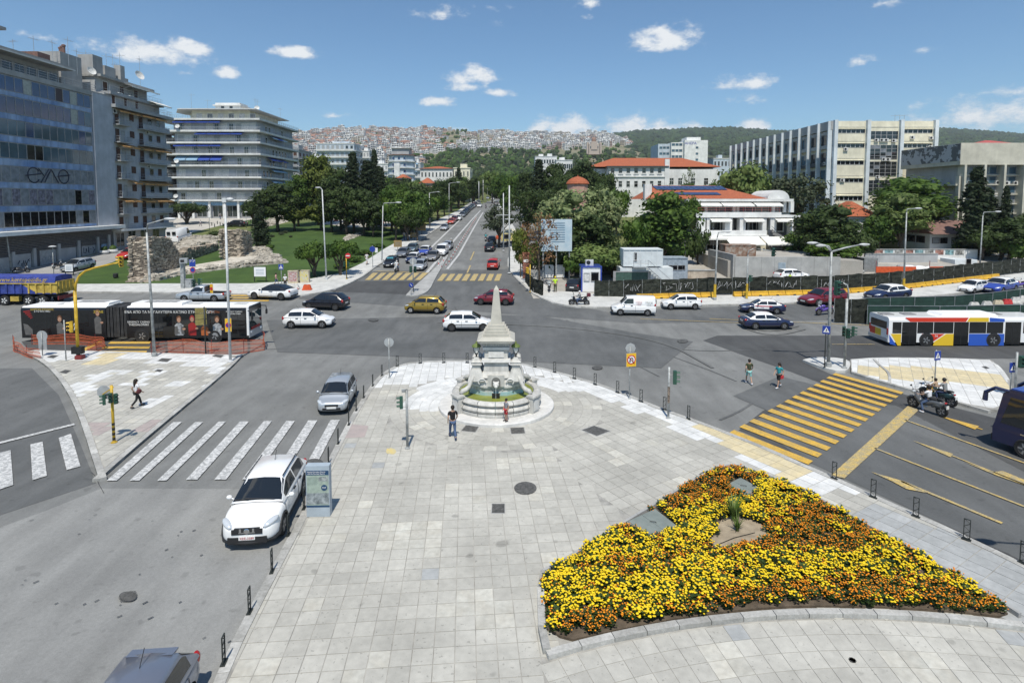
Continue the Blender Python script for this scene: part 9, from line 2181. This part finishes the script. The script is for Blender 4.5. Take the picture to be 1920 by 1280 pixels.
def wallrun(label,y,u0,u1,v0,mat,th=.35,z0=None,nm='garden_wall',n=5):
 x0,x1=XU(y,u0),XU(y,u1);zt_=ZV(y,v0);zb=hz(y)-.2;o=thing(nm,label,'wall')
 for k in range(n):a,b=x0+(x1-x0)*k/n,x0+(x1-x0)*(k+1)/n;MB().box(((a+b)/2,y,(zt_+zb)/2),(b-a-.015,th,zt_-zb)).obj('wall_panel',mat,o)
 MB().box(((x0+x1)/2,y,zt_+.05),(x1-x0,th+.15,.1)).obj('coping',m_conc,o);return o
wallrun('plain grey retaining wall in front of the cottage',88,1620,1756,476,m_wgry);w_=wallrun('low wall with a mural below the cottage',91,1640,1830,468,m_wwht)
for k in range(9):MB().box((XU(91,1645)+k*1.6,90.8,ZV(91,472)),(1.3,.02,.9)).obj('mural_panel',M('mural_%s'%('red','teal','grey')[k%3],((.4,.2,.16),(.2,.34,.36),(.35,.35,.33))[k%3],.8,var=.4,scale=2),w_)
wallrun('stone wall with a rusty top rail behind the site cabins',74.5,1262,1342,507,m_rst,.4,nm='stone_wall');wallrun('pale low site wall at the far right behind the screen fence',93,1758,1880,483,m_wwht);wallrun('slanting concrete ramp wall at the far right',98,1890,1990,470,m_conc,1.0);wallrun('dark brick wall in the shade behind the booth',78,1005,1165,500,m_wdrk)
cont('small grey shed with a flat roof beside the low green tree',80,1620,1646,484,506,2,M('shed_grey',(.22,.23,.23),.7),False,cat='shed',nm='site_shed',z0=hz(80));cont('low white shed roofed with scrap behind the screen fence',86,1790,1832,487,505,3,m_cnt,False,((.1,.45,.8,1.2,m_glass),),'shed','site_shed',z0=hz(86))
for u0,u1,v,lb in((1640,1715,498,'orange plastic site fence in front of the grey retaining wall'),(1740,1768,500,'tilted orange plastic sheet at the end of the grey wall')):y=79;o=thing('orange_barrier',lb,'site fence');MB().box((XU(y,(u0+u1)/2),y-.3,hz(y)+.55),(XU(y,u1)-XU(y,u0),.06,.9)).obj('sheet',m_bor,o);MB().tube([(XU(y,u0),y-.3,hz(y)),(XU(y,u0),y-.3,hz(y)+1.8)],.04,5).obj('stake',m_dr,o)
for k,(u,v,w,h,m,lb)in enumerate(((1590,512,2.4,1.2,m_swh,'white sacks heaped inside the site'),(1604,514,2.6,.9,m_conc,'grey and white debris heap inside the site'),(1720,508,4.6,1.0,m_swh,'long white covered load behind the screen fence'),(1430,478,4.0,.9,m_swh,'white bundle on top of the concrete wall'),(1690,505,1.5,1.0,m_conc,'loose debris by the orange site fence'))):
 g=G(u,v,.0);o=thing('debris_heap',lb,'heap',g);mb=MB()
 for j in range(7):vs,f=ico((rng.uniform(-w/2,w/2)*.7,rng.uniform(-.6,.6),h*rng.uniform(.2,.5)),rng.uniform(.4,.8)*h,j*3.1,2,(1.3,1,.7));mb.add(vs,f)
 tag(mb.obj('heap',m,o),kind='stuff')
yb3=74;o=thing('billboard','faded pale blue construction billboard on posts behind the rust-leaved tree','billboard');x0,x1=XU(yb3,1014),XU(yb3,1072);z0,z1=ZV(yb3,471),ZV(yb3,411);m_bb=M('billboard_blue',(.38,.50,.58),.6,col2=(.52,.60,.64),scale=1.2)
MB().box(((x0+x1)/2,yb3,(z0+z1)/2),(x1-x0,.12,z1-z0)).obj('board',m_bb,o);mt_=M('billboard_text',(.12,.20,.28),.7,var=0)
for x in(x0+.3,(x0+x1)/2,x1-.3):MB().box((x,yb3+.15,(z1+hz(yb3))/2),(.15,.15,z1-hz(yb3))).obj('post',m_pg,o)
for k in range(9):MB().box((x0+.9+(x1-x0-1.4)*(.42+.04*(k%3)),yb3-.07,z1-.5-k*.3),((x1-x0-1.4)*(.84-.08*(k%3)),.02,.10)).obj('text_line',mt_,o)
for k in range(3):MB().box((x0+.35,yb3-.07,z1-.4-k*1.05),(.4,.02,.3)).obj('logo',mt_,o)
g=G(986,521,.12);o=thing('gate_pillar','red brick gate pillar with a white plate at the pavement corner','pillar',g);m_brk=M('brick_red',(.30,.11,.07),.9,attr=.4,var=.15);MB().box((0,.0,1.6),(.76,.76,3.2)).obj('core',m_joint,o)
for r in range(16):
 for c in range(3):MB().box((-.28+c*.28+(.07 if r%2 else -.04),-.39,.12+r*.2),(.26,.05,.18),0,0,rng.random()).obj('brick',m_brk,o)
MB().box((0,0,3.28),(.95,.95,.16)).obj('cap',m_brk,o);MB().box((0,-.43,2.3),(.6,.03,.35)).obj('name_plate',m_swh,o)
o=thing('iron_fence','black iron railing behind the cabinets under the billboard','fence');y=76;x0,x1=XU(y,995),XU(y,1050)
for k in range(18):MB().box((x0+(x1-x0)*k/17,y,hz(y)+2.1),(.05,.05,2.0)).obj('bar',m_black,o)
for z in(1.2,3.0):MB().box(((x0+x1)/2,y,hz(y)+z),(x1-x0,.06,.06)).obj('rail',m_black,o)
MB().box(((x0+x1)/2,y,hz(y)+.5),(x1-x0,.4,1.1)).obj('plinth',m_conc,o)
def cab(u,v,w,h,mat,lb,art=None):
 g=G(u,v,.12);o=thing('utility_cabinet',lb,'cabinet',g);MB().box((0,.25,h/2),(w,.5,h)).box((0,.25,h+.03),(w+.08,.58,.06)).box((0,.25,.05),(w+.06,.56,.1)).obj('case',mat,o);MB().box((0,-.006,h*.55),(w*.86,.012,h*.8)).obj('door',art or mat,o);MB().box((w*.3,-.02,h*.55),(.04,.03,.16)).obj('handle',m_trim,o)
art=[M('paint_art%s'%a_,c1,.7,col2=c2,scale=4,detail=3)for a_,c1,c2 in(('red',(.5,.5,.48),(.35,.10,.09)),('grey',(.4,.38,.36),(.16,.14,.13)),('yellow',(.6,.5,.12),(.5,.5,.46)))]
cab(549,531,1.2,1.5,m_bcr,'left painted cabinet with a red and white picture at the park corner',art[0]);cab(556,530,.9,1.5,M('cab_brown',(.20,.17,.15),.8),'middle brownish painted cabinet at the park corner',art[1]);cab(570,530,1.2,1.5,m_bcr,'right painted cabinet with a yellow picture at the park corner',art[2])
cab(1032,520,1.5,1.6,m_wwht,'left of the two pale cabinets under the billboard');cab(1048,520,1.5,1.6,m_wwht,'right of the two pale cabinets under the billboard')
def board(lb,u,v,vt,w,mat,nm='info_board',pm=m_bol,half=True):
 g=G(u,v,.1);h=ZV(g.y,vt)-g.z;o=thing(nm,lb,'sign board',g);ww=w/ppm(g.y)
 for x in(-ww/2,ww/2)if half else(0,):MB().box((x,.03,h/2),(.09,.09,h)).obj('post',pm,o)
 MB().box((0,0,h*.66),(ww,.06,h*.62)).obj('panel',mat,o)
 for k in range(4):MB().box((0,-.035,h*(.5+.1*k)),(ww*.7,.01,.04)).obj('text_line',mt_,o)
board('white information board with dark posts on the lawn by the kerb',488,528,500,22,m_swh);board('white board at the left end of the lawn by the silver hatchback',130,516,495,15,m_swh)
for u,v,vt,lb in((746,470,450,'nearest brown direction sign on the park pavement'),(777,450,436,'yellow-brown direction sign, middle one on the park pavement'),(791,440,418,'taller brown direction sign beside the silver parked car')):board(lb,u,v,vt,15,M('sign_brown',(.30,.20,.07),.7),'direction_sign',m_bol,False)
g=G(344,540,.12);o=thing('camera_column','grey traffic camera column beside a small box on the far left pavement','camera column',g);hc=ZV(g.y,494)-g.z;MB().box((0,0,hc/2),(.42,.42,hc)).obj('column',m_pg,o);MB().box((.25,-.1,hc+.35),(.85,.7,.6),.3).obj('camera_housing',m_sbk,o);MB().box((.25,-.47,hc+.35),(.4,.04,.3),.3).obj('camera_window',m_trim,o)
g=G(352,538,.12);cab(352,540,.8,1.0,m_sbk,'small grey box at the foot of the traffic camera column')
g=G(217,521,.08);tag(MB().lathe([(.2,0),(.3,.1),(.3,.55),(.22,.6),(0,.6)],g,10).obj('litter_bin',m_trim),'dark litter bin standing on the lawn by the near ruin','bin')
for k,(u,v)in enumerate(((196,476),(212,474))):o=thing('flower_pot','round white planter %s at the office base'%('left of two' if k==0 else 'right of two'),'planter',G(u,v,.08));MB().lathe([(.5,0),(.75,.3),(.7,.6),(.55,.6)],n=14).obj('pot',m_wwht,o);vs,f=ico((0,0,.8),.5,k,2);MB().add(vs,f).obj('foliage',LF['mid'],o)
for k in range(16):g=G(392+k*5.2,421+(k%3)*2.5-k*.25,.05);tag(MB().tube([(g.x,g.y,g.z),(g.x,g.y,g.z+.8)],.09,6).obj('bollard',m_bol),'short dark bollard on the far paved forecourt, %s from the left'%ORD(k),'bollard','bollards on the far forecourt')
o=thing('parasol','cream market parasol beside the yellow kiosk right of the far street','parasol',G(956,457,.1));MB().tube([(0,0,0),(0,0,2.4)],.04,6).obj('pole',m_pg,o);MB().lathe([(2.2,2.1),(1.1,2.6),(0,2.95)],n=8).obj('canopy',M('canvas_cream',(.62,.58,.44),.8),o);cont('yellow and cream street kiosk right of the far street',G(950,452).y,940,962,436,452,2,M('kiosk_yellow',(.62,.52,.20),.6),False,((0,.55,1.4,.9,m_glass),),'kiosk','street_kiosk',z0=G(950,452).z)
# ====== haze over the far town
HZ=D.materials.new('haze');HZ.use_nodes=True;N=HZ.node_tree.nodes;N.clear();vo=N.new('ShaderNodeVolumePrincipled');vo.inputs['Color'].default_value=(.86,.92,1,1);vo.inputs['Density'].default_value=.0001;vo.inputs['Anisotropy'].default_value=.2
HZ.node_tree.links.new(vo.outputs[0],N.new('ShaderNodeOutputMaterial').inputs['Volume'])
hb=MB().box((0,1700,206),(15000,3600,418)).obj('haze',HZ);hb['kind']='stuff'
D.scenes.remove(TMP)
